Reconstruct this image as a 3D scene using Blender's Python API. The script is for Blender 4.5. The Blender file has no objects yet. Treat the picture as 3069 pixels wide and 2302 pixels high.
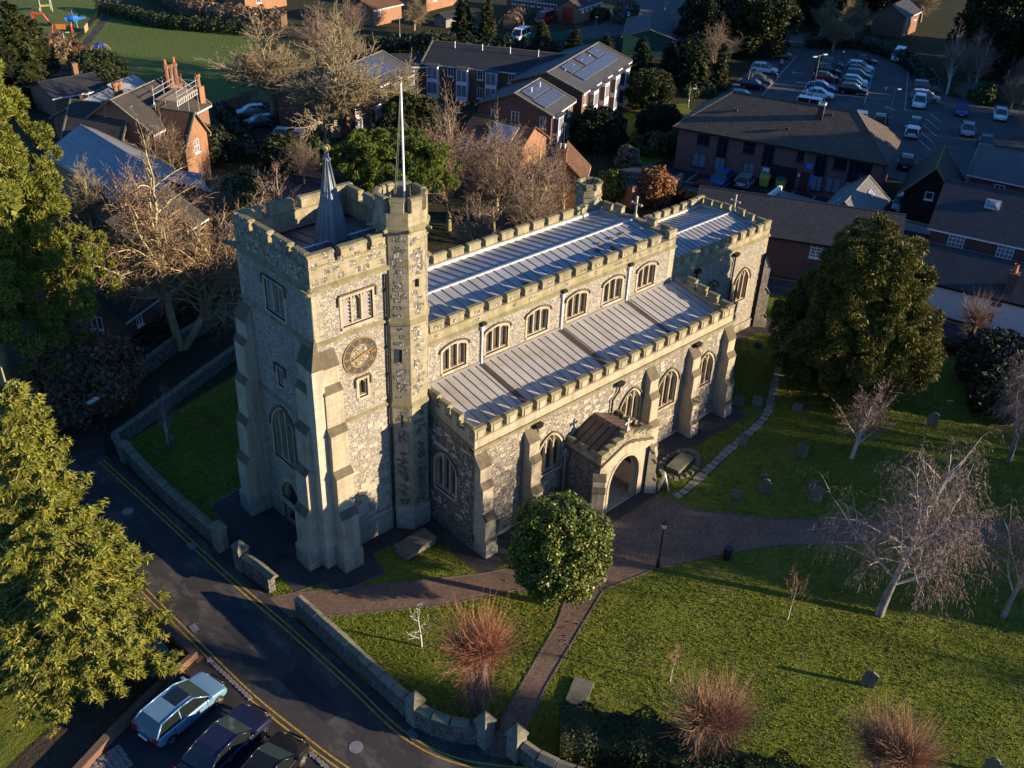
import bpy, bmesh, math, random
import numpy as np
from mathutils import Vector, Matrix
from mathutils.geometry import tessellate_polygon
random.seed(7)
SC = bpy.context.scene
COL = SC.collection
R = math.radians
# ------------------------------------------------------------------ camera
cam = bpy.data.objects.new('camera', bpy.data.cameras.new('camera'))
COL.objects.link(cam)
cam.data.sensor_width = 36.0
cam.data.lens = 34.139
cam.data.clip_start = 0.5
cam.data.clip_end = 3000.0
cam.matrix_world = Matrix(((0.73330816, 0.33778785, -0.59004958, -20.782),
                           (-0.67884613, 0.41198107, -0.60781537, -34.849),
                           (0.03777661, 0.84626885, 0.53141506, 36.498),
                           (0, 0, 0, 1)))
SC.camera = cam
SC.render.resolution_x, SC.render.resolution_y = 1024, 768
# ------------------------------------------------------------------ sky and sun
SUN_EL, SUN_ROT = 12.8, 147.0
world = bpy.data.worlds.new("World")
SC.world = world
world.use_nodes = True
_nt = world.node_tree
_bg = _nt.nodes['Background']
_sky = _nt.nodes.new('ShaderNodeTexSky')
_sky.sky_type = 'NISHITA'
_sky.sun_disc = False
_sky.sun_elevation = R(SUN_EL)
_sky.sun_rotation = R(SUN_ROT)
_sky.air_density = 1.0
_sky.dust_density = 0.2
_sky.ozone_density = 7.0
_nt.links.new(_sky.outputs[0], _bg.inputs[0])
_bg.inputs[1].default_value = 0.105
sun = bpy.data.objects.new('sun', bpy.data.lights.new('sun', 'SUN'))
COL.objects.link(sun)
sun.data.energy = 5.0
sun.data.angle = R(0.55)
sun.data.color = (1.0, 0.78, 0.51)
_sd = Vector((math.sin(R(SUN_ROT)) * math.cos(R(SUN_EL)), math.cos(R(SUN_ROT)) * math.cos(R(SUN_EL)), math.sin(R(SUN_EL))))
sun.rotation_euler = _sd.to_track_quat('Z', 'Y').to_euler()
sun.location = (60, -90, 60)
SC.view_settings.view_transform = 'Standard'
SC.view_settings.look = 'None'
SC.view_settings.gamma = 1.0
SC.view_settings.use_curve_mapping = False
SC.view_settings.exposure = 1.28
SC.cycles.max_bounces = 6
SC.cycles.diffuse_bounces = 3
SC.cycles.glossy_bounces = 2
SC.cycles.transmission_bounces = 2
SC.cycles.transparent_max_bounces = 4
SC.cycles.use_denoising = True
try:
    SC.cycles.use_adaptive_sampling = True
except Exception:
    pass

# ------------------------------------------------------------------ materials
class NT:
    def __init__(s, name):
        s.m = bpy.data.materials.new(name)
        s.m.use_nodes = True
        s.t = s.m.node_tree
        s.b = s.t.nodes['Principled BSDF']
        s.b.inputs['Specular IOR Level'].default_value = 0.25
    def n(s, typ, **kw):
        x = s.t.nodes.new(typ)
        for k, v in kw.items():
            setattr(x, k, v)
        return x
    def l(s, a, b):
        s.t.links.new(a, b)
    def put(s, sock, v):
        if hasattr(v, 'is_output') or isinstance(v, bpy.types.NodeSocket):
            s.l(v, sock)
        elif isinstance(v, (tuple, list)) and len(v) == 3 and sock.type == 'RGBA':
            sock.default_value = (*v, 1)
        else:
            sock.default_value = v
    def pos(s):
        return s.n('ShaderNodeNewGeometry').outputs['Position']
    def obj(s):
        return s.n('ShaderNodeTexCoord').outputs['Object']
    def uv(s):
        return s.n('ShaderNodeTexCoord').outputs['UV']
    def island(s):
        return s.n('ShaderNodeNewGeometry').outputs['Random Per Island']
    def orand(s):
        return s.n('ShaderNodeObjectInfo').outputs['Random']
    def scale(s, v, sc):
        x = s.n('ShaderNodeMapping')
        x.inputs['Scale'].default_value = sc
        s.l(v, x.inputs['Vector'])
        return x.outputs[0]
    def noise(s, v, sc, det=3, rough=0.6):
        x = s.n('ShaderNodeTexNoise')
        x.inputs['Scale'].default_value = sc
        x.inputs['Detail'].default_value = det
        x.inputs['Roughness'].default_value = rough
        s.l(v, x.inputs['Vector'])
        return x.outputs['Fac']
    def vor(s, v, sc, out='Color', feature='F1', rnd=1.0):
        x = s.n('ShaderNodeTexVoronoi', feature=feature)
        x.inputs['Scale'].default_value = sc
        x.inputs['Randomness'].default_value = rnd
        s.l(v, x.inputs['Vector'])
        return x.outputs[out]
    def brick(s, v, c1, c2, cm, w=0.225, h=0.075, mortar=0.012, off=0.5, bias=0.0):
        x = s.n('ShaderNodeTexBrick')
        x.offset = off
        for k, c in (('Color1', c1), ('Color2', c2), ('Mortar', cm)):
            x.inputs[k].default_value = (*c, 1)
        x.inputs['Scale'].default_value = 1.0
        x.inputs['Brick Width'].default_value = w
        x.inputs['Row Height'].default_value = h
        x.inputs['Mortar Size'].default_value = mortar
        x.inputs['Mortar Smooth'].default_value = 0.2
        x.inputs['Bias'].default_value = bias
        s.l(v, x.inputs['Vector'])
        return x.outputs['Color'], x.outputs['Fac']
    def ramp(s, f, stops, interp='LINEAR'):
        x = s.n('ShaderNodeValToRGB')
        x.color_ramp.interpolation = interp
        e = x.color_ramp.elements
        while len(e) < len(stops):
            e.new(0.5)
        for k, (p, c) in enumerate(stops):
            e[k].position = p
            e[k].color = (*c, 1) if isinstance(c, (tuple, list)) else (c, c, c, 1)
        s.l(f, x.inputs[0])
        return x.outputs[0]
    def mix(s, f, a, b, mode='MIX'):
        x = s.n('ShaderNodeMix', data_type='RGBA', blend_type=mode)
        s.put(x.inputs[0], f)
        s.put(x.inputs[6], a)
        s.put(x.inputs[7], b)
        return x.outputs[2]
    def math(s, op, a, b=0.0):
        x = s.n('ShaderNodeMath', operation=op)
        s.put(x.inputs[0], a)
        s.put(x.inputs[1], b)
        return x.outputs[0]
    def bump(s, h, st=0.5, d=0.02):
        x = s.n('ShaderNodeBump')
        x.inputs['Strength'].default_value = st
        x.inputs['Distance'].default_value = d
        s.l(h, x.inputs['Height'])
        s.l(x.outputs[0], s.b.inputs['Normal'])
    def out(s, col, rough=0.85, metal=0.0, spec=None):
        s.put(s.b.inputs['Base Color'], col)
        s.put(s.b.inputs['Roughness'], rough)
        s.b.inputs['Metallic'].default_value = metal
        if spec is not None:
            s.b.inputs['Specular IOR Level'].default_value = spec
        return s.m

M = {}
def plain(name, col, rough=0.7, metal=0.0, spec=0.3, var=0.12, sc=3.0):
    t = NT(name)
    o = t.obj()
    f = t.noise(o, sc, 4)
    lo = tuple(c * (1 - var * 2) for c in col)
    hi = tuple(min(1, c * (1 + var)) for c in col)
    M[name] = t.out(t.ramp(f, [(0.3, lo), (0.7, hi)]), rough, metal, spec)
    return M[name]

def stone(name, base, dark, moss=None, jw=0.55, jh=0.3, joint=0.35):
    t = NT(name)
    p = t.pos()
    u = t.uv()
    n1 = t.noise(p, 1.1, 5, 0.65)
    n2 = t.noise(p, 9.0, 4, 0.7)
    c = t.ramp(n1, [(0.28, dark), (0.52, base), (0.75, tuple(min(1, k * 1.18) for k in base))])
    c = t.mix(0.35, c, t.ramp(n2, [(0.3, tuple(k * 0.55 for k in base)), (0.7, tuple(min(1, k * 1.15) for k in base))]))
    st = t.noise(t.scale(p, (1.6, 1.6, 0.13)), 1.3, 5, 0.7)
    c = t.mix(t.ramp(st, [(0.50, 0.0), (0.68, 0.55)]), c, tuple(k * 0.62 for k in dark))
    bc, bf = t.brick(u, (0.85,) * 3, (1.12,) * 3, (0.55,) * 3, jw, jh, 0.012)
    c = t.mix(joint, c, t.mix(1.0, c, bc, 'MULTIPLY'))
    c = t.mix(t.math('MULTIPLY', t.orand(), 0.35), c, t.mix(1.0, c, (0.72, 0.70, 0.66), 'MULTIPLY'))
    if moss:
        c = t.mix(t.ramp(t.noise(p, 2.3, 5), [(0.45, 0.0), (0.68, 0.75)]), c, moss)
    t.bump(t.math('ADD', t.math('MULTIPLY', n2, 0.6), t.math('MULTIPLY', bf, -0.5)), 0.5, 0.02)
    M[name] = t.out(c, 0.92, 0, 0.15)

def flint(name, pale, mid, dark, sc=7.5, pm=0.4, stain=0.35):
    t = NT(name)
    p = t.pos()
    u = t.uv()
    col = t.vor(p, sc, 'Color')
    d = t.vor(p, sc, 'Distance', 'DISTANCE_TO_EDGE')
    sep = t.n('ShaderNodeSeparateColor')
    t.l(col, sep.inputs[0])
    flints = t.ramp(sep.outputs[0], [(0.0, dark), (0.3, tuple(k * 1.3 for k in dark)), (0.45, mid), (0.75, tuple(k * 1.25 for k in mid)), (0.82, pale), (1.0, tuple(min(1, k * 1.15) for k in pale))], 'CONSTANT')
    n = t.noise(p, 0.55, 5, 0.6)
    mort = t.ramp(t.noise(p, 4, 3), [(0.3, tuple(k * 0.75 for k in pale)), (0.7, pale)])
    c = t.mix(t.ramp(d, [(0.02, 1.0), (0.10, 0.0)]), flints, t.mix(pm, mid, mort))
    c = t.mix(t.ramp(n, [(0.3, stain), (0.6, 0.0)]), c, tuple(k * 0.6 for k in mid))
    st = t.noise(t.scale(p, (1.4, 1.4, 0.11)), 1.1, 5, 0.7)
    c = t.mix(t.ramp(st, [(0.52, 0.0), (0.70, 0.5)]), c, tuple(k * 0.5 for k in mid))
    c = t.mix(t.ramp(t.noise(p, 1.7, 4), [(0.58, 0.0), (0.72, 0.5)]), c, tuple(k * 0.95 for k in pale))
    t.bump(t.ramp(d, [(0.0, 0.0), (0.15, 1.0)]), 0.8, 0.03)
    M[name] = t.out(c, 0.75, 0, 0.3)

flint('flint_tower', (0.44, 0.405, 0.34), (0.30, 0.28, 0.24), (0.17, 0.158, 0.14), 12.0, .5, .25)
flint('flint_aisle', (0.44, 0.395, 0.315), (0.27, 0.245, 0.20), (0.12, 0.11, 0.095), 10.0, 0.4, 0.45)
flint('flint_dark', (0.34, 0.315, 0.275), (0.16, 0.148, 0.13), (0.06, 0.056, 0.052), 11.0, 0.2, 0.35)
flint('flint_knapped', (0.46, 0.43, 0.38), (0.19, 0.18, 0.16), (0.07, 0.065, 0.06), 9.0, 0.3, 0.1)
flint('flint_wall', (0.22, 0.21, 0.18), (0.13, 0.125, 0.11), (0.05, 0.048, 0.045), 9.0, 0.35, 0.4)
stone('ashlar', (0.405, 0.355, 0.265), (0.25, 0.22, 0.165))
stone('ashlar_old', (0.33, 0.29, 0.205), (0.16, 0.145, 0.098), (0.165, 0.155, 0.07))
stone('ashlar_pale', (0.45, 0.41, 0.33), (0.32, 0.29, 0.23))
stone('coping_moss', (0.235, 0.21, 0.13), (0.115, 0.105, 0.065), (0.14, 0.135, 0.06), 0.9, 0.5, 0.2)
stone('weathering', (0.14, 0.12, 0.085), (0.06, 0.052, 0.04), (0.10, 0.085, 0.05), 0.9, 0.5, 0.2)
stone('plinth', (0.33, 0.305, 0.255), (0.18, 0.165, 0.135), None, 0.5, 0.24, 0.8)
stone('grave', (0.165, 0.158, 0.13), (0.08, 0.077, 0.063), (0.11, 0.12, 0.07), 3, 3, 0.0)
stone('wall_coping', (0.19, 0.18, 0.145), (0.10, 0.095, 0.075), (0.13, 0.14, 0.07), 3, 3, 0.0)
stone('pier_stone', (0.24, 0.225, 0.185), (0.13, 0.12, 0.10), None, 0.34, 0.16, 0.8)
stone('flagstone', (0.26, 0.245, 0.21), (0.15, 0.14, 0.12), None, 3, 3, 0.0)

def lead(name, base, brown, seam=None, rough=0.42, amt=0.25):
    t = NT(name)
    p = t.pos()
    n1 = t.noise(t.scale(p, (0.5, 0.14, 0.5)), 1.6, 5, 0.65)
    n2 = t.noise(p, 6, 4)
    c = t.ramp(n1, [(0.28, tuple(k * 0.72 for k in base)), (0.5, base), (0.72, tuple(k * 1.18 for k in base))])
    c = t.mix(t.math('MULTIPLY', t.orand(), 0.45), c, tuple(k * 0.72 for k in base))
    c = t.mix(t.ramp(t.noise(p, 0.7, 4), [(0.56, 0.0), (0.72, amt)]), c, brown)
    t.bump(n2, 0.25, 0.02)
    M[name] = t.out(c, t.ramp(n2, [(0.3, rough - 0.07), (0.7, rough + 0.12)]), 0.25, 0.4)
lead('lead_nave', (0.34, 0.345, 0.355), (0.30, 0.25, 0.19), None, 0.55)
lead('lead_aisle', (0.415, 0.40, 0.375), (0.29, 0.22, 0.14), None, 0.6, 0.5)
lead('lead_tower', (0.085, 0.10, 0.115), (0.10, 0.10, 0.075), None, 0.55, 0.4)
lead('lead_spire', (0.19, 0.215, 0.245), (0.30, 0.29, 0.25), None, 0.45, 0.3)
lead('copper_brown', (0.085, 0.058, 0.05), (0.05, 0.04, 0.035), None, 0.4)
lead('seam_dark', (0.20, 0.195, 0.19), (0.10, 0.08, 0.06), None, 0.5)
lead('flashing', (0.52, 0.53, 0.54), (0.4, 0.38, 0.33), None, 0.5)

def brickmat(name, c1, c2, cm, w=0.225, h=0.075, mortar=0.012, rough=0.9, stain=0.35, b=0.4):
    t = NT(name)
    u = t.uv()
    o = t.obj()
    c, f = t.brick(u, c1, c2, cm, w, h, mortar)
    n = t.noise(o, 0.8, 5, 0.65)
    c = t.mix(t.ramp(n, [(0.3, stain), (0.65, 0.0)]), c, tuple(k * 0.45 for k in c1))
    n2 = t.noise(o, 14, 3)
    c = t.mix(0.3, c, t.mix(1.0, c, t.ramp(n2, [(0.3, 0.5), (0.7, 1.3)]), 'MULTIPLY'))
    t.bump(f, -b, 0.02)
    M[name] = t.out(c, rough, 0, 0.2)
brickmat('brick_red', (0.185, 0.075, 0.045), (0.24, 0.10, 0.06), (0.22, 0.17, 0.13))
brickmat('brick_brown', (0.155, 0.065, 0.043), (0.20, 0.088, 0.055), (0.17, 0.13, 0.10))
brickmat('brick_dark', (0.115, 0.055, 0.045), (0.15, 0.072, 0.055), (0.12, 0.10, 0.09))
brickmat('brick_orange', (0.26, 0.115, 0.058), (0.32, 0.145, 0.072), (0.27, 0.2, 0.14))
brickmat('brick_pink', (0.17, 0.075, 0.062), (0.22, 0.10, 0.08), (0.15, 0.12, 0.11), 0.3, 0.1)
brickmat('path_brick', (0.165, 0.108, 0.078), (0.26, 0.172, 0.122), (0.07, 0.055, 0.045), 0.21, 0.105, 0.014, 0.85, 0.5, 0.9)
brickmat('path_brick_dark', (0.115, 0.075, 0.06), (0.155, 0.10, 0.08), (0.06, 0.05, 0.045), 0.21, 0.105, 0.014, 0.85, 0.5, 0.9)
brickmat('verge_brick', (0.16, 0.10, 0.065), (0.21, 0.13, 0.085), (0.09, 0.075, 0.06), 0.21, 0.105, 0.014, 0.85, 0.5, 0.8)
brickmat('slate', (0.040, 0.043, 0.050), (0.055, 0.059, 0.067), (0.022, 0.022, 0.025), 0.28, 0.22, 0.014, 0.6, 0.3, 0.8)
brickmat('slate_grey', (0.115, 0.12, 0.125), (0.15, 0.155, 0.16), (0.06, 0.06, 0.06), 0.3, 0.22, 0.014, 0.6, 0.3, 0.7)
brickmat('tile_brown', (0.082, 0.068, 0.055), (0.115, 0.093, 0.073), (0.03, 0.027, 0.025), 0.33, 0.34, 0.025, 0.8, 0.25, 0.9)
brickmat('tile_clay', (0.115, 0.055, 0.033), (0.16, 0.08, 0.045), (0.09, 0.06, 0.04), 0.17, 0.11, 0.014, 0.85, 0.5, 0.8)
brickmat('tile_dark', (0.052, 0.047, 0.045), (0.072, 0.065, 0.06), (0.025, 0.025, 0.025), 0.2, 0.15, 0.014, 0.8, 0.4, 0.8)
brickmat('sunlit_verge', (0.22, 0.155, 0.07), (0.27, 0.19, 0.09), (0.12, 0.09, 0.05), 0.17, 0.11, 0.014, 0.85, 0.5, 0.8)  # barn bargeboard: the sunlight on it is put into this gold colour
brickmat('felt_roof', (0.062, 0.066, 0.074), (0.075, 0.079, 0.088), (0.045, 0.045, 0.05), 0.9, 0.33, 0.012, 0.75, 0.3, 0.5)
brickmat('felt_dark', (0.030, 0.032, 0.037), (0.038, 0.040, 0.046), (0.02, 0.02, 0.024), 0.9, 0.33, 0.012, 0.75, 0.3, 0.5)
brickmat('metal_roof', (0.26, 0.275, 0.29), (0.30, 0.315, 0.33), (0.13, 0.14, 0.15), 30.0, 0.4, 0.03, 0.45, 0.2, 0.9)
brickmat('hall_roof', (0.20, 0.21, 0.23), (0.25, 0.26, 0.28), (0.10, 0.105, 0.115), 40.0, 0.28, 0.03, 0.5, 0.3, 0.9)
brickmat('boards', (0.10, 0.085, 0.07), (0.14, 0.12, 0.095), (0.04, 0.035, 0.03), 3.0, 0.16, 0.015, 0.8, 0.3, 0.6)
brickmat('boards_black', (0.014, 0.013, 0.013), (0.02, 0.018, 0.018), (0.006, 0.006, 0.006), 3.0, 0.2, 0.015, 0.8, 0.3, 0.6)

# ground surfaces
def grassmat(name, c1, c2, c3, sc=1.0, worn=None):
    t = NT(name)
    p = t.pos()
    n1 = t.noise(p, 0.16 * sc, 5, 0.6)
    n2 = t.noise(p, 3.4 * sc, 4, 0.65)
    n3 = t.noise(p, 11 * sc, 3, 0.7)
    c = t.ramp(n1, [(0.3, c1), (0.5, c2), (0.72, c3)])
    c = t.mix(0.55, c, t.ramp(n2, [(0.3, tuple(k * 0.5 for k in c2)), (0.7, tuple(k * 1.25 for k in c3))]))
    if worn:
        w = t.noise(p, 0.42, 5, 0.7)
        c = t.mix(t.ramp(w, [(0.55, 0.0), (0.70, 0.6)]), c, worn)
        c = t.mix(t.ramp(t.noise(p, 0.9, 4), [(0.34, 0.55), (0.46, 0.0)]), c, (0.035, 0.075, 0.014))
    t.bump(t.math('ADD', n2, t.math('MULTIPLY', n3, 0.7)), 1.0, 0.12)
    M[name] = t.out(c, 0.95, 0, 0.08)
grassmat('grass', (0.070, 0.105, 0.012), (0.115, 0.15, 0.018), (0.165, 0.17, 0.030), worn=(0.15, 0.125, 0.06))
grassmat('grass_field', (0.085, 0.125, 0.03), (0.10, 0.14, 0.036), (0.115, 0.15, 0.04), 0.6)
grassmat('rough_ground', (0.030, 0.034, 0.016), (0.042, 0.045, 0.02), (0.055, 0.050, 0.026), 0.7)
grassmat('soil', (0.040, 0.030, 0.022), (0.058, 0.044, 0.031), (0.078, 0.062, 0.045), 1.0)

def asphalt(name, a, b, worn=(0.13, 0.115, 0.10), amt=0.6):
    t = NT(name)
    p = t.pos()
    n1 = t.noise(p, 0.35, 6, 0.7)
    n2 = t.noise(t.scale(p, (1.0, 0.45, 1)), 0.9, 6, 0.72)
    n3 = t.noise(p, 40, 2)
    c = t.ramp(n1, [(0.3, a), (0.7, b)])
    c = t.mix(t.ramp(n2, [(0.49, 0.0), (0.62, amt)]), c, worn)
    c = t.mix(0.25, c, t.mix(1.0, c, t.ramp(n3, [(0.3, 0.5), (0.7, 1.5)]), 'MULTIPLY'))
    t.bump(n3, 0.3, 0.01)
    M[name] = t.out(c, 0.92, 0, 0.12)
asphalt('asphalt', (0.036, 0.035, 0.037), (0.060, 0.058, 0.058), (0.13, 0.12, 0.106), 0.6)
asphalt('asphalt_dark', (0.026, 0.026, 0.029), (0.040, 0.040, 0.042), (0.06, 0.058, 0.055), 0.4)
asphalt('car_park', (0.062, 0.063, 0.067), (0.085, 0.085, 0.088), (0.13, 0.125, 0.12), 0.5)
asphalt('apron', (0.040, 0.038, 0.039), (0.058, 0.054, 0.052), (0.08, 0.075, 0.068), 0.4)
plain('yellow_paint', (0.42, 0.27, 0.035), 0.8, var=0.25, sc=6)
plain('white_paint', (0.62, 0.61, 0.58), 0.7, var=0.18, sc=5)
plain('line_white', (0.42, 0.42, 0.42), 0.8, var=0.25, sc=5)
plain('render_white', (0.70, 0.69, 0.68), 0.85, var=0.06, sc=1.2)
plain('trim_white', (0.74, 0.74, 0.74), 0.5, var=0.03)
plain('black_metal', (0.015, 0.015, 0.017), 0.4, 0.0, 0.5)
plain('grey_metal', (0.28, 0.29, 0.30), 0.45, 0.5)
plain('pale_metal', (0.50, 0.51, 0.52), 0.4, 0.3)
plain('gold', (0.38, 0.25, 0.075), 0.4, 0.4, 0.5)
plain('gilt_ball', (0.52, 0.37, 0.13), 0.4, 0.5, 0.5)
plain('clock_blue', (0.05, 0.052, 0.06), 0.5)
plain('louvre', (0.26, 0.235, 0.225), 0.6, 0.1)
plain('wood_dark', (0.05, 0.032, 0.022), 0.7)
plain('wood', (0.16, 0.10, 0.055), 0.8)
plain('wood_pale', (0.36, 0.27, 0.16), 0.8)
plain('window_blue', (0.025, 0.03, 0.10), 0.5)
plain('sign_blue', (0.02, 0.20, 0.62), 0.5)
plain('bin_yellow', (0.42, 0.40, 0.06), 0.5)
plain('bin_green', (0.02, 0.12, 0.09), 0.5)
plain('pot_red', (0.42, 0.14, 0.06), 0.8)
plain('fence_grey', (0.20, 0.19, 0.17), 0.85)
plain('green_sheet', (0.02, 0.085, 0.055), 0.6)
plain('door_red', (0.40, 0.025, 0.02), 0.45)
plain('play_red', (0.52, 0.04, 0.025), 0.5)
plain('play_blue', (0.02, 0.16, 0.50), 0.5)
plain('play_orange', (0.50, 0.17, 0.04), 0.5)
plain('rope_blue', (0.02, 0.04, 0.30), 0.6)
plain('sett', (0.20, 0.19, 0.18), 0.85, var=0.2, sc=8)
plain('mortar', (0.055, 0.05, 0.045), 0.95)
plain('panel_frame', (0.24, 0.25, 0.27), 0.4, 0.3)
plain('letter_gilt', (0.75, 0.52, 0.33), 0.5)
plain('edging', (0.12, 0.105, 0.09), 0.9, var=.25, sc=4)
plain('lamp_glass', (0.80, 0.80, 0.78), 0.3)
plain('render_cream', (0.55, 0.48, 0.38), 0.9, var=0.1)
plain('porch_plaster', (0.50, 0.43, 0.38), 0.9, var=0.1)
plain('curtain', (0.42, 0.42, 0.42), 0.9)
plain('skin', (0.45, 0.28, 0.2), 0.6)
plain('coat_dark', (0.02, 0.022, 0.03), 0.9)
plain('coat_pale', (0.35, 0.35, 0.36), 0.9)
def glassmat(name, col, rough=0.08, spec=0.6, dia=False):
    t = NT(name)
    c = col
    if dia:
        u = t.scale(t.uv(), (1, 1, 1))
        mp = t.n('ShaderNodeMapping')
        mp.inputs['Rotation'].default_value = (0, 0, R(45))
        t.l(t.uv(), mp.inputs['Vector'])
        bc, bf = t.brick(mp.outputs[0], tuple(k * 0.7 for k in col), tuple(k * 1.5 for k in col), (0.025, 0.025, 0.025), 0.12, 0.12, 0.012, 0.0)
        c = t.mix(t.ramp(t.noise(t.pos(), 3, 3), [(0.4, 0.0), (0.7, 0.6)]), bc, tuple(k * 2.2 for k in col))
        t.bump(t.noise(t.pos(), 12, 2), 0.35, 0.02)
    M[name] = t.out(c, rough, 0, spec)
glassmat('church_glass', (0.042, 0.038, 0.03), 0.25, 0.5, True)
glassmat('glass_dark', (0.012, 0.014, 0.018), 0.06, 0.7)
glassmat('glass_sky', (0.045, 0.06, 0.085), 0.08, 0.8)
glassmat('glass_curtain', (0.17, 0.19, 0.22), 0.2, 0.6)
glassmat('car_glass', (0.010, 0.013, 0.014), 0.04, 0.8)
glassmat('windscreen', (0.035, 0.055, 0.055), 0.05, 0.8)
glassmat('solar_cell', (0.055, 0.065, 0.10), 0.12, 0.7)
glassmat('lamp_lens', (0.26, 0.27, 0.28), 0.1, 0.6)
plain('tail_red', (0.35, 0.012, 0.012), 0.2, 0, 0.6)
plain('tyre', (0.018, 0.018, 0.018), 0.85)
plain('alloy', (0.45, 0.46, 0.47), 0.3, 0.7, 0.5)
def paint(name, col, metal=0.3):
    t = NT(name)
    t.b.inputs['Coat Weight'].default_value = 0.35
    t.b.inputs['Coat Roughness'].default_value = 0.06
    f = t.noise(t.obj(), 2.5, 4)
    M[name] = t.out(t.ramp(f, [(0.3, tuple(k * 0.86 for k in col)), (0.7, col)]), 0.4, metal, 0.4)
paint('paint_silverblue', (0.16, 0.31, 0.46), 0.3)
paint('paint_navy', (0.014, 0.018, 0.055))
paint('paint_black', (0.010, 0.010, 0.012))
paint('paint_white', (0.72, 0.73, 0.74), 0.0)
paint('paint_silver', (0.36, 0.38, 0.40), 0.6)
paint('paint_grey', (0.10, 0.105, 0.115), 0.4)
paint('paint_red', (0.38, 0.02, 0.018), 0.1)
paint('paint_blue', (0.02, 0.12, 0.42), 0.2)
paint('paint_royal', (0.015, 0.045, 0.26), 0.2)
paint('paint_olive', (0.30, 0.25, 0.06), 0.2)
paint('paint_darkred', (0.16, 0.012, 0.016), 0.2)

# vegetation
def bark(name, a, b, lich=None, sc=6):
    t = NT(name)
    p = t.pos()
    c = t.ramp(t.noise(t.scale(p, (1, 1, 0.25)), sc, 4), [(0.3, a), (0.7, b)])
    if lich:
        c = t.mix(t.ramp(t.noise(p, 1.4, 4), [(0.4, 0.0), (0.6, 0.8)]), c, lich)
    c = t.mix(t.math('MULTIPLY', t.island(), 0.4), c, tuple(k * 0.6 for k in a))
    M[name] = t.out(c, 0.9, 0, 0.12)
bark('bark_lime', (0.27, 0.235, 0.14), (0.44, 0.39, 0.235), (0.42, 0.40, 0.2))
bark('twig_lime', (0.19, 0.125, 0.08), (0.29, 0.20, 0.125))
bark('bark_oak', (0.22, 0.185, 0.11), (0.36, 0.31, 0.19), (0.34, 0.31, 0.14))
bark('twig_oak', (0.22, 0.175, 0.10), (0.33, 0.27, 0.165))
bark('twig_grey', (0.20, 0.14, 0.105), (0.31, 0.23, 0.17))
bark('bark_birch', (0.30, 0.28, 0.25), (0.62, 0.59, 0.54), (0.48, 0.46, 0.42))
bark('bark_birch_base', (0.03, 0.027, 0.023), (0.40, 0.38, 0.35), None, 3)
bark('twig_birch', (0.18, 0.13, 0.105), (0.27, 0.20, 0.165))
bark('bark_pollard', (0.20, 0.17, 0.12), (0.36, 0.31, 0.22))
bark('twig_red', (0.26, 0.115, 0.07), (0.41, 0.195, 0.115))
bark('twig_orange', (0.27, 0.15, 0.088), (0.40, 0.24, 0.145))
bark('bark_dark', (0.045, 0.035, 0.026), (0.09, 0.07, 0.05))
def leaf(name, a, b, c=None, rough=0.55, spec=0.2, trans=0.06):
    t = NT(name)
    r = t.island()
    col = t.ramp(r, [(0.0, a), (0.6, b), (1.0, c or tuple(k * 1.3 for k in b))])
    n = t.noise(t.pos(), 0.8, 4)
    col = t.mix(t.ramp(n, [(0.35, 0.45), (0.65, 0.0)]), col, tuple(k * 0.55 for k in a))
    M[name] = t.out(col, rough, 0, spec)
    if trans:
        d = t.n('ShaderNodeBsdfTranslucent')
        t.l(col, d.inputs[0])
        mx = t.n('ShaderNodeMixShader')
        mx.inputs[0].default_value = trans
        t.l(t.b.outputs[0], mx.inputs[1])
        t.l(d.outputs[0], mx.inputs[2])
        t.l(mx.outputs[0], t.t.nodes['Material Output'].inputs['Surface'])
leaf('leaf_yew', (0.050, 0.064, 0.012), (0.115, 0.112, 0.018), (0.19, 0.155, 0.03))
leaf('leaf_holly', (0.040, 0.070, 0.010), (0.10, 0.130, 0.014), (0.20, 0.20, 0.025), 0.42, 0.35)
leaf('leaf_spruce', (0.085, 0.105, 0.016), (0.19, 0.195, 0.028), (0.30, 0.27, 0.045))
leaf('leaf_pine', (0.080, 0.105, 0.016), (0.175, 0.19, 0.028), (0.26, 0.25, 0.04))
leaf('leaf_pine_dark', (0.050, 0.085, 0.014), (0.11, 0.15, 0.02), (0.19, 0.21, 0.03))
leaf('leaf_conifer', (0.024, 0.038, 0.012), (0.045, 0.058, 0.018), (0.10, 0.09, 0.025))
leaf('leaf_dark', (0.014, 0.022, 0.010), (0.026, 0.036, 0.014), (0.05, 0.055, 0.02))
leaf('leaf_shrub', (0.030, 0.050, 0.015), (0.055, 0.080, 0.02), (0.10, 0.12, 0.03))
leaf('leaf_beech', (0.15, 0.065, 0.022), (0.26, 0.125, 0.045), (0.36, 0.18, 0.07))
leaf('leaf_heather', (0.13, 0.085, 0.05), (0.20, 0.14, 0.085), (0.26, 0.19, 0.12))
leaf('leaf_hedge', (0.022, 0.035, 0.012), (0.040, 0.055, 0.016), (0.075, 0.085, 0.025))
leaf('leaf_grass', (0.105, 0.155, 0.014), (0.17, 0.215, 0.022), (0.25, 0.255, 0.042), 0.7, 0.15, 0.25)
leaf('leaf_litter', (0.10, 0.055, 0.03), (0.16, 0.09, 0.05), (0.22, 0.13, 0.07))
# ------------------------------------------------------------------ helpers
def V3(*a):
    return Vector(a)

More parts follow.
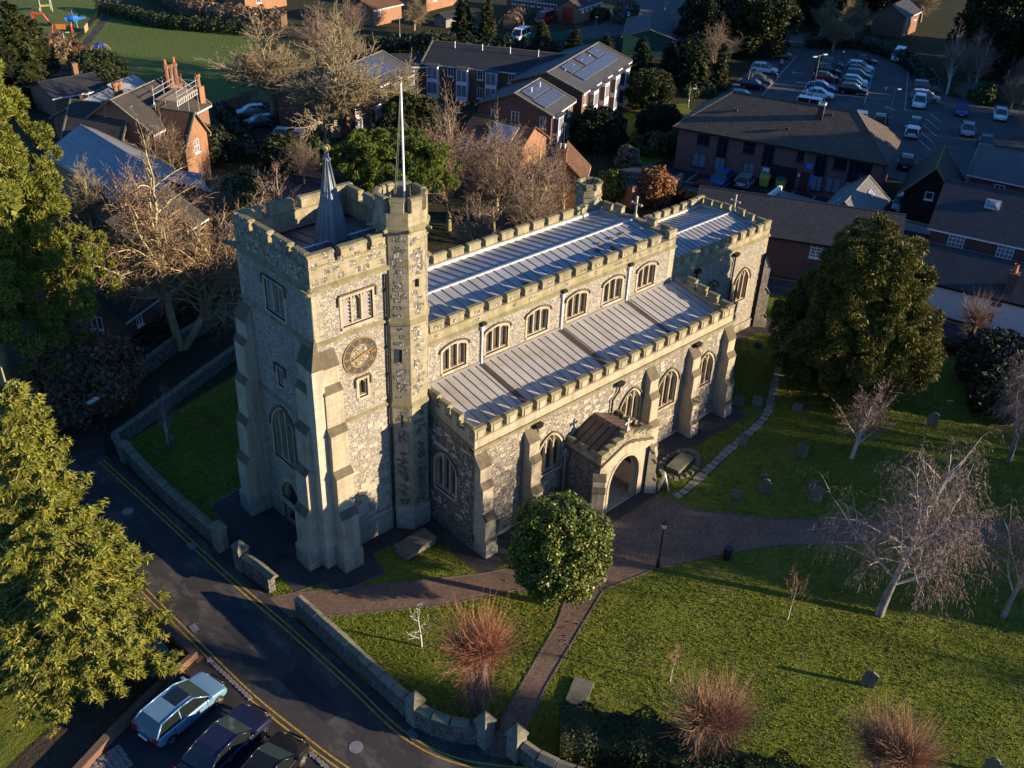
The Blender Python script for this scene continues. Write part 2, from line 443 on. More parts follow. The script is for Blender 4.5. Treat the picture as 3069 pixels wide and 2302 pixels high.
class MB:
    def __init__(s):
        s.v, s.f, s.mi = [], [], []
    def poly(s, pts, m=0):
        k = len(s.v)
        s.v += [tuple(p) for p in pts]
        s.f.append(list(range(k, k + len(pts))))
        s.mi.append(m)
    def hexa(s, b, t, m=0, mt=None):
        """closed prism between two rings of equal length (both counter-clockwise seen from the t side)"""
        n = len(b)
        k = len(s.v)
        s.v += [tuple(p) for p in b] + [tuple(p) for p in t]
        for i in range(n):
            j = (i + 1) % n
            s.f.append([k + i, k + j, k + n + j, k + n + i])
            s.mi.append(m)
        s.f.append([k + n + i for i in range(n)])
        s.mi.append(m if mt is None else mt)
        s.f.append([k + i for i in reversed(range(n))])
        s.mi.append(m)
    def box(s, x0, x1, y0, y1, z0, z1, m=0, mt=None):
        s.hexa([(x0, y0, z0), (x1, y0, z0), (x1, y1, z0), (x0, y1, z0)], [(x0, y0, z1), (x1, y0, z1), (x1, y1, z1), (x0, y1, z1)], m, mt)
    def obox(s, o, u, n, a0, a1, d0, d1, z0, z1, m=0, mt=None):
        """box on a wall: along u from a0 to a1, out along n from d0 to d1, z0 to z1"""
        o = Vector(o); u = Vector(u); n = Vector(n)
        P = lambda a, d, z: o + u * a + n * d + V3(0, 0, z)
        q = [(a0, d0), (a1, d0), (a1, d1), (a0, d1)]
        b = [P(a, d, z0) for a, d in q]
        t = [P(a, d, z1) for a, d in q]
        if u.cross(n).z < 0:
            b.reverse(); t.reverse()
        s.hexa(b, t, m, mt)
    def prism(s, o, u, n, poly, d0, d1, m=0):
        """polygon (a, z) on a wall plane extruded from d0 to d1 along n"""
        o = Vector(o); u = Vector(u); n = Vector(n)
        P = lambda a, z, d: o + u * a + n * d + V3(0, 0, z)
        A = [P(a, z, d0) for a, z in poly]
        B = [P(a, z, d1) for a, z in poly]
        ar = sum(poly[i][0] * poly[(i + 1) % len(poly)][1] - poly[(i + 1) % len(poly)][0] * poly[i][1] for i in range(len(poly)))
        if (ar < 0) != (u.cross(V3(0, 0, 1)).dot(n) < 0):
            A.reverse(); B.reverse()
        s.hexa(A, B, m)
    def cyl(s, c, r0, r1, z0, z1, n=12, m=0, rot=0.0, mt=None):
        a = [rot + 2 * math.pi * i / n for i in range(n)]
        s.hexa([(c[0] + r0 * math.cos(t), c[1] + r0 * math.sin(t), z0) for t in a], [(c[0] + r1 * math.cos(t), c[1] + r1 * math.sin(t), z1) for t in a], m, mt)
    def lathe(s, c, prof, n=14, m=0, rot=0.0):
        for (r0, z0), (r1, z1) in zip(prof[:-1], prof[1:]):
            for i in range(n):
                a, b = rot + 2 * math.pi * i / n, rot + 2 * math.pi * (i + 1) / n
                q = [(c[0] + r0 * math.cos(a), c[1] + r0 * math.sin(a), z0), (c[0] + r0 * math.cos(b), c[1] + r0 * math.sin(b), z0), (c[0] + r1 * math.cos(b), c[1] + r1 * math.sin(b), z1), (c[0] + r1 * math.cos(a), c[1] + r1 * math.sin(a), z1)]
                if r0 < 1e-4:
                    q = [q[0], q[2], q[3]]
                elif r1 < 1e-4:
                    q = q[:3]
                s.poly(q, m)
    def tube(s, pts, r, n=6, m=0):
        pts = [Vector(p) for p in pts]
        rr = r if isinstance(r, (list, tuple)) else [r] * len(pts)
        rings = []
        for i, p in enumerate(pts):
            d = (pts[min(i + 1, len(pts) - 1)] - pts[max(i - 1, 0)]).normalized()
            a = d.orthogonal().normalized() if not rings else (rings[-1][1] - d * rings[-1][1].dot(d)).normalized()
            b = d.cross(a)
            rings.append(([p + (a * math.cos(2 * math.pi * k / n) + b * math.sin(2 * math.pi * k / n)) * rr[i] for k in range(n)], a))
        k = len(s.v)
        for q, _ in rings:
            s.v += [tuple(p) for p in q]
        for i in range(len(rings) - 1):
            for j in range(n):
                j2 = (j + 1) % n
                s.f.append([k + i * n + j, k + i * n + j2, k + (i + 1) * n + j2, k + (i + 1) * n + j]); s.mi.append(m)
        s.f.append([k + j for j in reversed(range(n))]); s.mi.append(m)
        e = k + (len(rings) - 1) * n
        s.f.append([e + j for j in range(n)]); s.mi.append(m)
    def wall(s, o, u, n, outer, holes=(), depth=0.25, m=0, mr=None):
        """wall face with openings: polygons in (a, z); reveals run back by depth"""
        o = Vector(o); u = Vector(u); n = Vector(n)
        P = lambda a, z, d=0.0: o + u * a + n * d + V3(0, 0, z)
        loops = [outer] + list(holes)
        flat = [p for L in loops for p in L]
        tris = tessellate_polygon([[Vector((a, z, 0)) for a, z in L] for L in loops])
        for t in tris:
            q = [P(*flat[i]) for i in t]
            nn = (q[1] - q[0]).cross(q[2] - q[0])
            if nn.length < 1e-9:
                continue
            if nn.dot(n) < 0:
                q.reverse()
            s.poly(q, m)
        for L in holes:
            for i in range(len(L)):
                a, b = L[i], L[(i + 1) % len(L)]
                s.poly([P(*a), P(*b), P(*b, -depth), P(*a, -depth)], m if mr is None else mr)
    def mesh(s, name, mats, smooth=False, uv=True):
        me = bpy.data.meshes.new(name)
        me.from_pydata(s.v, [], s.f)
        for mt in mats:
            me.materials.append(M[mt])
        if len(mats) > 1:
            me.polygons.foreach_set('material_index', s.mi)
        if smooth:
            me.polygons.foreach_set('use_smooth', [True] * len(s.f))
        if uv:
            L = me.uv_layers.new(name='UVMap')
            uvs = []
            for p in me.polygons:
                nx, ny, nz = p.normal
                h = math.hypot(nx, ny)
                if h < 0.12:
                    for vi in p.vertices:
                        q = s.v[vi]
                        uvs += (q[0], q[1])
                else:
                    tx, ty = -ny / h, nx / h
                    bx, by, bz = -nz * ty, nz * tx, nx * ty - ny * tx
                    for vi in p.vertices:
                        q = s.v[vi]
                        uvs += (q[0] * tx + q[1] * ty, q[0] * bx + q[1] * by + q[2] * bz)
            L.data.foreach_set('uv', uvs)
        return me
    def build(s, name, mats, parent=None, smooth=False, uv=True):
        if isinstance(mats, str):
            mats = [mats]
        return link(name, s.mesh(name, mats, smooth, uv), parent)

def link(name, me, parent=None, loc=None, rz=None, sc=None):
    o = bpy.data.objects.new(name, me)
    COL.objects.link(o)
    if parent is not None:
        o.parent = parent
    if loc is not None:
        o.location = loc
    if rz is not None:
        o.rotation_euler = (0, 0, rz)
    if sc is not None:
        o.scale = sc
    return o
def empty(name, loc=(0, 0, 0), rz=0.0):
    o = link(name, None, None, loc, rz)
    o.empty_display_size = 0.3
    return o
def tag(o, label, cat, group=None, kind='thing'):
    o['label'] = label
    o['category'] = cat
    if group:
        o['group'] = group
    if kind:
        o['kind'] = kind
    return o
def struct(o, label=None, kind='structure'):
    o['kind'] = kind
    if label:
        o['label'] = label
    return o
def kids(o):
    return [c for c in COL.objects if c.parent == o]
CHILD = {}
def dup(src, loc, rz, label, cat, group=None, sc=None, parts=None):
    """copy a thing with its parts and sub-parts"""
    def rec(s, par):
        c = s.copy()
        COL.objects.link(c)
        c.parent = par
        for k in s.children:
            rec(k, c)
        return c
    c = rec(src, None)
    c.location = loc
    c.rotation_euler = (0, 0, rz)
    if sc is not None:
        c.scale = (sc, sc, sc) if not isinstance(sc, tuple) else sc
    for key in ('label', 'category', 'group'):
        if key in c:
            del c[key]
    return tag(c, label, cat, group)
def sheet(name, pts, z, mat, label=None, holes=()):
    b = MB()
    loops = [pts] + list(holes)
    flat = [p for L in loops for p in L]
    for t in tessellate_polygon([[Vector((x, y, 0)) for x, y in L] for L in loops]):
        q = [V3(*flat[i], z) for i in t]
        if (q[1] - q[0]).cross(q[2] - q[0]).z < 0:
            q.reverse()
        b.poly(q)
    return struct(b.build(name, mat), label)
def strip(b, pts, w, z, h=0.0, m=0):
    """band of width w along a polyline (h > 0: a raised bar)"""
    pts = [Vector((p[0], p[1], 0)) for p in pts]
    L, Rr = [], []
    for i, p in enumerate(pts):
        d = (pts[min(i + 1, len(pts) - 1)] - pts[max(i - 1, 0)]).normalized()
        nn = Vector((-d.y, d.x, 0)) * w / 2
        L.append(p + nn); Rr.append(p - nn)
    for i in range(len(pts) - 1):
        q = [Rr[i], Rr[i + 1], L[i + 1], L[i]]
        if h:
            b.hexa([(k.x, k.y, z) for k in q], [(k.x, k.y, z + h) for k in q], m)
        else:
            b.poly([(k.x, k.y, z) for k in q], m)
def smoothline(pts, k=4):
    """Catmull-Rom through points"""
    out = []
    P = [Vector((p[0], p[1], 0)) for p in pts]
    for i in range(len(P) - 1):
        a, b, c, d = P[max(i - 1, 0)], P[i], P[i + 1], P[min(i + 2, len(P) - 1)]
        for j in range(k):
            t = j / k
            q = 0.5 * ((2 * b) + (c - a) * t + (2 * a - 5 * b + 4 * c - d) * t * t + (3 * b - a - 3 * c + d) * t ** 3)
            out.append((q.x, q.y))
    out.append((P[-1].x, P[-1].y))
    return out
def arch(x0, x1, sill, spring, apex, n=7, pt=True):
    """outline of an arched opening, counter-clockwise from lower left"""
    cx, hw = (x0 + x1) / 2, (x1 - x0) / 2
    a, b = (1.5, 0.66) if pt else (2.0, 0.5)
    out = [(x0, sill), (x1, sill)]
    for i in range(2 * n + 1):
        t = 1 - i / n
        t = math.copysign(math.sin(abs(t) * math.pi / 2), t)
        out.append((cx + hw * t, spring + (apex - spring) * max(0, 1 - abs(t) ** a) ** b))
    return out
def ring(b, o, u, n, inner, w, d0, d1, m=0, skip=0):
    """moulding of width w around an outline (a, z), between depths d0 and d1 along n"""
    o = Vector(o); u = Vector(u); n = Vector(n)
    k = len(inner)
    off = []
    for i in range(k):
        p, q, r = inner[i - 1], inner[i], inner[(i + 1) % k]
        e1 = Vector((q[0] - p[0], q[1] - p[1])); e2 = Vector((r[0] - q[0], r[1] - q[1]))
        n1 = Vector((e1.y, -e1.x)).normalized() if e1.length > 1e-6 else Vector((0, 0))
        n2 = Vector((e2.y, -e2.x)).normalized() if e2.length > 1e-6 else n1
        s = n1 + n2
        s = s.normalized() / max(0.5, math.sqrt(max(0.01, (1 + n1.dot(n2)) / 2))) if s.length > 1e-6 else n1
        off.append((q[0] + s.x * w, q[1] + s.y * w))
    P = lambda p, d: o + u * p[0] + n * d + V3(0, 0, p[1])
    flip = u.cross(V3(0, 0, 1)).dot(n) < 0
    for i in range(skip, k):
        j = (i + 1) % k
        for q in ([P(inner[i], d1), P(off[i], d1), P(off[j], d1), P(inner[j], d1)], [P(off[i], d1), P(off[i], d0), P(off[j], d0), P(off[j], d1)], [P(inner[i], d0), P(inner[i], d1), P(inner[j], d1), P(inner[j], d0)]):
            if flip:
                q.reverse()
            b.poly(q, m)
def text_mesh(txt, size, mat, ext=0.01):
    cu = bpy.data.curves.new('lettering', 'FONT')
    cu.body = txt
    cu.size = size
    cu.extrude = ext
    cu.resolution_u = 2
    cu.align_x = 'CENTER'; cu.align_y = 'CENTER'
    o = bpy.data.objects.new('lettering', cu)
    COL.objects.link(o)
    dg = bpy.context.evaluated_depsgraph_get()
    me = bpy.data.meshes.new_from_object(o.evaluated_get(dg))
    bpy.data.objects.remove(o)
    me.materials.clear()
    me.materials.append(M[mat])
    return me

# ------------------------------------------------------------------ vegetation generators (numpy)
def np_mesh(name, verts, faces, mats, mi=None, smooth=False):
    me = bpy.data.meshes.new(name)
    k = faces.shape[1]
    me.vertices.add(len(verts))
    me.vertices.foreach_set('co', verts.astype(np.float32).ravel())
    me.loops.add(faces.size)
    me.loops.foreach_set('vertex_index', faces.astype(np.int32).ravel())
    me.polygons.add(len(faces))
    me.polygons.foreach_set('loop_start', np.arange(0, faces.size, k, dtype=np.int32))
    me.polygons.foreach_set('loop_total', np.full(len(faces), k, dtype=np.int32))
    for m in mats:
        me.materials.append(M[m])
    if mi is not None:
        me.polygons.foreach_set('material_index', mi.astype(np.int32))
    if smooth:
        me.polygons.foreach_set('use_smooth', np.ones(len(faces), dtype=bool))
    me.update(calc_edges=True)
    return me
def seg_mesh(name, segs, mats, thick=0.028, sides=(6, 3)):
    """segs: (p0, p1, r0, r1, mat index) -> tubes; the thin ones get three sides"""
    A = np.array([(*s[0], *s[1], s[2], s[3], s[4]) for s in segs], dtype=np.float64)
    V, F, Mi, off = [], [], [], 0
    for sel, n in ((A[:, 6] >= thick, sides[0]), ((A[:, 6] < thick) & (A[:, 6] >= .0165), sides[1]), ((A[:, 6] < thick) & (A[:, 6] < .0165), 1)):
        B = A[sel]
        if not len(B):
            continue
        p0, p1 = B[:, :3], B[:, 3:6]
        d = p1 - p0
        d /= np.maximum(np.linalg.norm(d, axis=1, keepdims=True), 1e-9)
        ref = np.where(np.abs(d[:, 2:3]) > 0.9, np.array([[1., 0, 0]]), np.array([[0, 0, 1.]]))
        a = np.cross(d, ref); a /= np.linalg.norm(a, axis=1, keepdims=True)
        b = np.cross(d, a)
        if n == 1:      # the finest twigs: one flat sliver each, turned at random
            ph = np.arange(len(B)) * 2.399
            a = a * np.cos(ph)[:, None] + b * np.sin(ph)[:, None]
            vv = np.stack([p0 - a * B[:, 6:7], p0 + a * B[:, 6:7], p1 + a * B[:, 7:8], p1 - a * B[:, 7:8]], 1).reshape(-1, 3)
            V.append(vv); F.append(off + np.arange(len(vv)).reshape(-1, 4)); Mi.append(B[:, 8]); off += len(vv)
            continue
        t = 2 * np.pi * np.arange(n) / n
        circ = a[:, None, :] * np.cos(t)[None, :, None] + b[:, None, :] * np.sin(t)[None, :, None]
        q0 = p0[:, None, :] + circ * B[:, 6][:, None, None]
        q1 = p1[:, None, :] + circ * B[:, 7][:, None, None]
        vv = np.concatenate([q0, q1], axis=1).reshape(-1, 3)
        base = off + np.arange(len(B))[:, None] * 2 * n
        j = np.arange(n); j2 = (j + 1) % n
        f = np.stack([base + j2, base + j, base + n + j, base + n + j2], axis=2).reshape(-1, 4)
        V.append(vv); F.append(f); Mi.append(np.repeat(B[:, 8], n)); off += len(vv)
    return np_mesh(name, np.concatenate(V), np.concatenate(F), mats, np.concatenate(Mi))
def rnd(a, b):
    return a + (b - a) * random.random()
def rvec():
    while True:
        v = Vector((rnd(-1, 1), rnd(-1, 1), rnd(-1, 1)))
        if 0.05 < v.length < 1:
            return v.normalized()
UP = Vector((0, 0, 1))
def grow(p, d, L, r, lev, c, out):
    """c: seg, kids, t0, ang, lr, rr, wig, trop (one entry per level), tw (level from which it is a twig)"""
    n = c['seg'][lev]
    step = L / n
    pts, ds, rs = [p.copy()], [d.copy()], [r]
    taper = c.get('taper', 0.55)
    for i in range(n):
        d = (d + rvec() * c['wig'][lev] + UP * c['trop'][lev]).normalized()
        q = pts[-1] + d * step
        r1 = r * (1 - (1 - taper) * (i + 1) / n)
        out.append((tuple(pts[-1]), tuple(q), rs[-1], r1, 1 if lev >= c['tw'] else 0))
        pts.append(q); ds.append(d.copy()); rs.append(r1)
    if lev + 1 >= len(c['seg']):
        return
    k = c['kids'][lev]
    k = int(k * rnd(0.8, 1.2) + 0.5)
    ph = rnd(0, 6.28)
    for i in range(k):
        t = c['t0'][lev] + (1 - c['t0'][lev]) * (i + rnd(0.1, 0.9)) / k
        f = t * n
        a = min(int(f), n - 1)
        pp = pts[a].lerp(pts[a + 1], f - a)
        dd = ds[min(a + 1, n)]
        ax = dd.orthogonal().normalized()
        ph += 2.4 + rnd(-0.5, 0.5)
        ax.rotate(Matrix.Rotation(ph, 3, dd))
        nd = dd.copy()
        nd.rotate(Matrix.Rotation(R(c['ang'][lev] * rnd(0.7, 1.25)), 3, ax))
        grow(pp, nd, L * c['lr'][lev] * rnd(0.7, 1.15) * (1.1 - c.get('tl', 0.45) * t), max(rs[a] * c['rr'][lev], c.get('rmin', 0.008)), lev + 1, c, out)
    if c.get('lead', True):
        grow(pts[-1], ds[-1], L * c['lr'][lev] * 0.9, max(rs[-1] * 0.85, c.get('rmin', 0.008)), lev + 1, c, out)
def leaves(name, P, Nn, size, mats, aspect=1.6, jit=0.6, sdir=None, tri=False, mi=None):
    """one small face per point: P points, Nn outward vectors"""
    rs = np.random.RandomState(len(P) % 9973)
    n = len(P)
    N2 = Nn + rs.normal(0, jit, (n, 3))
    N2 /= np.maximum(np.linalg.norm(N2, axis=1, keepdims=True), 1e-6)
    T = rs.normal(0, 1, (n, 3)) if sdir is None else sdir + rs.normal(0, 0.35, (n, 3))
    T -= N2 * (T * N2).sum(1, keepdims=True)
    T /= np.maximum(np.linalg.norm(T, axis=1, keepdims=True), 1e-6)
    B = np.cross(N2, T)
    s = size * rs.uniform(0.6, 1.3, (n, 1))
    T = T * s * aspect * 0.5
    B = B * s * 0.5
    if tri:
        v = np.stack([P - T - B, P - T + B, P + T], 1).reshape(-1, 3)
        f = np.arange(3 * n).reshape(-1, 3)
    else:
        v = np.stack([P - T, P + B, P + T, P - B], 1).reshape(-1, 3)
        f = np.arange(4 * n).reshape(-1, 4)
    return np_mesh(name, v, f, mats, mi)
def sph(rs, n):
    v = rs.normal(0, 1, (n, 3))
    return v / np.linalg.norm(v, axis=1, keepdims=True)
# ------------------------------------------------------------------ ground, roads, paths
sheet('ground', [(-1500, -1500), (1500, -1500), (1500, 1500), (-1500, 1500)], 0.0, 'rough_ground')
LAWN = [(-4.5, 17), (-4.1, 4.5), (-3.8, -1), (-3.6, -8), (-3.1, -11.8), (-1.7, -14.3), (0, -16.4), (8, -25), (22, -50), (64, -40), (54, -20), (51.0, -9), (49.0, -1), (45.5, 6.5), (41.5, 15), (26, 18), (10, 21.5), (0, 18.5)]
sheet('lawn', LAWN, 0.004, 'grass')
sheet('playing_field', [(24, 106), (31, 98), (32, 90), (36, 79), (42, 76), (50, 84), (58, 108), (48, 124), (47, 140), (60, 190), (10, 230), (5, 130)], 0.004, 'grass_field')
sheet('garden_lawn', [(60, 31), (64, 36), (68, 44), (73, 46), (80, 46), (86, 44), (80, 37), (72, 34), (66, 31)], 0.004, 'grass')
ROAD_E = [(-4.9, 18), (-4.85, 11), (-4.45, 4.7), (-4.15, 0), (-3.9, -3), (-3.6, -8.2), (-3.45, -11.2), (-3.15, -12.4), (-2.65, -13.4), (-1.75, -14.7), (-1.1, -16.6), (1.5, -21.4), (12, -29), (24, -42)]
ROAD_W = [(-9.1, 18), (-8.95, 4.4), (-8.5, -1.9), (-8.2, -5.5), (-7.8, -8.6), (-7.35, -11.3), (-6.3, -15), (-3.5, -21), (3, -30), (15, -46)]
sheet('road', smoothline(ROAD_E) + smoothline(ROAD_W)[::-1], 0.010, 'asphalt')
sheet('lane', [(-9.1, 18.0), (-4.9, 18.0), (-3.6, 18.2), (7.5, 23.8), (16, 27), (15, 29), (6, 25.8), (-4, 21.2), (-9.2, 21)], 0.012, 'soil')
YE = smoothline([(-5.75, 16.4), (-5.32, 9.4), (-4.98, 3.1), (-4.78, .3), (-4.5, -3), (-4.22, -7.8), (-4.12, -10.7), (-3.86, -12.4), (-3.25, -14.0), (-2.1, -15.6), (1, -18.9), (8, -26.5)])
YW = smoothline([(-8.7, 4.3), (-8.3, -1.8), (-8.02, -5.4), (-7.55, -8.5), (-7.0, -11.4), (-5.9, -15), (-3, -21)])
for nm, ln in (('yellow_line', YE), ('yellow_line', YW)):
    for off in (-0.13, 0.13):
        b = MB()
        q = []
        for i, p in enumerate(ln):
            a, c = ln[max(i - 1, 0)], ln[min(i + 1, len(ln) - 1)]
            d = Vector((c[0] - a[0], c[1] - a[1])).normalized()
            q.append((p[0] - d.y * off, p[1] + d.x * off))
        strip(b, q, 0.085, 0.016)
        o = struct(b.build(nm, 'yellow_paint'))
PATH = [(-4.1, -.35), (-3.2, -.75), (-1.29, -2.07), (1.23, -3.6), (5.42, -6.19), (9.4, -7.9), (13.3, -8.05), (18.0, -7.9), (18.63, -10.34), (21.44, -13.76), (25.1, -17.07), (32.9, -23.8), (50, -39), (48, -40.5), (30.66, -24.73), (23.65, -18.48), (19.85, -15.44), (17.4, -14.05), (13.04, -12.11), (11.0, -11.5), (9.4, -11.35), (7.34, -12.12), (2.62, -13.93), (-.14, -15.21), (-1.25, -15.85), (-2.0, -14.7), (-.29, -13.96), (5.9, -11.41), (7.6, -10.4), (5.97, -8.28), (2.65, -6.79), (-.04, -5.07), (-2.3, -3.58), (-4.05, -2.25)]
sheet('path', PATH, 0.012, 'path_brick')
b = MB()
for ln in ([(-3.2, -.75), (-1.29, -2.07), (1.23, -3.6), (5.42, -6.19), (8.6, -7.6)], [(18.2, -8.6), (18.63, -10.34), (21.44, -13.76), (25.1, -17.07), (32.9, -23.8), (50, -39)], [(48, -40.5), (30.66, -24.73), (23.65, -18.48), (19.85, -15.44), (17.4, -14.05), (13.04, -12.11), (9.6, -11.3)], [(9.4, -11.35), (7.34, -12.12), (2.62, -13.93), (-.14, -15.21)], [(-1.4, -14.55), (-.29, -13.96), (5.9, -11.41), (7.6, -10.4), (5.97, -8.28), (2.65, -6.79), (-.04, -5.07), (-2.3, -3.58), (-3.4, -2.8)]):
    strip(b, ln, 0.08, 0.0, 0.04)
struct(b.build('path_edging', 'edging'))
# paved apron round the church
AP = [(-4.3, 4.2), (-4.2, 2.5), (-2.9, 1.5), (-2.9, -.9), (-1.4, -1.3), (-1.3, -2.5), (1.6, -2.75), (1.9, -1.1), (3.6, -1.35), (5.2, -1.6), (5.3, -6.3), (7.9, -6.5), (8.6, -5.6), (9.2, -6.3), (11.4, -6.3), (12.2, -5.4), (12.3, -7.95), (18.7, -7.85), (18.6, -6.0), (20, -6.6), (21.6, -6.4), (22.6, -5.6), (24.0, -6.4), (25.8, -6.2), (27.2, -6.4), (29.4, -6.3), (30, -4), (31, 0.2), (40, 0.1), (41.2, -1.2), (42.4, -.4), (42.6, 9), (30, 9.2), (28.5, 8.9), (6.8, 8.9), (6.5, 8.4), (-.6, 8.6), (-2.8, 8.2), (-3.0, 6.3), (-3.8, 5.4)]
sheet('apron', AP, 0.008, 'apron')
b = MB()
strip(b, AP[3:9], 0.09, 0.0, 0.03)
strip(b, [(-3.9, 5.3), (-3.0, 6.4), (-2.8, 8.2), (-.6, 8.6)], 0.09, 0.0, 0.03)
struct(b.build('apron_edging', 'edging'))
# stone path across the grass, flag by flag
fp = smoothline([(18.9, -8.75), (19.93, -8.72), (25.03, -7.94), (29.88, -7.27), (33.13, -5.83), (36.91, -3.78), (41, -1.4)], 8)
root = struct(sheet('flag_path', [(p[0], p[1] + .33) for p in fp] + [(p[0], p[1] - .33) for p in fp[::-1]], 0.009, 'soil'))
bb = MB(); bb.hexa([(-.25, -.27, 0), (.25, -.29, 0), (.26, .27, 0), (-.24, .28, 0)], [(-.24, -.26, .03), (.24, -.28, .03), (.25, .26, .03), (-.23, .27, .03)])
fm = bb.mesh('paving_stone', ['flagstone'])
acc, last = 0.0, fp[0]
for i in range(1, len(fp)):
    p, q = Vector(fp[i - 1]), Vector(fp[i])
    d = q - p
    while acc < d.length:
        w = p + d.normalized() * acc
        link('paving_stone', fm, root, (w.x, w.y, 0.01), math.atan2(d.y, d.x) + rnd(-.08, .08), (rnd(.9, 1.05), rnd(.85, 1.1), rnd(.7, 1.3)))
        acc += 0.56
    acc -= d.length
# west side of the road: verge, bed, flags, setts, car bay
sheet('verge', [(-8.98, 5.6), (-8.52, -1.9), (-8.95, -1.95), (-9.35, 2.5), (-9.5, 5.6)], 0.013, 'verge_brick')
sheet('car_bay', [(-8.5, -1.95), (-8.2, -5.5), (-7.8, -8.6), (-7.35, -11.3), (-6.3, -15), (-3.5, -21), (-12, -26), (-22, -12), (-16.4, -4.6), (-13.4, -3.4), (-10.6, -2.4)], 0.006, 'asphalt_dark')
sheet('garden_path', [(-10.4, 2.4), (-9.9, -1.6), (-10.9, -2.2), (-13.2, -3.2), (-18, -6), (-20, -3), (-14, -.5), (-12.2, 1.5)], 0.005, 'soil')
sheet('garden_grass', [(-20, -2.8), (-13.8, -.3), (-11.9, 1.8), (-10.3, 3.2), (-9.5, 6), (-9.3, 17), (-20, 20), (-40, 10)], 0.004, 'grass')
bb = MB(); bb.box(-.31, .31, -.29, .29, 0, .05)
fl = bb.mesh('paving_stone', ['flagstone'])
g = struct(sheet('slab_path', [(-9.3, 2.6), (-9.75, -1.1), (-10.75, -.9), (-10.45, 2.8)], 0.009, 'soil'))
for i in range(6):
    for j in range(2):
        link('paving_stone', fl, g, (-9.72 - .68 * j - .05 * i, 2.0 - .63 * i, .012), R(-5) + rnd(-.03, .03), (rnd(.96, 1), rnd(.96, 1), rnd(.8, 1.2)))
bb = MB(); bb.hexa([(-.115, -.1, 0), (.115, -.1, 0), (.115, .1, 0), (-.115, .1, 0)], [(-.1, -.085, .035), (.1, -.085, .035), (.1, .085, .035), (-.1, .085, .035)])
sm = bb.mesh('sett', ['sett'])
rs_ = struct(sheet('sett_strip', [(-8.5, -1.9), (-7.42, -11.2), (-7.62, -11.2), (-8.7, -1.9)], 0.014, 'asphalt_dark'))
for a, c, n in (((-8.44, -2.0), (-8.12, -5.5), 14), ((-7.82, -8.5), (-7.54, -10.9), 10), ((-7.5, -11.2), (-7.2, -12.6), 6)):
    for i in range(n):
        t = (i + .5) / n
        link('sett', sm, rs_, (a[0] + (c[0] - a[0]) * t, a[1] + (c[1] - a[1]) * t, .014), R(85) + rnd(-.1, .1), (rnd(.9, 1.1), rnd(.9, 1.1), rnd(.7, 1.3)))
cs = struct(sheet('cobble_patch', [(-13.6, -4.0), (-13.9, -5.4), (-16, -5.6), (-15.4, -3.6)], 0.007, 'mortar'))
for i in range(9):
    for j in range(7):
        link('cobble', sm, cs, (-13.75 - i * .22 + rnd(-.02, .02), -4.0 - j * .2 - i * .03, .008), R(12) + rnd(-.15, .15), (.9, .9, rnd(.6, 1.2)))
# other tarmac
sheet('rectory_yard', [(22, 45), (26, 42.5), (33, 47), (38, 56), (40, 60), (40.5, 75), (34.5, 75), (32, 68), (29.5, 60), (25, 54)], 0.004, 'asphalt_dark')
sheet('car_park', [(84, 36), (92, 43.5), (104, 48), (122, 55), (136, 60), (146, 50), (134, 33), (120, 24), (126, 10), (112, 0), (94, 2), (82, 6), (82, 20)], 0.004, 'car_park')
sheet('surgery_yard', [(55, 24.5), (59.2, 24.6), (63.8, 30), (74, 9.2), (75, 5), (68, 5), (62, 12.5), (56.5, 13), (53, 20)], 0.005, 'asphalt_dark')
sheet('car_park_aisle', [(110, 28.6), (108.4, 24.4), (129.9, 35.0), (129.0, 40.2)], 0.008, 'car_park')
ST = [(42, 18), (46.2, 8.5), (47.7, 5.2), (50.6, -1), (52.3, -8), (53.6, -14.5), (57, -27), (66, -48)]
b = MB(); strip(b, smoothline(ST), 3.6, 0.010); struct(b.build('street', 'asphalt'))
b = MB(); strip(b, [(p[0] + 2.2, p[1] + .6) for p in smoothline(ST)], 1.0, 0.0, 0.11); struct(b.build('pavement', 'asphalt_dark'))
for off in (1.45, 1.63):
    b = MB(); strip(b, [(p[0] + off * .93, p[1] + off * .35) for p in smoothline(ST)], 0.09, 0.016); struct(b.build('yellow_line', 'yellow_paint'))
sheet('forecourt', [(96, 78), (104, 84), (113, 84), (124, 92), (150, 110), (160, 84), (140, 70), (124, 76), (112, 76)], 0.004, 'car_park')
sheet('field_path', [(24, 104), (30.2, 110), (35.7, 119.4), (41, 127.6), (46.2, 136), (55, 150), (56.4, 149), (47.2, 135.4), (41.8, 126.6), (36.8, 118.8), (31.6, 109.6), (27, 103), (24, 98)], 0.008, 'asphalt')
# parking bay markings
def bay(pts, w=0.11, z=0.012):
    b = MB(); strip(b, pts, w, z); struct(b.build('bay_line', 'line_white'))
bay([(111.9, 41.3), (101.8, 36.5)]); bay([(101.8, 36.5), (106.99, 29.5)]); bay([(106.99, 29.5), (129.1, 40.3)]); bay([(130, 35.2), (108.3, 24.2)]); bay([(108.3, 24.2), (110.2, 22)])
bay([(95.2, 39), (122.6, 50.6)])
for i in range(5):
    t = i / 4
    p = Vector((98, 17)).lerp(Vector((110, 21.6)), t); bay([p, p + Vector((-3.2, -3.4))])
for i in range(9):
    t = i / 8
    p = Vector((101.8, 36.5)).lerp(Vector((124, 46.5)), t); bay([p, p + Vector((2.6, -3.5))])
    p = Vector((104.4, 33)).lerp(Vector((126, 43.2)), t); bay([p, p + Vector((2.6, -3.5))])
bay([(61.9, 25.5), (65.9, 16.9), (70.2, 7.8)])
for p in ((62.3, 25.1), (63.0, 23.2), (63.85, 21.4), (64.7, 19.5), (66.6, 15.3), (67.6, 13.2), (68.7, 11)):
    bay([p, (p[0] + 3.6, p[1] + 1.1)])
bay([(58.5, 29.3), (62.0, 28.3), (61.2, 26.4)])
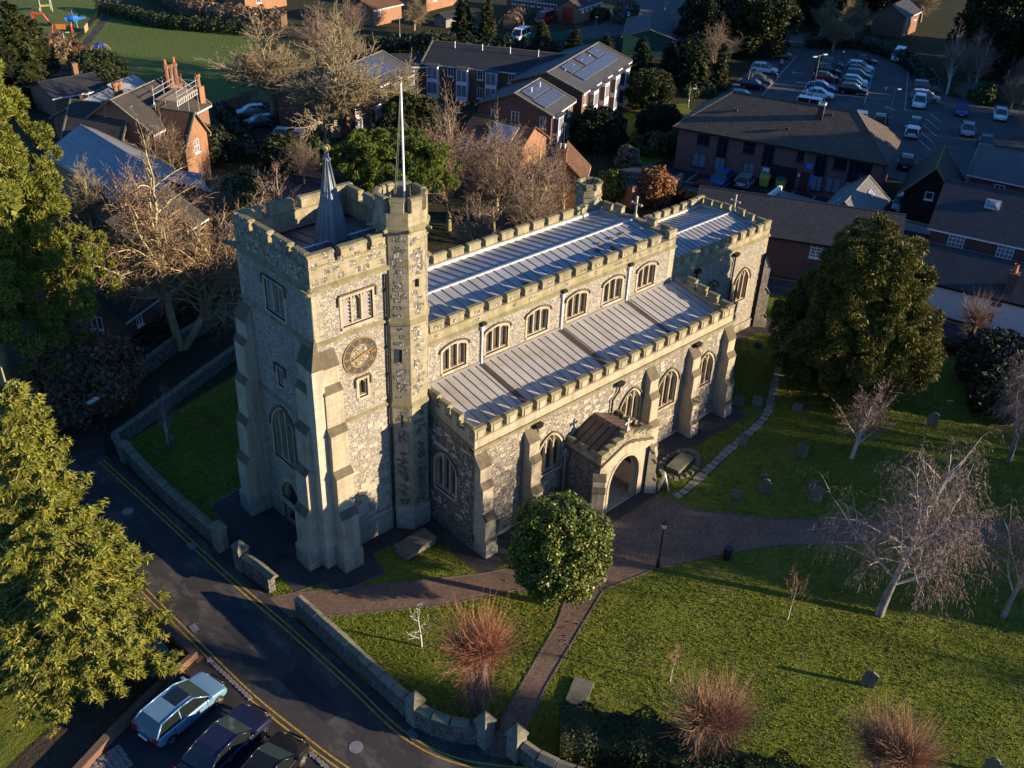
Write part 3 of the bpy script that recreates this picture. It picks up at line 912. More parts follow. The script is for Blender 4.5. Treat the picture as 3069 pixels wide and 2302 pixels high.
for (x, y, a) in ((116.6, 31.6, 25), (107.5, 26.0, 70), (108.6, 40.6, 115), (113.0, 44.4, 115)):
    b = MB(); u = Vector((math.cos(R(a)), math.sin(R(a)))); n = Vector((-u.y, u.x)); c = Vector((x, y))
    P = lambda s, t: (*(c + u * s + n * t), 0.014)
    b.poly([P(-1, -.12), P(.2, -.12), P(.2, .12), P(-1, .12)]); b.poly([P(.2, -.4), P(1, 0), P(.2, .4)])
    struct(b.build('direction_arrow', 'line_white'))

# ------------------------------------------------------------------ churchyard wall, piers, gate
def wall_run(label, pts, h, th=0.4, mat='flint_wall', cop='wall_coping', step=0.85, cat='wall', name='churchyard_wall'):
    ln = smoothline(pts, 6) if len(pts) > 2 else pts
    root = empty(name, (ln[0][0], ln[0][1], 0))
    o = Vector((ln[0][0], ln[0][1]))
    b = MB(); strip(b, [(p[0] - o.x, p[1] - o.y) for p in ln], th, 0, h)
    b.build('wall_body', mat, root)
    bb = MB()
    L = step * .48
    pr = [(-th / 2 - .06, 0), (th / 2 + .06, 0), (th / 2 + .06, .07), (0, .2), (-th / 2 - .06, .07)]
    bb.hexa([(-L, y, z) for y, z in pr], [(L, y, z) for y, z in pr])
    me = bb.mesh('coping_stone', [cop])
    acc = step / 2
    for i in range(1, len(ln)):
        p, q = Vector(ln[i - 1]), Vector(ln[i])
        d = q - p
        while acc < d.length:
            w = p + d.normalized() * acc - o
            link('coping_stone', me, root, (w.x, w.y, h), math.atan2(d.y, d.x) + rnd(-.015, .015), (rnd(.97, 1.0), rnd(.95, 1.05), rnd(.85, 1.15)))
            acc += step
        acc -= d.length
    return tag(root, label, cat)
wall_run('low flint wall along the dark churchyard grass north of the tower gate', [(-4.45, 15.2), (-4.45, 11), (-4.1, 5.0)], 1.05)
wall_run('short flint wall between the gate pier and the brick path opening', [(-3.98, 2.1), (-3.82, 1.0), (-3.72, -.1)], 1.1)
wall_run('long straight flint wall beside the road below the brick path', [(-3.55, -2.35), (-3.35, -7), (-3.22, -11.1)], 1.1)
wall_run('curved flint wall at the road bend under the red twigged tree', [(-3.2, -11.6), (-2.9, -12.55), (-2.4, -13.4), (-1.75, -14.1)], 1.15)
wall_run('flint wall running off below the dark hedge at the bottom', [(-.9, -16.1), (-.7, -17.2), (.3, -19.4), (3, -24)], 1.0)
wall_run('dark wall along the lane north of the churchyard', [(-4.6, 15.6), (-4.3, 17.2), (-2.6, 18.0), (7.5, 22.6), (16, 26)], .9, .35)
wall_run('garden wall on the far side of the shaded lane', [(-10, 21.2), (-4, 21.8), (5.6, 26.6), (15, 30)], 1.1, .35)
bb = MB()
s = .32
bb.box(-s, s, -s, s, 0, 1.45, 0)
bb.box(-s - .06, s + .06, -s - .06, s + .06, 1.45, 1.58, 1)
bb.hexa([(-s - .06, -s - .06, 1.58), (s + .06, -s - .06, 1.58), (s + .06, s + .06, 1.58), (-s - .06, s + .06, 1.58)], [(-.03, -.03, 1.98), (.03, -.03, 1.98), (.03, .03, 1.98), (-.03, .03, 1.98)], 1)
pm = bb.mesh('gate_pier', ['pier_stone', 'wall_coping'])
for lab, x, y, z in (('stone gate pier with pyramid cap on the north side of the tower gate', -4.1, 4.6, 1.0), ('stone gate pier with pyramid cap on the south side of the tower gate', -4.0, 2.45, 1.0), ('stone pier with pyramid cap where the road wall begins to curve', -3.18, -11.4, .95), ('tall pier beside the iron gate at the red twigged tree', -1.6, -14.35, 1.0), ('tall pier beside the iron gate next to the dark hedge', -1.0, -15.75, 1.0), ('squat pier at the shaded road end below the street lamp', -4.55, 15.4, .8)):
    o = link('gate_pier', pm, None, (x, y, 0), R(3), (.95, .95, z)); tag(o, lab, 'pier')
gt = empty('iron_gate', (-1.5, -14.6, 0), R(22))
b = MB(); b.box(-.02, .02, -.02, .02, 0, 1.3); b.box(.98, 1.02, -.02, .02, 0, 1.2); b.box(0, 1, -.015, .015, .15, .19); b.box(0, 1, -.015, .015, 1.05, 1.09); b.build('gate_frame', 'black_metal', gt)
bb = MB(); bb.box(-.012, .012, -.012, .012, .15, 1.2); bm_ = bb.mesh('bar', ['black_metal'])
for i in range(8):
    link('bar', bm_, gt, (.1 + i * .105, 0, 0))
tag(gt, 'black iron gate standing open beside the brick footpath', 'gate')
gt = empty('iron_gate', (-3.75, 4.2, 0), R(-70))
for i in range(9):
    link('bar', bm_, gt, (.1 + i * .105, 0, 0))
b = MB(); b.box(0, 1, -.015, .015, .15, .19); b.box(0, 1, -.015, .015, 1.05, 1.09); b.build('gate_frame', 'black_metal', gt)
tag(gt, 'black iron gate folded back behind the pier before the tower door', 'gate')
# low brick edge wall of the bed beside the parked cars
lw = empty('brick_edge_wall', (-9.3, 2.6, 0))
b = MB(); strip(b, [(0, 0), (.42, -4.2), (-1.3, -4.75), (-4.2, -5.9), (-7, -7.2)], .32, 0, .38); b.build('wall_body', 'brick_brown', lw)
b = MB(); strip(b, [(0, 0), (.42, -4.2), (-1.3, -4.75), (-4.2, -5.9), (-7, -7.2)], .36, .38, .06); b.build('wall_top', 'verge_brick', lw)
tag(lw, 'low brick edging wall between the garden bed and the parked cars', 'wall')

# repairs and ironwork in the road
for k, q in enumerate(([(-7.9, 8.2), (-6.9, 8.1), (-6.8, 5.9), (-7.8, 6.0)], [(-6.6, -5.2), (-5.4, -5.3), (-5.3, -8.9), (-6.3, -8.8)], [(-6.9, -.6), (-6.2, -.7), (-6.1, -2.6), (-6.8, -2.5)])):
    sheet('road_patch', q, 0.013, 'asphalt_dark')
bb = MB(); bb.box(-.3, .3, -.22, .22, 0, .012, 0)
for k in range(6):
    bb.box(-.26 + k * .095, -.21 + k * .095, -.18, .18, .012, .02, 1)
dg_ = bb.mesh('drain_grating', ['black_metal', 'grey_metal'])
for x, y, lab in ((-5.25, 5.8, 'iron drain grating by the yellow lines before the tower gate'), (-8.0, .2, 'iron drain grating beside the brick verge'), (-3.75, -11.9, 'iron drain grating below the wall pier at the road bend')):
    o = link('drain_grating', dg_, None, (x, y, .014), R(88)); tag(o, lab, 'drain')
bb = MB(); bb.cyl((0, 0), .32, .32, 0, .012, 16); mm_ = bb.mesh('manhole_cover', ['grey_metal'])
for x, y, lab in ((-6.6, 10.8, 'round manhole cover in the shaded upper road'), (-6.0, -10.8, 'round manhole cover in the road near the bend')):
    o = link('manhole_cover', mm_, None, (x, y, .012)); tag(o, lab, 'manhole cover')
# ------------------------------------------------------------------ the church
CH = empty('church', (0, 0, 0))
tag(CH, 'flint and stone church with battlemented west tower, lead roofs and south porch', 'church')
XU, YU = (1, 0, 0), (0, 1, 0)
XN, YN = (-1, 0, 0), (0, -1, 0)
def rect(a0, a1, z0, z1):
    return [(a0, z0), (a1, z0), (a1, z1), (a0, z1)]
def course(b, x0, x1, y0, y1, z0, z1, d, m=0):
    """a string course all round a rectangular block, sloped on top"""
    q0 = [(x0 - d, y0 - d), (x1 + d, y0 - d), (x1 + d, y1 + d), (x0 - d, y1 + d)]
    q1 = [(x0, y0), (x1, y0), (x1, y1), (x0, y1)]
    zm = z0 + (z1 - z0) * .55
    for i in range(4):
        j = (i + 1) % 4
        b.poly([(*q1[i], z0), (*q1[j], z0), (*q0[j], z0), (*q0[i], z0)][::-1], m)
        b.poly([(*q0[i], z0), (*q0[j], z0), (*q0[j], zm), (*q0[i], zm)], m)
        b.poly([(*q0[i], zm), (*q0[j], zm), (*q1[j], z1), (*q1[i], z1)], m)
def window(o, u, n, hole, lights, sill, spring, parent=CH, glass='church_glass', depth=0.26, mull=0.1, hood=True, fr=0.14, louvre=(), blind=(), frame='ashlar', name='window', sq=False):
    """stone tracery and one pane per light in an opening cut in a wall"""
    xs = [p[0] for p in hole]
    x0, x1 = min(xs), max(xs)
    top = max(p[1] for p in hole)
    b = MB()
    ring(b, o, u, n, hole, fr, -.05, .035, 0)
    ring(b, o, u, n, hole, -.07, -depth, -.06, 0)
    w = (x1 - x0) / lights
    cx = (x0 + x1) / 2
    def topat(x):
        if sq:
            return top
        t = abs((x - cx) / ((x1 - x0) / 2))
        return spring + (top - spring) * max(0, 1 - t ** 1.5) ** .66
    for i in range(1, lights):
        xm = x0 + w * i
        b.obox(o, u, n, xm - mull / 2, xm + mull / 2, -depth + .02, -.05, sill, topat(xm) + .02)
    for i in range(lights):
        a0, a1 = x0 + w * i + mull * .4, x0 + w * (i + 1) - mull * .4
        zc = min(topat(a0), topat(a1), topat((a0 + a1) / 2))
        sp = min(zc - .03, spring + .05 + (.12 if i not in (0, lights - 1) else 0)) if not sq else top - w * .75
        ap = min(topat((a0 + a1) / 2) - .05, sp + w * .85) if not sq else top - .06
        L = arch(a0 + .02, a1 - .02, sill, sp, ap, 5)[2:]
        for k in range(len(L) - 1):
            p, q = L[k], L[k + 1]
            b.prism(o, u, n, [p, q, (q[0], q[1] + .07), (p[0], p[1] + .07)], -depth + .03, -.09)
    if hood:
        h = [(x0 - .16, spring)] + [(cx + (p[0] - cx) * (1 + .3 / (x1 - x0)), p[1] + .16) for p in hole[2:][::-1]] + [(x1 + .16, spring)] if not sq else [(x0 - .16, top - .35), (x0 - .16, top + .16), (x1 + .16, top + .16), (x1 + .16, top - .35)]
        for p, q in zip(h[:-1], h[1:]):
            d = Vector((q[0] - p[0], q[1] - p[1]))
            if d.length < 1e-4:
                continue
            nn = Vector((-d.y, d.x)).normalized() * .075
            b.prism(o, u, n, [p, q, (q[0] + nn.x, q[1] + nn.y), (p[0] + nn.x, p[1] + nn.y)], 0.0, .11, 1)
    b.prism(o, u, n, rect(x0 - .1, x1 + .1, sill - .14, sill), -.05, .09, 0)
    wn = b.build(name, [frame, 'weathering'], parent)
    for i in range(lights):
        a0, a1 = x0 + w * i + .01, x0 + w * (i + 1) - .01
        pts = [(a0, sill), (a1, sill)] + [(a1 + (a0 - a1) * t / 6, topat(a1 + (a0 - a1) * t / 6) + (.02 if not sq else 0)) for t in range(7)]
        pb = MB()
        P = [Vector(o) + Vector(u) * a + Vector(n) * (-depth + .04) + V3(0, 0, z) for a, z in pts]
        if (P[1] - P[0]).cross(P[2] - P[0]).dot(Vector(n)) < 0:
            P.reverse()
        pb.poly(P)
        pb.build('pane', glass if i not in blind else 'flint_tower', wn)
        if i in louvre:
            k = int((spring - sill) / .19) + 1
            for q in range(k):
                z = sill + .05 + q * .2
                lb = MB()
                lb.prism(o, u, n, rect(a0 + .04, a1 - .04, z, z + .03), -depth + .05, -.1)
                A = [Vector(o) + Vector(u) * a + Vector(n) * d + V3(0, 0, zz) for a, d, zz in ((a0 + .04, -.08, z), (a1 - .04, -.08, z), (a1 - .04, -depth + .06, z + .19), (a0 + .04, -depth + .06, z + .19))]
                if (A[1] - A[0]).cross(A[2] - A[0]).z < 0:
                    A.reverse()
                lb.poly(A)
                lb.build('slat', 'louvre', wn)
    return wn
def buttress(o, u, n, a0, a1, stages, top, parent, mats=('ashlar', 'weathering', 'plinth'), plinth=1.2, pl=.1):
    """stepped buttress: stages = [(z at which the stage ends, projection)], sloped weatherings between, dying into the wall at top"""
    o = Vector(o); u = Vector(u); n = Vector(n)
    b = MB()
    pr = [(stages[0][1], 0.0)]
    kind = []
    for i, (z, p) in enumerate(stages):
        pr.append((p, z)); kind.append(0)
        nx = stages[i + 1][1] if i + 1 < len(stages) else 0.0
        zz = z + (p - nx) * 1.25 if i + 1 < len(stages) else top
        pr.append((nx, zz)); kind.append(1)
    P = lambda a, d, z: o + u * a + n * d + V3(0, 0, z)
    flip = u.cross(UP).dot(n) < 0
    def add(q, m):
        if flip:
            q = q[::-1]
        b.poly(q, m)
    for k, ((d0, z0), (d1, z1)) in enumerate(zip(pr[:-1], pr[1:])):
        e = .04 if kind[k] == 1 else 0
        add([P(a0 - e, d0 + e, z0 - e), P(a1 + e, d0 + e, z0 - e), P(a1 + e, d1 + e * .3, z1 + e * .5), P(a0 - e, d1 + e * .3, z1 + e * .5)], kind[k])
        if e:
            add([P(a0 - e, d0, z0 - e - .05), P(a1 + e, d0, z0 - e - .05), P(a1 + e, d0 + e, z0 - e), P(a0 - e, d0 + e, z0 - e)], 1)
        for a, f in ((a0, False), (a1, True)):
            q = [P(a, -.02, z0), P(a, d0, z0), P(a, d1, z1), P(a, -.02, z1)]
            add(q if not f else q[::-1], 0)
    if plinth:
        p = stages[0][1]
        b.obox(o, u, n, a0 - pl, a1 + pl, -.02, p + pl, 0, plinth, 2)
        A = [P(a0 - pl, p + pl, plinth), P(a1 + pl, p + pl, plinth), P(a1, p, plinth + .16), P(a0, p, plinth + .16)]
        add(A, 2)
        for a, s_, f in ((a0, -pl, False), (a1, pl, True)):
            q = [P(a + s_, 0, plinth), P(a + s_, p + pl, plinth), P(a, p, plinth + .16), P(a, 0, plinth + .16)]
            add(q if not f else q[::-1], 2)
    return b.build('buttress', list(mats), parent)
def merlon_mesh(w, th, h, mats=('ashlar_old', 'coping_moss'), panel=False):
    b = MB()
    b.box(-w / 2, w / 2, -th / 2, th / 2, 0, h - .1, 0)
    e = .045
    x, y = w / 2 + e, th / 2 + e
    b.hexa([(-x, -y, h - .1), (x, -y, h - .1), (x, y, h - .1), (-x, y, h - .1)], [(-x, -y * .55, h + .02), (x, -y * .55, h + .02), (x, y * .55, h + .02), (-x, y * .55, h + .02)], 1)
    if panel:
        b.box(-w * .26, w * .26, -th / 2 - .035, -th / 2 + .01, -.12, h - .14, 2)
    return b.mesh('merlon', list(mats) + ['ashlar'])
def parapet(b, x0, x1, y0, y1, z0, z1, m=0, mt=1, e=.04):
    b.box(x0, x1, y0, y1, z0, z1 - .05, m)
    b.box(x0 - e, x1 + e, y0 - e, y1 + e, z1 - .05, z1 + .03, mt)
blk = MB(); blk.box(-.5, .5, -.5, .5, -.5, .5)
BLOCK = {k: blk.mesh('stone_block', [k]) for k in ('ashlar_pale', 'ashlar', 'flint_knapped', 'flint_dark', 'ashlar_old')}
def block(o, u, n, a, z, w, h, parent, mat='ashlar_pale', d=.024, name='stone_block'):
    p = Vector(o) + Vector(u) * a + UP * z
    ob = link(name, BLOCK[mat], parent, p, math.atan2(Vector(u).y, Vector(u).x), (w, d * 2, h))
    return ob
def patch(o, u, n, a0, a1, z0, z1, cnt, parent, avoid=(), mat='ashlar_pale', wh=((.22, .6), (.14, .28)), seed=1, name='stone_block'):
    rs = random.Random(seed)
    for _ in range(cnt):
        w, h = rs.uniform(*wh[0]), rs.uniform(*wh[1])
        a, z = rs.uniform(a0 + w / 2, a1 - w / 2), round(rs.uniform(z0 + .2, z1 - .2) / .26) * .26
        if any(x0 - w / 2 - .2 < a < x1 + w / 2 + .2 and y0 - .25 < z < y1 + .2 for x0, x1, y0, y1 in avoid):
            continue
        block(o, u, n, a, z, w, h, parent, mat, rs.uniform(.012, .026), name)
def quoins(o, u, n, a, sgn, z0, z1, parent, mat='ashlar', h=.3, wl=.55, ws=.3):
    z, k = z0, 0
    while z < z1 - h:
        w = wl if k % 2 else ws
        block(o, u, n, a + sgn * w / 2, z + h / 2, w, h - .02, parent, mat, .02, 'quoin')
        z += h; k += 1

# --- tower
TX, TY = 6.8, 6.72
b = MB()
wS = [rect(1.62, 3.38, 13.78, 15.3), rect(2.33, 2.85, 9.5, 10.5)]
wW_win = arch(2.45, 4.95, 4.3, 6.3, 7.85)
wW_door = arch(2.75, 4.7, .02, 1.9, 3.05)
wW = [rect(2.45, 4.2, 13.62, 15.35), rect(3.25, 3.8, 9.4, 10.45), wW_win, wW_door]
b.wall((0, 0, 0), XU, YN, rect(0, TX, 0, 16.2), wS, .3, 0, 1)
b.wall((0, 0, 0), YU, XN, rect(0, TY, 0, 16.2), wW, .45, 0, 1)
b.poly([(TX, 0, 0), (TX, TY, 0), (TX, TY, 16.2), (TX, 0, 16.2)])
b.poly([(TX, TY, 0), (0, TY, 0), (0, TY, 16.2), (TX, TY, 16.2)])
course(b, 0, TX, 0, TY, 16.08, 16.34, .14, 2)
course(b, 0, TX, 0, TY, 13.26, 13.46, .1, 2)
course(b, 0, TX, 0, TY, 8.36, 8.54, .09, 2)
course(b, 0, TX, 0, TY, 1.2, 1.5, .1, 3)
for (x0, x1, y0, y1) in ((-.1, 0, -.1, 2.6), (-.1, 0, 4.9, TY + .1), (-.1, TX, -.1, 0)):
    b.box(x0, x1, y0, y1, 0, 1.2, 3)
TW = b.build('tower', ['flint_tower', 'ashlar', 'coping_moss', 'plinth'], CH)
b = MB()
th = .42
z0, z1 = 16.34, 17.32
parapet(b, 0, TX, 0, th, z0, z1); parapet(b, 0, TX, TY - th, TY, z0, z1); parapet(b, 0, th, th, TY - th, z0, z1); parapet(b, TX - th, TX, th, TY - th, z0, z1)
PR = b.build('parapet', ['ashlar_old', 'coping_moss'], CH)
mz = 17.34
def mer(x, y, w, rz, parent, z=mz, h=.58, t=.42, **k):
    key = (round(w, 2), h, t, tuple(sorted(k.items())))
    if key not in CHILD:
        CHILD[key] = merlon_mesh(w, t, h, **k)
    o = link('merlon', CHILD[key], parent, (x, y, z), rz + rnd(-.014, .014), (rnd(.97, 1.02), rnd(.96, 1.02), rnd(.93, 1.04)))
    return o
for y0, y1 in ((5.3, 6.3), (3.55, 4.82), (1.8, 3.06), (.43, 1.34)):
    mer(.21, (y0 + y1) / 2, y1 - y0, R(-90), PR)
    mer(TX - .21, (y0 + y1) / 2, y1 - y0, R(90), PR)
for x0, x1 in ((0, 1.38), (1.78, 3.19), (3.5, 4.4)):
    mer((x0 + x1) / 2, .21, x1 - x0, 0, PR)
for x0, x1 in ((0, 1.4), (1.85, 3.2), (3.65, 4.95), (5.4, 6.8)):
    mer((x0 + x1) / 2, TY - .21, x1 - x0, R(180), PR)
# chequer of knapped flint in the parapet
c = .43
for r_ in range(4):
    z = 16.55 + r_ * .4
    for k in range(15):
        y = .25 + k * .435
        if (r_ + k) % 2 == 0 and y < TY - .1:
            if r_ == 3 and not any(a + .15 < y < e - .15 for a, e in ((5.3, 6.72), (3.55, 4.82), (1.8, 3.06), (0, 1.34))):
                continue
            block((0, 0, 0), YU, XN, y, z, .42, .38, PR, 'flint_knapped', .012, 'flint_panel')
    for k in range(9):
        x = .3 + k * .47 + (r_ % 2) * .2
        if (r_ * 3 + k * 2) % 5 < 3 and x < 4.1:
            if r_ == 3 and not any(a + .15 < x < e - .15 for a, e in ((0, 1.38), (1.78, 3.19), (3.5, 4.2))):
                continue
            block((0, 0, 0), XU, YN, x, z, .33, .3, PR, 'flint_knapped', .012, 'flint_panel')
# tower roof: low pitched lead, sheet by sheet
b = MB(); b.box(.42, TX - .42, .42, TY - .42, 16.1, 16.22)
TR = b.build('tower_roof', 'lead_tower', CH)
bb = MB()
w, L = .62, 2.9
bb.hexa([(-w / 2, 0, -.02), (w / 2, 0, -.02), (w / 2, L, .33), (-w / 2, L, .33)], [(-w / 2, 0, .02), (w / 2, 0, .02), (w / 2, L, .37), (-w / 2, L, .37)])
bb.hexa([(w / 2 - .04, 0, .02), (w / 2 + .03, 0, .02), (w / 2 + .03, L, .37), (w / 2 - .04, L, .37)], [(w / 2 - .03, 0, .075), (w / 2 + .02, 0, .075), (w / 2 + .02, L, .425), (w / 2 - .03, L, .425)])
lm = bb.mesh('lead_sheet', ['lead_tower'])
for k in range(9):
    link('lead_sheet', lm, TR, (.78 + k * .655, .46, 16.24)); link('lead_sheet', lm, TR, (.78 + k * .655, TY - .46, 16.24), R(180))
b = MB(); b.box(.42, TX - .42, TY / 2 - .07, TY / 2 + .07, 16.55, 16.67); b.build('ridge_roll', 'flashing', TR)
window((0, 0, 0), XU, YN, wS[0], 3, 13.78, 15.2, louvre=(0, 2), blind=(1,), sq=True, depth=.3, fr=.13)
window((0, 0, 0), XU, YN, wS[1], 1, 9.5, 10.3, sq=True, depth=.3, fr=.16)
window((0, 0, 0), YU, XN, wW[0], 3, 13.62, 15.2, louvre=(0, 2), blind=(1,), sq=True, depth=.35, fr=.15, frame='ashlar')
window((0, 0, 0), YU, XN, wW[1], 1, 9.4, 10.3, sq=True, depth=.3, fr=.14, frame='ashlar_pale', glass='louvre')
window((0, 0, 0), YU, XN, wW_win, 4, 4.3, 6.3, depth=.45, fr=.2, frame='ashlar')
# west door: moulded orders and planked leaves
b = MB()
ring(b, (0, 0, 0), YU, XN, wW_door, .32, -.05, .05, 0)
ring(b, (0, 0, 0), YU, XN, [(3.725 + (p[0] - 3.725) * .86, p[1] * (.95 if p[1] > .1 else 1)) for p in wW_door], .14, -.45, -.18, 0)
dr = b.build('doorway', ['ashlar', 'weathering'], CH)
for i in range(8):
    bb = MB(); y = 2.8 + i * .232
    t = abs(y + .1 - 3.725) / .98
    bb.obox((0, 0, 0), YU, XN, y, y + .222, -.44, -.38, 0.02, 1.9 + 1.1 * max(0, 1 - t ** 1.5) ** .66)
    bb.build('plank', 'wood_dark', dr)
# angle buttresses of the tower
ST5 = [(3.6, 1.36), (6.1, 1.1), (8.6, .86), (10.9, .62), (12.2, .4)]
buttress((0, 0, 0), YU, XN, .02, 1.08, ST5, 13.0, CH)
buttress((0, 0, 0), XU, YN, -.02, .98, ST5, 12.9, CH)
buttress((0, 0, 0), YU, XN, TY - .75, TY + .3, ST5, 13.0, CH)
buttress((0, TY, 0), XU, (0, 1, 0), -.02, 1.0, ST5, 13.0, CH)
buttress((0, TY, 0), XU, (0, 1, 0), 5.8, 6.8, ST5, 13.0, CH)
b = MB()
b.box(-.62, .02, -.55, .02, 0, 12.3, 0); b.hexa([(-.62, -.55, 12.3), (.02, -.55, 12.3), (.02, .02, 12.3), (-.62, .02, 12.3)], [(-.06, -.06, 13.7), (.01, -.06, 13.7), (.01, .01, 13.7), (-.06, .01, 13.7)], 1)
b.build('corner_pier', ['ashlar_pale', 'weathering'], CH)
for (x, y, a) in ((-.1, -.1, 225), (-.1, TY + .1, 135)):
    b = MB()
    u = Vector((math.cos(R(a)), math.sin(R(a)), 0)); n = Vector((-u.y, u.x, 0)); c0 = Vector((x, y, 16.2))
    b.tube([c0 - u * .1, c0 + u * .3 + UP * .05, c0 + u * .55 + UP * .12], [.16, .13, .07], 7)
    b.tube([c0 + u * .35 + n * .05 + UP * .1, c0 + u * .3 + n * .3 + UP * .28], [.06, .02], 5); b.tube([c0 + u * .35 - n * .05 + UP * .1, c0 + u * .3 - n * .3 + UP * .28], [.06, .02], 5)
    b.build('gargoyle', 'coping_moss', CH)
patch((0, 0, 0), XU, YN, 1.2, 4.2, 1.5, 4.4, 75, TW, mat='ashlar_pale', seed=3)
patch((0, 0, 0), XU, YN, 1.2, 4.2, 4.5, 8.2, 16, TW, mat='ashlar_pale', seed=4)
patch((0, 0, 0), XU, YN, 1.2, 4.2, 8.6, 13.0, 14, TW, [(1.3, 3.7, 10.7, 13.1), (2.2, 3, 9.3, 10.7)], mat='ashlar', seed=5)
patch((0, 0, 0), YU, XN, 1.2, 5.8, 1.6, 4.0, 60, TW, [(2.3, 5.3, 0, 3.6), (2.2, 5.2, 4, 8.2)], 'ashlar_pale', seed=6)
patch((0, 0, 0), YU, XN, 1.2, 5.8, 4.2, 8.2, 34, TW, [(2.2, 5.2, 4, 8.2)], 'ashlar_pale', seed=8)
quoins((0, 0, 0), XU, YN, 0, 1, 13.5, 16.0, TW, 'ashlar'); quoins((0, 0, 0), YU, XN, 0, 1, 13.5, 16.0, TW, 'ashlar'); quoins((0, 0, 0), YU, XN, TY, -1, 13.5, 16.0, TW, 'ashlar')
# black downpipe against the turret
b = MB()
b.tube([(4.14, -.12, 15.9), (4.14, -.12, 1.5), (4.1, -.26, 1.3), (4.1, -.26, .1)], .065, 8)
for k in range(9):
    b.cyl((4.14, -.12), .1, .1, 2.2 + k * 1.6, 2.32 + k * 1.6, 8)
b.build('downpipe', 'black_metal', CH)

# --- stair turret
TC = (5.5, .38)
def octa(r, z, rot=R(22.5)):
    k = r / math.cos(R(22.5))
    return [(TC[0] + k * math.cos(rot + R(45) * i), TC[1] + k * math.sin(rot + R(45) * i), z) for i in range(8)]
b = MB()
for r0, r1, za, zb, m in ((1.36, 1.36, 0, 1.25, 1), (1.36, 1.25, 1.25, 1.5, 1), (1.25, 1.25, 1.5, 8.2, 0), (1.32, 1.32, 8.2, 8.36, 2), (1.32, 1.2, 8.36, 8.5, 2), (1.2, 1.2, 8.5, 13.05, 0), (1.27, 1.27, 13.05, 13.2, 2), (1.27, 1.16, 13.2, 13.35, 2), (1.16, 1.16, 13.35, 17.95, 0), (1.16, 1.34, 17.95, 18.08, 2), (1.34, 1.34, 18.08, 18.22, 2), (1.34, 1.22, 18.22, 18.36, 2)):
    A, B2 = octa(r0, za), octa(r1, zb)
    for i in range(8):
        j = (i + 1) % 8
        b.poly([A[i], A[j], B2[j], B2[i]], m)
A, B2, C2 = octa(1.24, 18.36), octa(1.24, 18.98), octa(.95, 18.98)
D2 = octa(.95, 18.45)
for i in range(8):
    j = (i + 1) % 8
    b.poly([A[i], A[j], B2[j], B2[i]], 0); b.poly([B2[i], B2[j], C2[j], C2[i]], 2); b.poly([C2[i], C2[j], D2[j], D2[i]], 0)
b.poly(octa(.96, 18.46), 3)
ST_ = b.build('stair_turret', ['ashlar_old', 'plinth', 'coping_moss', 'lead_tower'], CH)
mt = merlon_mesh(.62, .32, .68)
for i in range(8):
    a = R(45) * i
    link('merlon', mt, ST_, (TC[0] + 1.1 * math.cos(a), TC[1] + 1.1 * math.sin(a), 18.99), a + R(90))
for i, (a, m) in enumerate(((180, 0), (225, 1), (270, 1), (315, 1))):
    n = Vector((math.cos(R(a)), math.sin(R(a)), 0)); u = Vector((-n.y, n.x, 0))
    rs = random.Random(i + 11)
    for lo, hi, r_, dens in ((1.7, 8.0, 1.25, 46), (8.7, 12.9, 1.2, 22), (13.6, 17.8, 1.16, 34)):
        for _ in range(int(dens)):
            z = round(rs.uniform(lo, hi) / .2) * .2
            a_ = rs.uniform(-.22, .22)
            block(Vector((*TC, 0)) + n * r_, u, n, a_, z, rs.uniform(.24, .5), .2, ST_, 'flint_knapped' if r_ < 1.25 else 'flint_dark', rs.uniform(.006, .014), 'flint_panel')
for a, z, w, h in ((270, 15.3, .12, .4), (225, 11.3, .14, .75), (225, 7.4, .12, .6), (315, 4.4, .12, .5)):
    n = Vector((math.cos(R(a)), math.sin(R(a)), 0)); u = Vector((-n.y, n.x, 0))
    b = MB(); b.obox(Vector((*TC, 0)) + n * 1.16, u, n, -w / 2, w / 2, 0, .105, z - h / 2, z + h / 2); b.build('slit_window', 'glass_dark', ST_)
b = MB()
for a in (180, 225, 270, 315):
    n = Vector((math.cos(R(a - 22.5)), math.sin(R(a - 22.5)), 0))
    p = Vector((*TC, 18.12)) + n * 1.38
    b.tube([p, p + n * .28 + UP * .02], [.13, .07], 6)
b.build('gargoyle', 'coping_moss', ST_)

# --- nave with clerestory
NX0, NX1, NY0, NY1 = 6.8, 28.0, .55, 7.47
W6 = [(8.2, 9.9), (11.36, 13.06), (14.6, 16.3), (17.93, 19.63), (21.2, 22.9), (24.45, 26.15)]
holes = [arch(a, c, 8.4, 9.68, 9.98) for a, c in W6]
b = MB()
b.wall((0, NY0, 0), XU, YN, rect(NX0, NX1, 6.4, 10.5), holes, .28, 0, 1)
b.poly([(NX1, NY1, 0), (NX0, NY1, 0), (NX0, NY1, 10.5), (NX1, NY1, 10.5)], 0)
b.poly([(NX1, NY0, 0), (NX1, NY1, 0), (NX1, NY1, 10.5), (NX1, NY0, 10.5)], 0)
b.box(NX1 - .5, NX1 + .02, NY0 - .02, NY0 + .3, 6.4, 10.5, 1)
NV = b.build('nave', ['flint_tower', 'ashlar'], CH)
for (a, c), h in zip(W6, holes):
    window((0, NY0, 0), XU, YN, h, 3, 8.4, 9.68, fr=.15, mull=.09)
b = MB()
course(b, NX0, NX1, NY0, NY1, 10.46, 10.68, .1, 1)
parapet(b, NX0, NX1, NY0, NY0 + .36, 10.5, 11.18); parapet(b, NX0, NX1, NY1 - .36, NY1, 10.5, 11.18)
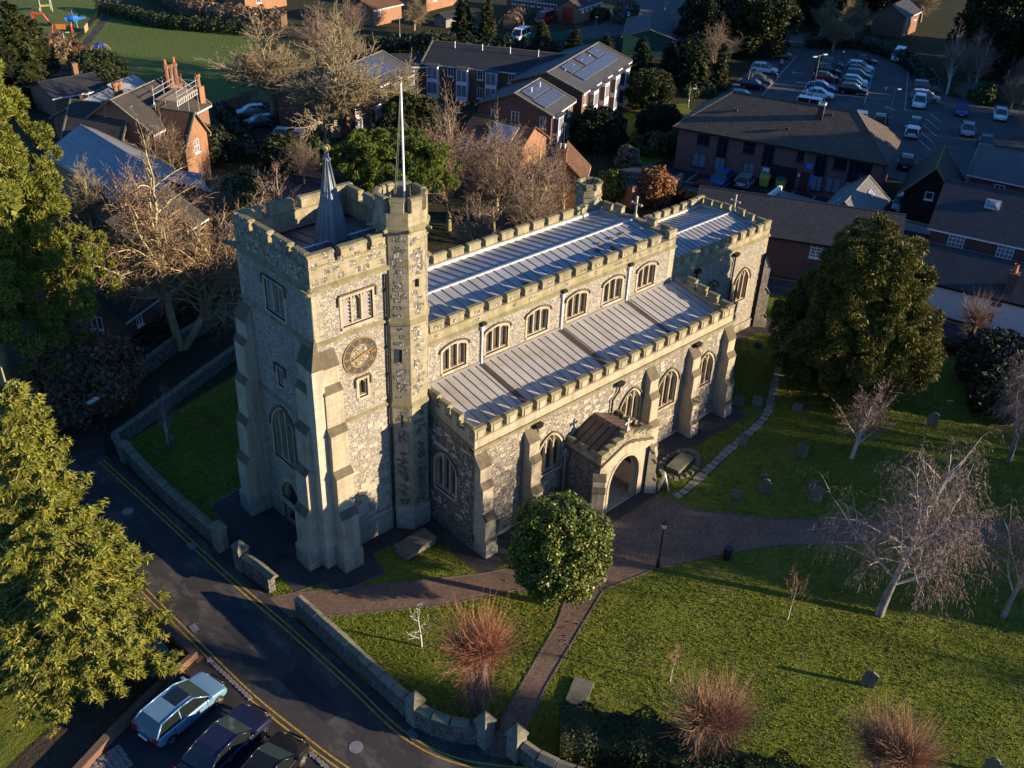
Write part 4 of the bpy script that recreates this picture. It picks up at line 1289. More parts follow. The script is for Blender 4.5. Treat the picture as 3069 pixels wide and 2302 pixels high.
# gabled east parapet
for y0, y1, za, zb in ((NY0 + .36, 4.0, 11.18, 11.55), (4.0, NY1 - .36, 11.55, 11.18)):
    b.hexa([(NX1 - .36, y0, 10.5), (NX1, y0, 10.5), (NX1, y1, 10.5), (NX1 - .36, y1, 10.5)], [(NX1 - .36, y0, za), (NX1, y0, za), (NX1, y1, zb), (NX1 - .36, y1, zb)], 0, 1)
PN = b.build('parapet', ['ashlar_old', 'coping_moss'], CH)
x = 7.85
while x < 27.2:
    mer(x, NY0 + .18, .98, 0, PN, 11.2, .53, .36); mer(x, NY1 - .18, .98, R(180), PN, 11.2, .53, .36)
    x += 1.392
mer(27.62, NY0 + .18, .76, 0, PN, 11.2, .6, .36)
for y, z in ((1.3, 11.3), (2.55, 11.45), (5.45, 11.45), (6.5, 11.3)):
    mer(NX1 - .18, y, .7, R(90), PN, z, .5, .36)
patch((0, NY0 - .002, 0), XU, YN, 7, 28, 10.7, 11.15, 26, PN, mat='flint_knapped', wh=((.15, .3), (.1, .2)), seed=21, name='flint_panel')
for k in range(14):
    block((0, NY0 - .002, 0), XU, YN, 7.85 + k * 1.392 + rnd(-.2, .2), 11.42, rnd(.25, .5), .2, PN, 'flint_knapped', .012, 'flint_panel')
def lead_roof(name, x0, x1, ylo, zlo, yhi, zhi, step, mat, parent=CH, roll=.06, rmat='seam_dark', zoff=0.0, stain=()):
    """one slope of batten-roll lead: every sheet between two rolls is a piece"""
    b = MB()
    q = [(x0, ylo, zlo), (x1, ylo, zlo), (x1, yhi, zhi), (x0, yhi, zhi)]
    if yhi < ylo:
        q.reverse()
    b.poly([(a, c, d - .03) for a, c, d in q])
    rf = b.build(name, mat, parent)
    n = max(1, round((x1 - x0) / step)); w = (x1 - x0) / n
    bb = MB()
    def pr(xa, xb, za, zb, m):
        A = [(xa, 0, za), (xb, 0, za), (xb, yhi - ylo, zhi - zlo + za), (xa, yhi - ylo, zhi - zlo + za)]
        B = [(p[0], p[1], p[2] + zb - za) for p in A]
        if yhi < ylo:
            A.reverse(); B.reverse()
        bb.hexa(A, B, m)
    pr(.012, w - .025, -.02, .012, 0)
    pr(w - .028, w + .014, -.02, roll * .8, 1)
    me = bb.mesh('lead_sheet', [mat, rmat])
    for k in range(n):
        link('lead_sheet', me, rf, (x0 + k * w, ylo, zlo + .002 * (k % 3)))
    return rf
NR = lead_roof('nave_roof', 6.9, 27.62, .95, 10.93, 4.0, 11.36, .66, 'lead_nave')
lead_roof('nave_roof', 6.9, 27.62, 7.07, 10.93, 4.0, 11.36, .66, 'lead_nave')
b = MB(); b.box(6.9, 27.62, 3.93, 4.07, 11.34, 11.45); b.build('ridge_roll', 'flashing', NR)
b = MB(); b.box(6.9, 27.6, 6.98, 7.1, 10.9, 11.16); b.box(27.55, 27.63, 1, 7, 10.95, 11.2); b.box(6.9, 27.6, .92, .98, 10.8, 11.02); b.build('flashing', 'flashing', NR)
# small stair turret at the north-east corner of the nave
b = MB()
OC = lambda r, z, cx=27.35, cy=7.95: [(cx + r / math.cos(R(22.5)) * math.cos(R(22.5 + 45 * i)), cy + r / math.cos(R(22.5)) * math.sin(R(22.5 + 45 * i)), z) for i in range(8)]
for r0, r1, za, zb, m in ((.85, .85, 0, 12.1, 0), (.93, .93, 12.1, 12.22, 1), (.85, .85, 12.22, 12.55, 0)):
    A, B2 = OC(r0, za), OC(r1, zb)
    b.hexa(A, B2, m)
TR2 = b.build('rood_turret', ['ashlar_old', 'coping_moss'], CH)
m2 = merlon_mesh(.42, .24, .42)
for i in range(8):
    a = R(45 * i); link('merlon', m2, TR2, (27.35 + .76 * math.cos(a), 7.95 + .76 * math.sin(a), 12.55), a + R(90))
b = MB(); b.prism((27.35, 7.95 - .86, 0), XU, YN, arch(-.3, .3, 10.95, 11.7, 12.0), -.02, .02, 0); ring(b, (27.35, 7.95 - .86, 0), XU, YN, arch(-.3, .3, 10.95, 11.7, 12.0), .12, -.02, .07, 1); b.build('door', ['grey_metal', 'ashlar_old'], TR2)
# white clerestory downpipes with black hoppers
for x in (11.02, 17.45, 23.45):
    b = MB()
    b.box(x - .05, x + .05, NY0 - .12, NY0 - .02, 8.0, 10.2, 0); b.box(x - .12, x + .12, NY0 - .17, NY0 - .01, 10.18, 10.4, 0)
    b.hexa([(x - .2, NY0 - .26, 10.52), (x + .2, NY0 - .26, 10.52), (x + .2, NY0 - .1, 10.46), (x - .2, NY0 - .1, 10.46)], [(x - .16, NY0 - .3, 10.66), (x + .16, NY0 - .3, 10.66), (x + .16, NY0 - .1, 10.7), (x - .16, NY0 - .1, 10.7)], 1)
    b.build('downpipe', ['white_paint', 'black_metal'], CH)

# --- south aisle
AX0, AX1, AY = 6.37, 28.67, -4.32
b = MB()
AW = [(11.2, 13.0, 2.6, 4.15, 5.15), (18.1, 19.85, 2.4, 4.3, 5.35), (21.62, 23.42, 2.7, 4.35, 5.35), (25.5, 27.2, 2.7, 4.2, 5.15)]
ah = [arch(a, c, s_, sp, ap) for a, c, s_, sp, ap in AW]
ahw = arch(-2.82, -1.12, 2.55, 4.3, 5.1)
PD = arch(14.6, 16.6, .02, 1.9, 3.0)
b.wall((0, AY, 0), XU, YN, rect(AX0, AX1, 0, 6.6), ah + [PD], .3, 0, 1)
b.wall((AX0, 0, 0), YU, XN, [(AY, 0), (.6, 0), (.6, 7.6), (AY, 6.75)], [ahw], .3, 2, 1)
b.wall((AX1, 0, 0), YU, (1, 0, 0), [(AY, 0), (1.4, 0), (1.4, 7.6), (AY, 6.75)], (), .3, 0, 1)
b.box(AX0 - .06, AX1 + .06, AY - .07, AY - .005, .25, 1.0, 2)
b.box(AX0 - .07, AX0 - .005, AY - .07, -.6, .0, 1.0, 2)
b.box(AX0 - .1, AX1 + .1, AY - .12, AY - .006, 0, .25, 3)
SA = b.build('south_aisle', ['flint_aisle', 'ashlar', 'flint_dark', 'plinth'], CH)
for h, (a, c, s_, sp, ap) in zip(ah, AW):
    window((0, AY, 0), XU, YN, h, 3, s_, sp, fr=.13, depth=.32, mull=.085)
window((AX0, 0, 0), YU, XN, ahw, 3, 2.55, 4.3, fr=.16, depth=.3)
b = MB(); b.prism((0, AY, 0), XU, YN, [(p[0], p[1]) for p in PD], -.3, -.24, 0); ring(b, (0, AY, 0), XU, YN, PD, .2, -.05, .05, 1); b.build('inner_door', ['wood_dark', 'ashlar'], CH)
b = MB()
b.box(AX0 - .1, AX1 + .1, AY - .1, AY + .3, 6.6, 6.78, 1)
parapet(b, AX0, AX1, AY, AY + .34, 6.78, 7.36)
for X, nx in ((AX0, 1), (AX1 - .34, 1)):
    yy = AY + .34
    b.hexa([(X, yy, 6.7), (X + .34, yy, 6.7), (X + .34, .5, 7.55), (X, .5, 7.55)], [(X, yy, 7.36), (X + .34, yy, 7.36), (X + .34, .5, 8.24), (X, .5, 8.24)], 0, 1)
    e = -.1 if X == AX0 else .34
    b.hexa([(X + e, AY, 6.6), (X + e + .1, AY, 6.6), (X + e + .1, .5, 7.46), (X + e, .5, 7.46)], [(X + e, AY, 6.78), (X + e + .1, AY, 6.78), (X + e + .1, .5, 7.64), (X + e, .5, 7.64)], 1)
PA = b.build('parapet', ['ashlar', 'coping_moss'], CH)
mer(AX0 + .38, AY + .17, .76, 0, PA, 7.38, .58, .34, panel=True)
x = 7.87
while x < 28.0:
    mer(x, AY + .17, .74, 0, PA, 7.38, .56, .34, panel=True); x += 1.107
mer(AX1 - .36, AY + .17, .72, 0, PA, 7.38, .58, .34, panel=True)
for y, z in ((-3.75, 7.4), (-2.72, 7.62), (-1.78, 7.8), (-.9, 7.96)):
    mer(AX0 + .17, y, .66, R(-90), PA, z + .02, .62, .34, panel=True)
    mer(AX1 - .17, y, .66, R(90), PA, z + .02, .62, .34)
AR = lead_roof('aisle_roof', AX0 + .36, AX1 - .36, AY + .36, 7.06, NY0 - .02, 7.96, .55, 'lead_aisle', roll=.055)
b = MB(); b.box(AX0 + .36, AX1 - .36, NY0 - .06, NY0 - .005, 7.93, 8.14)
b.build('flashing', 'seam_dark', AR)
for x in (11.0, 17.45, 23.45):
    b = MB(); b.hexa([(x - .14, NY0 - .1, 7.955), (x + .2, NY0 - .1, 7.955), (x + .2, AY + .4, 7.085), (x - .14, AY + .4, 7.085)][::-1], [(x - .14, NY0 - .1, 7.99), (x + .2, NY0 - .1, 7.99), (x + .2, AY + .4, 7.12), (x - .14, AY + .4, 7.12)][::-1]); b.build('gutter_strip', 'copper_brown', AR)
SB = [(1.0, 1.08), (2.5, .98), (4.5, .72), (5.75, .48)]
for a in (AX0 + .02, 9.96, 20.1, 24.25):
    buttress((0, AY, 0), XU, YN, a, a + .76, SB, 6.35, CH, plinth=.5, pl=.06)
buttress((0, AY, 0), XU, YN, AX1 - .74, AX1 + .02, SB, 6.5, CH, plinth=.5, pl=.06)
av = [(a - .2, c + .2, s_ - .2, ap) for a, c, s_, sp, ap in AW] + [(13, 18.2, 0, 4.6)] + [(a, a + .76, 0, 6.3) for a in (AX0, 9.96, 20.1, 24.25, AX1 - .74)]
patch((0, AY, 0), XU, YN, AX0 + .5, AX1, 1.1, 6.5, 190, SA, av, 'ashlar_pale', ((.2, .55), (.13, .24)), seed=31)
patch((0, AY, 0), XU, YN, AX0 + .5, AX1, 1.1, 6.5, 80, SA, av, 'ashlar', ((.2, .5), (.13, .26)), seed=32, name='flint_panel')
patch((AX0, 0, 0), YU, XN, AY + .1, -.5, 1.2, 6.6, 75, SA, [(-3.0, -1.0, 2.3, 5.2)], 'ashlar_pale', ((.2, .5), (.13, .24)), seed=33)
for x, z, el in ((10.85, 6.5, False), (17.55, 6.5, True), (24.9, 6.5, False)):
    b = MB()
    b.hexa([(x - .2, AY - .3, z - .22), (x + .2, AY - .3, z - .22), (x + .2, AY - .02, z - .22), (x - .2, AY - .02, z - .22)], [(x - .26, AY - .36, z + .05), (x + .26, AY - .36, z + .05), (x + .26, AY - .02, z + .05), (x - .26, AY - .02, z + .05)])
    b.tube([(x, AY - .14, z - .2), (x, AY - .14, z - .6)] + ([(x - .5, AY - .14, z - 1.05), (x - .5, AY - .14, 4.4)] if el else [(x - .08, AY - .12, z - 1.2)]), .06, 7)
    b.build('downpipe', 'black_metal', CH)

# --- porch
PX0, PX1, PY = 13.42, 17.82, -7.05
b = MB()
pa = arch(14.35, 16.95, .02, 1.75, 3.5, 9, False)
pg = [(PX0, 0), (PX1, 0), (PX1, 3.75), (15.9, 4.45), (15.3, 4.45), (PX0, 3.75)]
b.wall((0, PY, 0), XU, YN, pg, [pa], .55, 0, 0)
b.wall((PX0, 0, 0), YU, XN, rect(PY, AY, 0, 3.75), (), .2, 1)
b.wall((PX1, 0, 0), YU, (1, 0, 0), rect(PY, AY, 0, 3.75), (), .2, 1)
for X, s_ in ((PX0 + .42, 1), (PX1 - .42, -1)):
    q = [(X, PY + .5, 0), (X, AY, 0), (X, AY, 3.4), (X, PY + .5, 3.4)]
    b.poly(q if s_ < 0 else q[::-1], 2)
b.poly([(PX0 + .42, PY + .5, 3.4), (PX1 - .42, PY + .5, 3.4), (PX1 - .42, AY, 3.4), (PX0 + .42, AY, 3.4)][::-1], 2)
for x0, x1 in ((PX0, 14.35), (16.95, PX1)):
    b.poly([(x0, PY + .55, 0), (x1, PY + .55, 0), (x1, PY + .55, 3.4), (x0, PY + .55, 3.4)][::-1], 2)
b.poly([(PX0 + .3, PY + .1, .03), (PX1 - .3, PY + .1, .03), (PX1 - .3, AY, .03), (PX0 + .3, AY, .03)], 3)
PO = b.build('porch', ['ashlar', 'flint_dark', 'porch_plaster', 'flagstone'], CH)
b = MB()
ring(b, (0, PY, 0), XU, YN, pa, .16, -.05, .04, 0, skip=1); ring(b, (0, PY, 0), XU, YN, [(15.65 + (p[0] - 15.65) * .93, p[1] * .97) for p in pa], .1, -.5, -.22, 0, skip=1)
b.build('arch_moulding', 'ashlar', PO)
b = MB()
for (xa, za), (xc, zc) in (((PX0 - .12, 3.7), (15.2, 4.42)), ((16.0, 4.42), (PX1 + .12, 3.7))):
    b.prism((0, PY, 0), XU, YN, [(xa, za), (xc, zc), (xc, zc + .14), (xa, za + .14)], -.1, .1, 0)
b.prism((0, PY, 0), XU, YN, rect(15.2, 16.0, 4.42, 4.56), -.1, .1, 0)
b.obox((PX0, 0, 0), YU, XN, PY, AY, 0, .09, 3.68, 3.84); b.obox((PX1, 0, 0), YU, (1, 0, 0), PY, AY, 0, .09, 3.68, 3.84)
b.build('string_course', 'weathering', PO)
# porch parapet
b = MB()
steps = [(PX0, 3.84, 4.62), (14.0, 4.04, 4.8), (14.6, 4.24, 4.98), (15.2, 4.5, 5.3), (16.0, 4.24, 4.98), (16.6, 4.04, 4.8), (17.2, 3.84, 4.62)]
for i, (x, zb, zt) in enumerate(steps):
    x2 = steps[i + 1][0] if i + 1 < len(steps) else PX1
    b.box(x, x2, PY, PY + .3, zb, zt - .06, 0); b.box(x - .03, x2 + .03, PY - .04, PY + .34, zt - .06, zt, 1)
for X in (PX0, PX1 - .3):
    b.box(X, X + .24, PY + .3, AY, 3.84, 4.2, 0); b.box(X - .03, X + .27, PY + .3, AY, 4.2, 4.25, 1)
PP = b.build('parapet', ['ashlar_old', 'coping_moss'], CH)
mq = merlon_mesh(.6, .24, .22)
for k in range(3):
    link('merlon', mq, PP, (PX0 + .12, PY + .55 + k * .95, 4.25), R(-90)); link('merlon', mq, PP, (PX1 - .12, PY + .55 + k * .95, 4.25), R(90))
for i, (x, zb, zt) in enumerate(steps):
    for r_ in range(3):
        for k in range(3):
            if (r_ + k + i) % 2 == 0:
                block((0, PY, 0), XU, YN, x + .1 + k * .2, zb + .14 + r_ * .2, .15, .14, PP, 'flint_knapped', .01, 'flint_panel')
for k in range(12):
    for r_ in range(3):
        if (k + r_) % 2 == 0:
            block((PX0, 0, 0), YU, XN, PY + .15 + k * .22, 3.95 + r_ * .16, .17, .13, PP, 'ashlar', .012, 'stone_block')
for s_ in (-1, 1):
    bb = MB()
    rf = bb
    xa, za, xc, zc = 15.62, 5.1, 15.62 + s_ * 1.92, 4.2
    q = [(xa, PY + .32, za), (xa, AY, za), (xc, AY, zc), (xc, PY + .32, zc)]
    if s_ > 0:
        q.reverse()
    bb.poly(q)
    rp = bb.build('porch_roof', 'copper_brown', CH)
    for k in range(5):
        y0 = PY + .34 + k * .475
        b = MB()
        d = .03
        A = [(xa, y0, za), (xa, y0 + .44, za), (xc, y0 + .44, zc), (xc, y0, zc)]
        if s_ > 0:
            A.reverse()
        b.hexa(A, [(p[0], p[1], p[2] + d) for p in A])
        A = [(xa, y0 + .43, za), (xa, y0 + .48, za), (xc, y0 + .48, zc), (xc, y0 + .43, zc)]
        if s_ > 0:
            A.reverse()
        b.hexa(A, [(p[0], p[1], p[2] + .08) for p in A])
        b.build('lead_sheet', 'copper_brown', rp)
def cross(x, y, z, h, rz, parent=CH):
    b = MB()
    b.hexa([(-.16, -.13, 0), (.16, -.13, 0), (.16, .13, 0), (-.16, .13, 0)], [(-.07, -.06, .25), (.07, -.06, .25), (.07, .06, .25), (-.07, .06, .25)])
    b.box(-.05, .05, -.045, .045, .25, h)
    b.box(-h * .3, h * .3, -.04, .04, h * .62, h * .62 + .1)
    for dx, dz in ((-h * .3, h * .62 + .05), (h * .3, h * .62 + .05), (0, h), (0, h * .62 + .05)):
        b.hexa([(dx - .1, -.055, dz), (dx, -.055, dz - .1), (dx + .1, -.055, dz), (dx, -.055, dz + .1)][::-1], [(dx - .1, .055, dz), (dx, .055, dz - .1), (dx + .1, .055, dz), (dx, .055, dz + .1)][::-1])
    o = b.build('stone_cross', 'ashlar_pale', parent)
    o.location = (x, y, z); o.rotation_euler = (0, 0, rz)
cross(15.6, PY + .15, 5.3, .75, 0)
cross(NX1 - .18, 4.0, 11.55, 1.35, R(90))
SP = [(1.0, .62), (2.3, .5), (3.0, .3)]
buttress((PX0 + .05, PY + .02, 0), (.707, -.707, 0), (-.707, -.707, 0), -.38, .32, SP, 3.3, CH, mats=('ashlar', 'weathering', 'plinth'), plinth=.5, pl=.05)
buttress((PX1 - .05, PY + .02, 0), (.707, .707, 0), (.707, -.707, 0), -.32, .38, SP, 3.3, CH, mats=('ashlar', 'weathering', 'plinth'), plinth=.5, pl=.05)
b = MB(); b.obox((PX0 + .425, 0, 0), YU, (1, 0, 0), -6.3, -5.2, 0, .03, 1.5, 2.2, 0); b.obox((PX1 - .425, 0, 0), YU, XN, -6.2, -5.2, 0, .03, 1.6, 2.4, 0); b.obox((PX1 - .425, 0, 0), YU, XN, -6.12, -5.28, .03, .04, 1.68, 2.32, 1)
tag(b.build('notice_board', ['wood', 'glass_dark']), 'wood framed notice board on the inner wall of the porch', 'notice board')
b = MB(); b.tube([(13.1, AY - .3, 3.9), (13.1, AY - .3, .2)], .06, 7); b.box(12.95, 13.25, AY - .42, AY - .15, 3.4, 3.75); b.build('downpipe', 'grey_metal', CH)

# --- chancel
CX0, CX1, CY0, CY1 = 28.0, 40.78, 1.34, 7.98
b = MB()
cw = [arch(37.35, 38.95, 2.9, 4.6, 5.55), arch(33.75, 34.8, 4.1, 5.1, 5.65)]
b.wall((0, CY0, 0), XU, YN, rect(CX0, CX1, 0, 7.6), cw, .35, 0, 1)
b.poly([(CX1, CY0, 0), (CX1, CY1, 0), (CX1, CY1, 7.6), (CX1, CY0, 7.6)]); b.poly([(CX1, CY1, 0), (CX0, CY1, 0), (CX0, CY1, 7.6), (CX1, CY1, 7.6)])
b.box(CX0, CX1 + .1, CY0 - .12, CY0 - .004, 0, .7, 2)
CN = b.build('chancel', ['flint_tower', 'ashlar', 'plinth'], CH)
window((0, CY0, 0), XU, YN, cw[0], 3, 2.9, 4.6, depth=.35, fr=.16); window((0, CY0, 0), XU, YN, cw[1], 2, 4.1, 5.1, depth=.35, fr=.12)
quoins((0, CY0, 0), XU, YN, CX1, -1, .8, 7.5, CN, 'ashlar')
patch((0, CY0, 0), XU, YN, 29, 40, 1, 7.3, 40, CN, [(37, 39.3, 2.6, 5.8), (33.5, 35, 3.9, 5.9)], 'ashlar_pale', ((.15, .4), (.1, .2)), seed=41)
b = MB()
course(b, CX0, CX1, CY0, CY1, 7.55, 7.8, .1, 1)
parapet(b, CX0, CX1, CY0, CY0 + .34, 7.6, 8.26); parapet(b, CX0, CX1, CY1 - .34, CY1, 7.6, 8.26)
for y0, y1, za, zb in ((CY0 + .34, 4.66, 8.26, 8.5), (4.66, CY1 - .34, 8.5, 8.26)):
    b.hexa([(CX1 - .34, y0, 7.6), (CX1, y0, 7.6), (CX1, y1, 7.6), (CX1 - .34, y1, 7.6)], [(CX1 - .34, y0, za), (CX1, y0, za), (CX1, y1, zb), (CX1 - .34, y1, zb)], 0, 1)
PC = b.build('parapet', ['ashlar_old', 'coping_moss'], CH)
x = 29.6
while x < 40.0:
    mer(x, CY0 + .17, .66, 0, PC, 8.28, .52, .34, panel=True); mer(x, CY1 - .17, .66, R(180), PC, 8.28, .52, .34); x += 1.1
mer(CX1 - .4, CY0 + .17, .8, 0, PC, 8.28, .56, .34); mer(CX1 - .4, CY1 - .17, .8, 0, PC, 8.28, .56, .34)
for y, z in ((2.15, 8.3), (3.15, 8.37), (4.05, 8.44), (5.3, 8.44), (6.2, 8.37), (7.1, 8.3)):
    mer(CX1 - .17, y, .6, R(90), PC, z, .5, .34)
cross(CX1 - .17, 4.66, 8.5, 1.3, R(90))
CR = lead_roof('chancel_roof', 28.1, CX1 - .36, CY0 + .36, 8.02, 4.66, 8.52, .5, 'lead_nave')
lead_roof('chancel_roof', 28.1, CX1 - .36, CY1 - .36, 8.02, 4.66, 8.52, .5, 'lead_nave')
b = MB(); b.box(28.1, CX1 - .36, 4.6, 4.72, 8.5, 8.6); b.box(28.1, CX1 - .36, CY1 - .44, CY1 - .35, 8.0, 8.24); b.box(CX1 - .42, CX1 - .35, CY0 + .4, CY1 - .4, 8.05, 8.34); b.build('flashing', 'flashing', CR)
SC4 = [(.9, .95), (3.0, .8), (5.2, .5)]
buttress((CX1, CY0, 0), (.707, .707, 0), (.707, -.707, 0), -.42, .42, SC4, 6.2, CH, mats=('flint_tower', 'weathering', 'plinth'), plinth=.6, pl=.06)
for x, z in ((32.0, 7.35), (36.55, 7.35)):
    b = MB()
    b.hexa([(x - .2, CY0 - .28, z - .2), (x + .2, CY0 - .28, z - .2), (x + .2, CY0 - .02, z - .2), (x - .2, CY0 - .02, z - .2)], [(x - .26, CY0 - .34, z + .06), (x + .26, CY0 - .34, z + .06), (x + .26, CY0 - .02, z + .06), (x - .26, CY0 - .02, z + .06)])
    b.tube([(x, CY0 - .12, z - .2), (x, CY0 - .12, .4)], .065, 7); b.build('downpipe', 'black_metal', CH)

# --- lead spirelet on the tower
SPC = (3.8, 3.9)
b = MB()
b.lathe(SPC, [(.98, 16.3), (.82, 16.75), (.45, 18.5), (.2, 19.9), (.12, 20.45)], 8, 0, R(22.5))
b.lathe(SPC, [(.12, 20.45), (.2, 20.5), (.2, 20.58), (.11, 20.66), (.1, 20.9)], 10)
SPI = b.build('spirelet', 'lead_spire', CH)
for i in range(8):
    a = R(22.5 + 45 * i); c_, s_ = math.cos(a), math.sin(a)
    bb = MB(); bb.tube([(SPC[0] + r * c_, SPC[1] + r * s_, z) for r, z in ((.99, 16.3), (.83, 16.75), (.46, 18.5), (.21, 19.9), (.13, 20.45))], [.04, .04, .034, .028, .02], 5); bb.build('rib', 'lead_spire', SPI)
    a2 = R(45 * i); k = math.cos(R(22.5)); bb = MB(); bb.tube([(SPC[0] + r * k * math.cos(a2), SPC[1] + r * k * math.sin(a2), z) for r, z in ((.99, 16.3), (.83, 16.75), (.46, 18.5), (.21, 19.9))], [.022, .022, .018, .012], 4); bb.build('lead_roll', 'lead_spire', SPI)
WV = empty('weathervane', (SPC[0], SPC[1], 20.9))
b = MB(); b.lathe((0, 0), [(0, 0), (.13, .05), (.2, .17), (.2, .24), (.13, .36), (0, .41)], 14); b.build('ball', 'gilt_ball', WV, True)
b = MB(); b.tube([(0, 0, .38), (0, 0, 2.75)], [.038, .022], 6)
for a in range(4):
    c_, s_ = math.cos(R(90 * a)), math.sin(R(90 * a))
    b.tube([(0, 0, 1.28), (.48 * c_, .48 * s_, 1.28)], .014, 5)
    b.tube([(.08 * c_, .08 * s_, 1.0), (.2 * c_, .2 * s_, 1.12), (.16 * c_, .16 * s_, 1.24), (.06 * c_, .06 * s_, 1.4), (.17 * c_, .17 * s_, 1.52), (.1 * c_, .1 * s_, 1.62)], .014, 4)
    b.tube([(.05 * c_, .05 * s_, .42), (.15 * c_, .15 * s_, .52), (.08 * c_, .08 * s_, .64)], .012, 4)
b.build('rod', 'black_metal', WV)
b = MB(); b.box(-.35, .4, -.01, .01, 2.05, 2.09); b.hexa([(.38, -.008, 1.99), (.56, -.008, 2.07), (.38, -.008, 2.15)][::-1], [(.38, .008, 1.99), (.56, .008, 2.07), (.38, .008, 2.15)][::-1]); b.box(-.5, -.28, -.008, .008, 1.97, 2.17)
ar_ = b.build('arrow', 'black_metal', WV); ar_.rotation_euler = (0, 0, R(70))
for t_, a in (('E', 0), ('N', 90), ('W', 180), ('S', 270)):
    o = link('letter', text_mesh(t_, .36, 'letter_gilt', .015), WV, (.62 * math.cos(R(a)), .62 * math.sin(R(a)), 1.28))
    o.rotation_euler = (R(90), 0, R(-44) if t_ in 'EW' else R(-44))
tag(WV, 'black iron weathervane with gilt compass letters above the spirelet ball', 'weathervane')
FP = empty('flagpole', (5.9, .6, 18.46))
b = MB(); b.tube([(0, 0, 0), (-.03, 0, 3.2), (-.05, .02, 6.15)], [.058, .054, .048], 10); b.build('pole', 'trim_white', FP)
b = MB(); b.lathe((-.05, .02), [(.05, 6.13), (.06, 6.2), (0, 6.26)], 8); b.build('finial', 'gold', FP)
b = MB(); b.tube([(-.09, .0, 6.0), (-.3, .05, 3.2), (-.55, .1, .6)], .01, 3); b.tube([(-.07, .0, 5.9), (-.22, .05, 3.2), (-.45, .1, .6)], .008, 3); b.build('halyard', 'grey_metal', FP)
tag(FP, 'tall white flagpole rising from the battlemented stair turret', 'flagpole')

# --- clock
CK = empty('tower_clock', (2.5, -.03, 11.92))
b = MB()
def rad(r, t):
    return (r * math.sin(t), r * math.cos(t))
def annulus(b, r0, r1, y0, y1, m=0, n=48):
    for i in range(n):
        t0, t1 = 2 * math.pi * i / n, 2 * math.pi * (i + 1) / n
        b.prism((0, 0, 0), XU, YN, [rad(r0, t0), rad(r1, t0), rad(r1, t1), rad(r0, t1)], y0, y1, m)
annulus(b, .66, .98, 0, .02); b.build('dial_ring', 'clock_blue', CK)
b = MB(); annulus(b, .98, 1.03, 0, .035); annulus(b, .62, .655, 0, .035); b.build('rim', 'gold', CK)
for i in range(6):
    t0 = R(60 * i); b = MB()
    pts = [(.32 * math.sin(t0) + .26 * math.sin(k * math.pi / 8), .32 * math.cos(t0) + .26 * math.cos(k * math.pi / 8)) for k in range(16)]
    for k in range(16):
        p, q = Vector(pts[k]), Vector(pts[(k + 1) % 16]); c0 = Vector((.32 * math.sin(t0), .32 * math.cos(t0)))
        pi_, qi = c0 + (p - c0) * .93, c0 + (q - c0) * .93
        b.prism((0, 0, 0), XU, YN, [tuple(p), tuple(q), tuple(qi), tuple(pi_)], .005, .025)
    b.build('tracery', 'gold', CK)
for i, tx in enumerate(('XII', 'I', 'II', 'III', 'IIII', 'V', 'VI', 'VII', 'VIII', 'IX', 'X', 'XI')):
    t = R(30 * i)
    b = MB(); k = len(tx); w = .045
    x = -(k - 1) * w / 2 * 1.15
    for ch in tx:
        def bar(x0, z0, x1, z1, th=.012):
            d = Vector((x1 - x0, z1 - z0)).normalized(); nn = Vector((-d.y, d.x)) * th
            P = [(x0 - nn.x, z0 - nn.y), (x1 - nn.x, z1 - nn.y), (x1 + nn.x, z1 + nn.y), (x0 + nn.x, z0 + nn.y)]
            ca, sa = math.cos(t), math.sin(t)
            b.prism((0, 0, 0), XU, YN, [(a * ca + (c_ + .815) * sa, -a * sa + (c_ + .815) * ca) for a, c_ in P], .02, .032)
        if ch == 'I': bar(x, -.11, x, .11)
        elif ch == 'V': bar(x - .035, .11, x, -.11); bar(x + .035, .11, x, -.11)
        else: bar(x - .035, .11, x + .035, -.11); bar(x + .035, .11, x - .035, -.11)
        x += w * 1.15
    b.build('numeral', 'gold', CK)
for nm, L, w, ang, y in (('minute_hand', .92, .03, R(72), .05), ('hour_hand', .58, .045, R(252), .042)):
    b = MB(); d = Vector((math.sin(ang), math.cos(ang))); nn = Vector((-d.y, d.x))
    P = [-d * .25 - nn * w * .6, d * L * .75 - nn * w, d * L, d * L * .75 + nn * w, -d * .25 + nn * w * .6]
    b.prism((0, 0, 0), XU, YN, [(p.x, p.y) for p in P], y, y + .012); b.build(nm, 'gold', CK)
tag(CK, 'gilt openwork clock with roman numerals on the tower', 'clock')
# drain stones and debris on the nave roof
for k, (x, y) in enumerate(((15.6, 1.75), (21.3, 1.7), (22.4, 2.3), (23.4, 2.0), (24.2, 2.9), (23.0, 2.9), (25.4, 2.9))):
    b = MB()
    for j in range(4):
        c_ = V3(rnd(-.15, .15), rnd(-.15, .15), .03); s_ = rnd(.08, .17)
        b.hexa([(c_.x - s_, c_.y - s_ * .7, 0), (c_.x + s_, c_.y - s_ * .5, 0), (c_.x + s_ * .8, c_.y + s_ * .7, 0), (c_.x - s_ * .7, c_.y + s_, 0)], [(c_.x - s_ * .5, c_.y - s_ * .4, .07), (c_.x + s_ * .5, c_.y - s_ * .4, .09), (c_.x + s_ * .4, c_.y + s_ * .4, .07), (c_.x - s_ * .4, c_.y + s_ * .4, .08)])
    o = b.build('debris', 'weathering', None); o.location = (x, y, 11.0 + (y - .95) * .141)
    tag(o, ['small dark scrap lying alone towards the tower end of the nave roof', 'large dark scrap at the end of the ladder on the nave roof', 'dark scrap just beyond the roof ladder on the nave', 'dark scrap beside the nave battlements near the east end', 'dark scrap on the upper nave slope near the east end', 'dark flat scrap up the slope from the roof ladder', 'easternmost dark scrap on the nave roof beside the ridge end'][k], 'debris')
LD = empty('roof_ladder', (18.0, 1.35, 11.02), R(6))
b = MB()
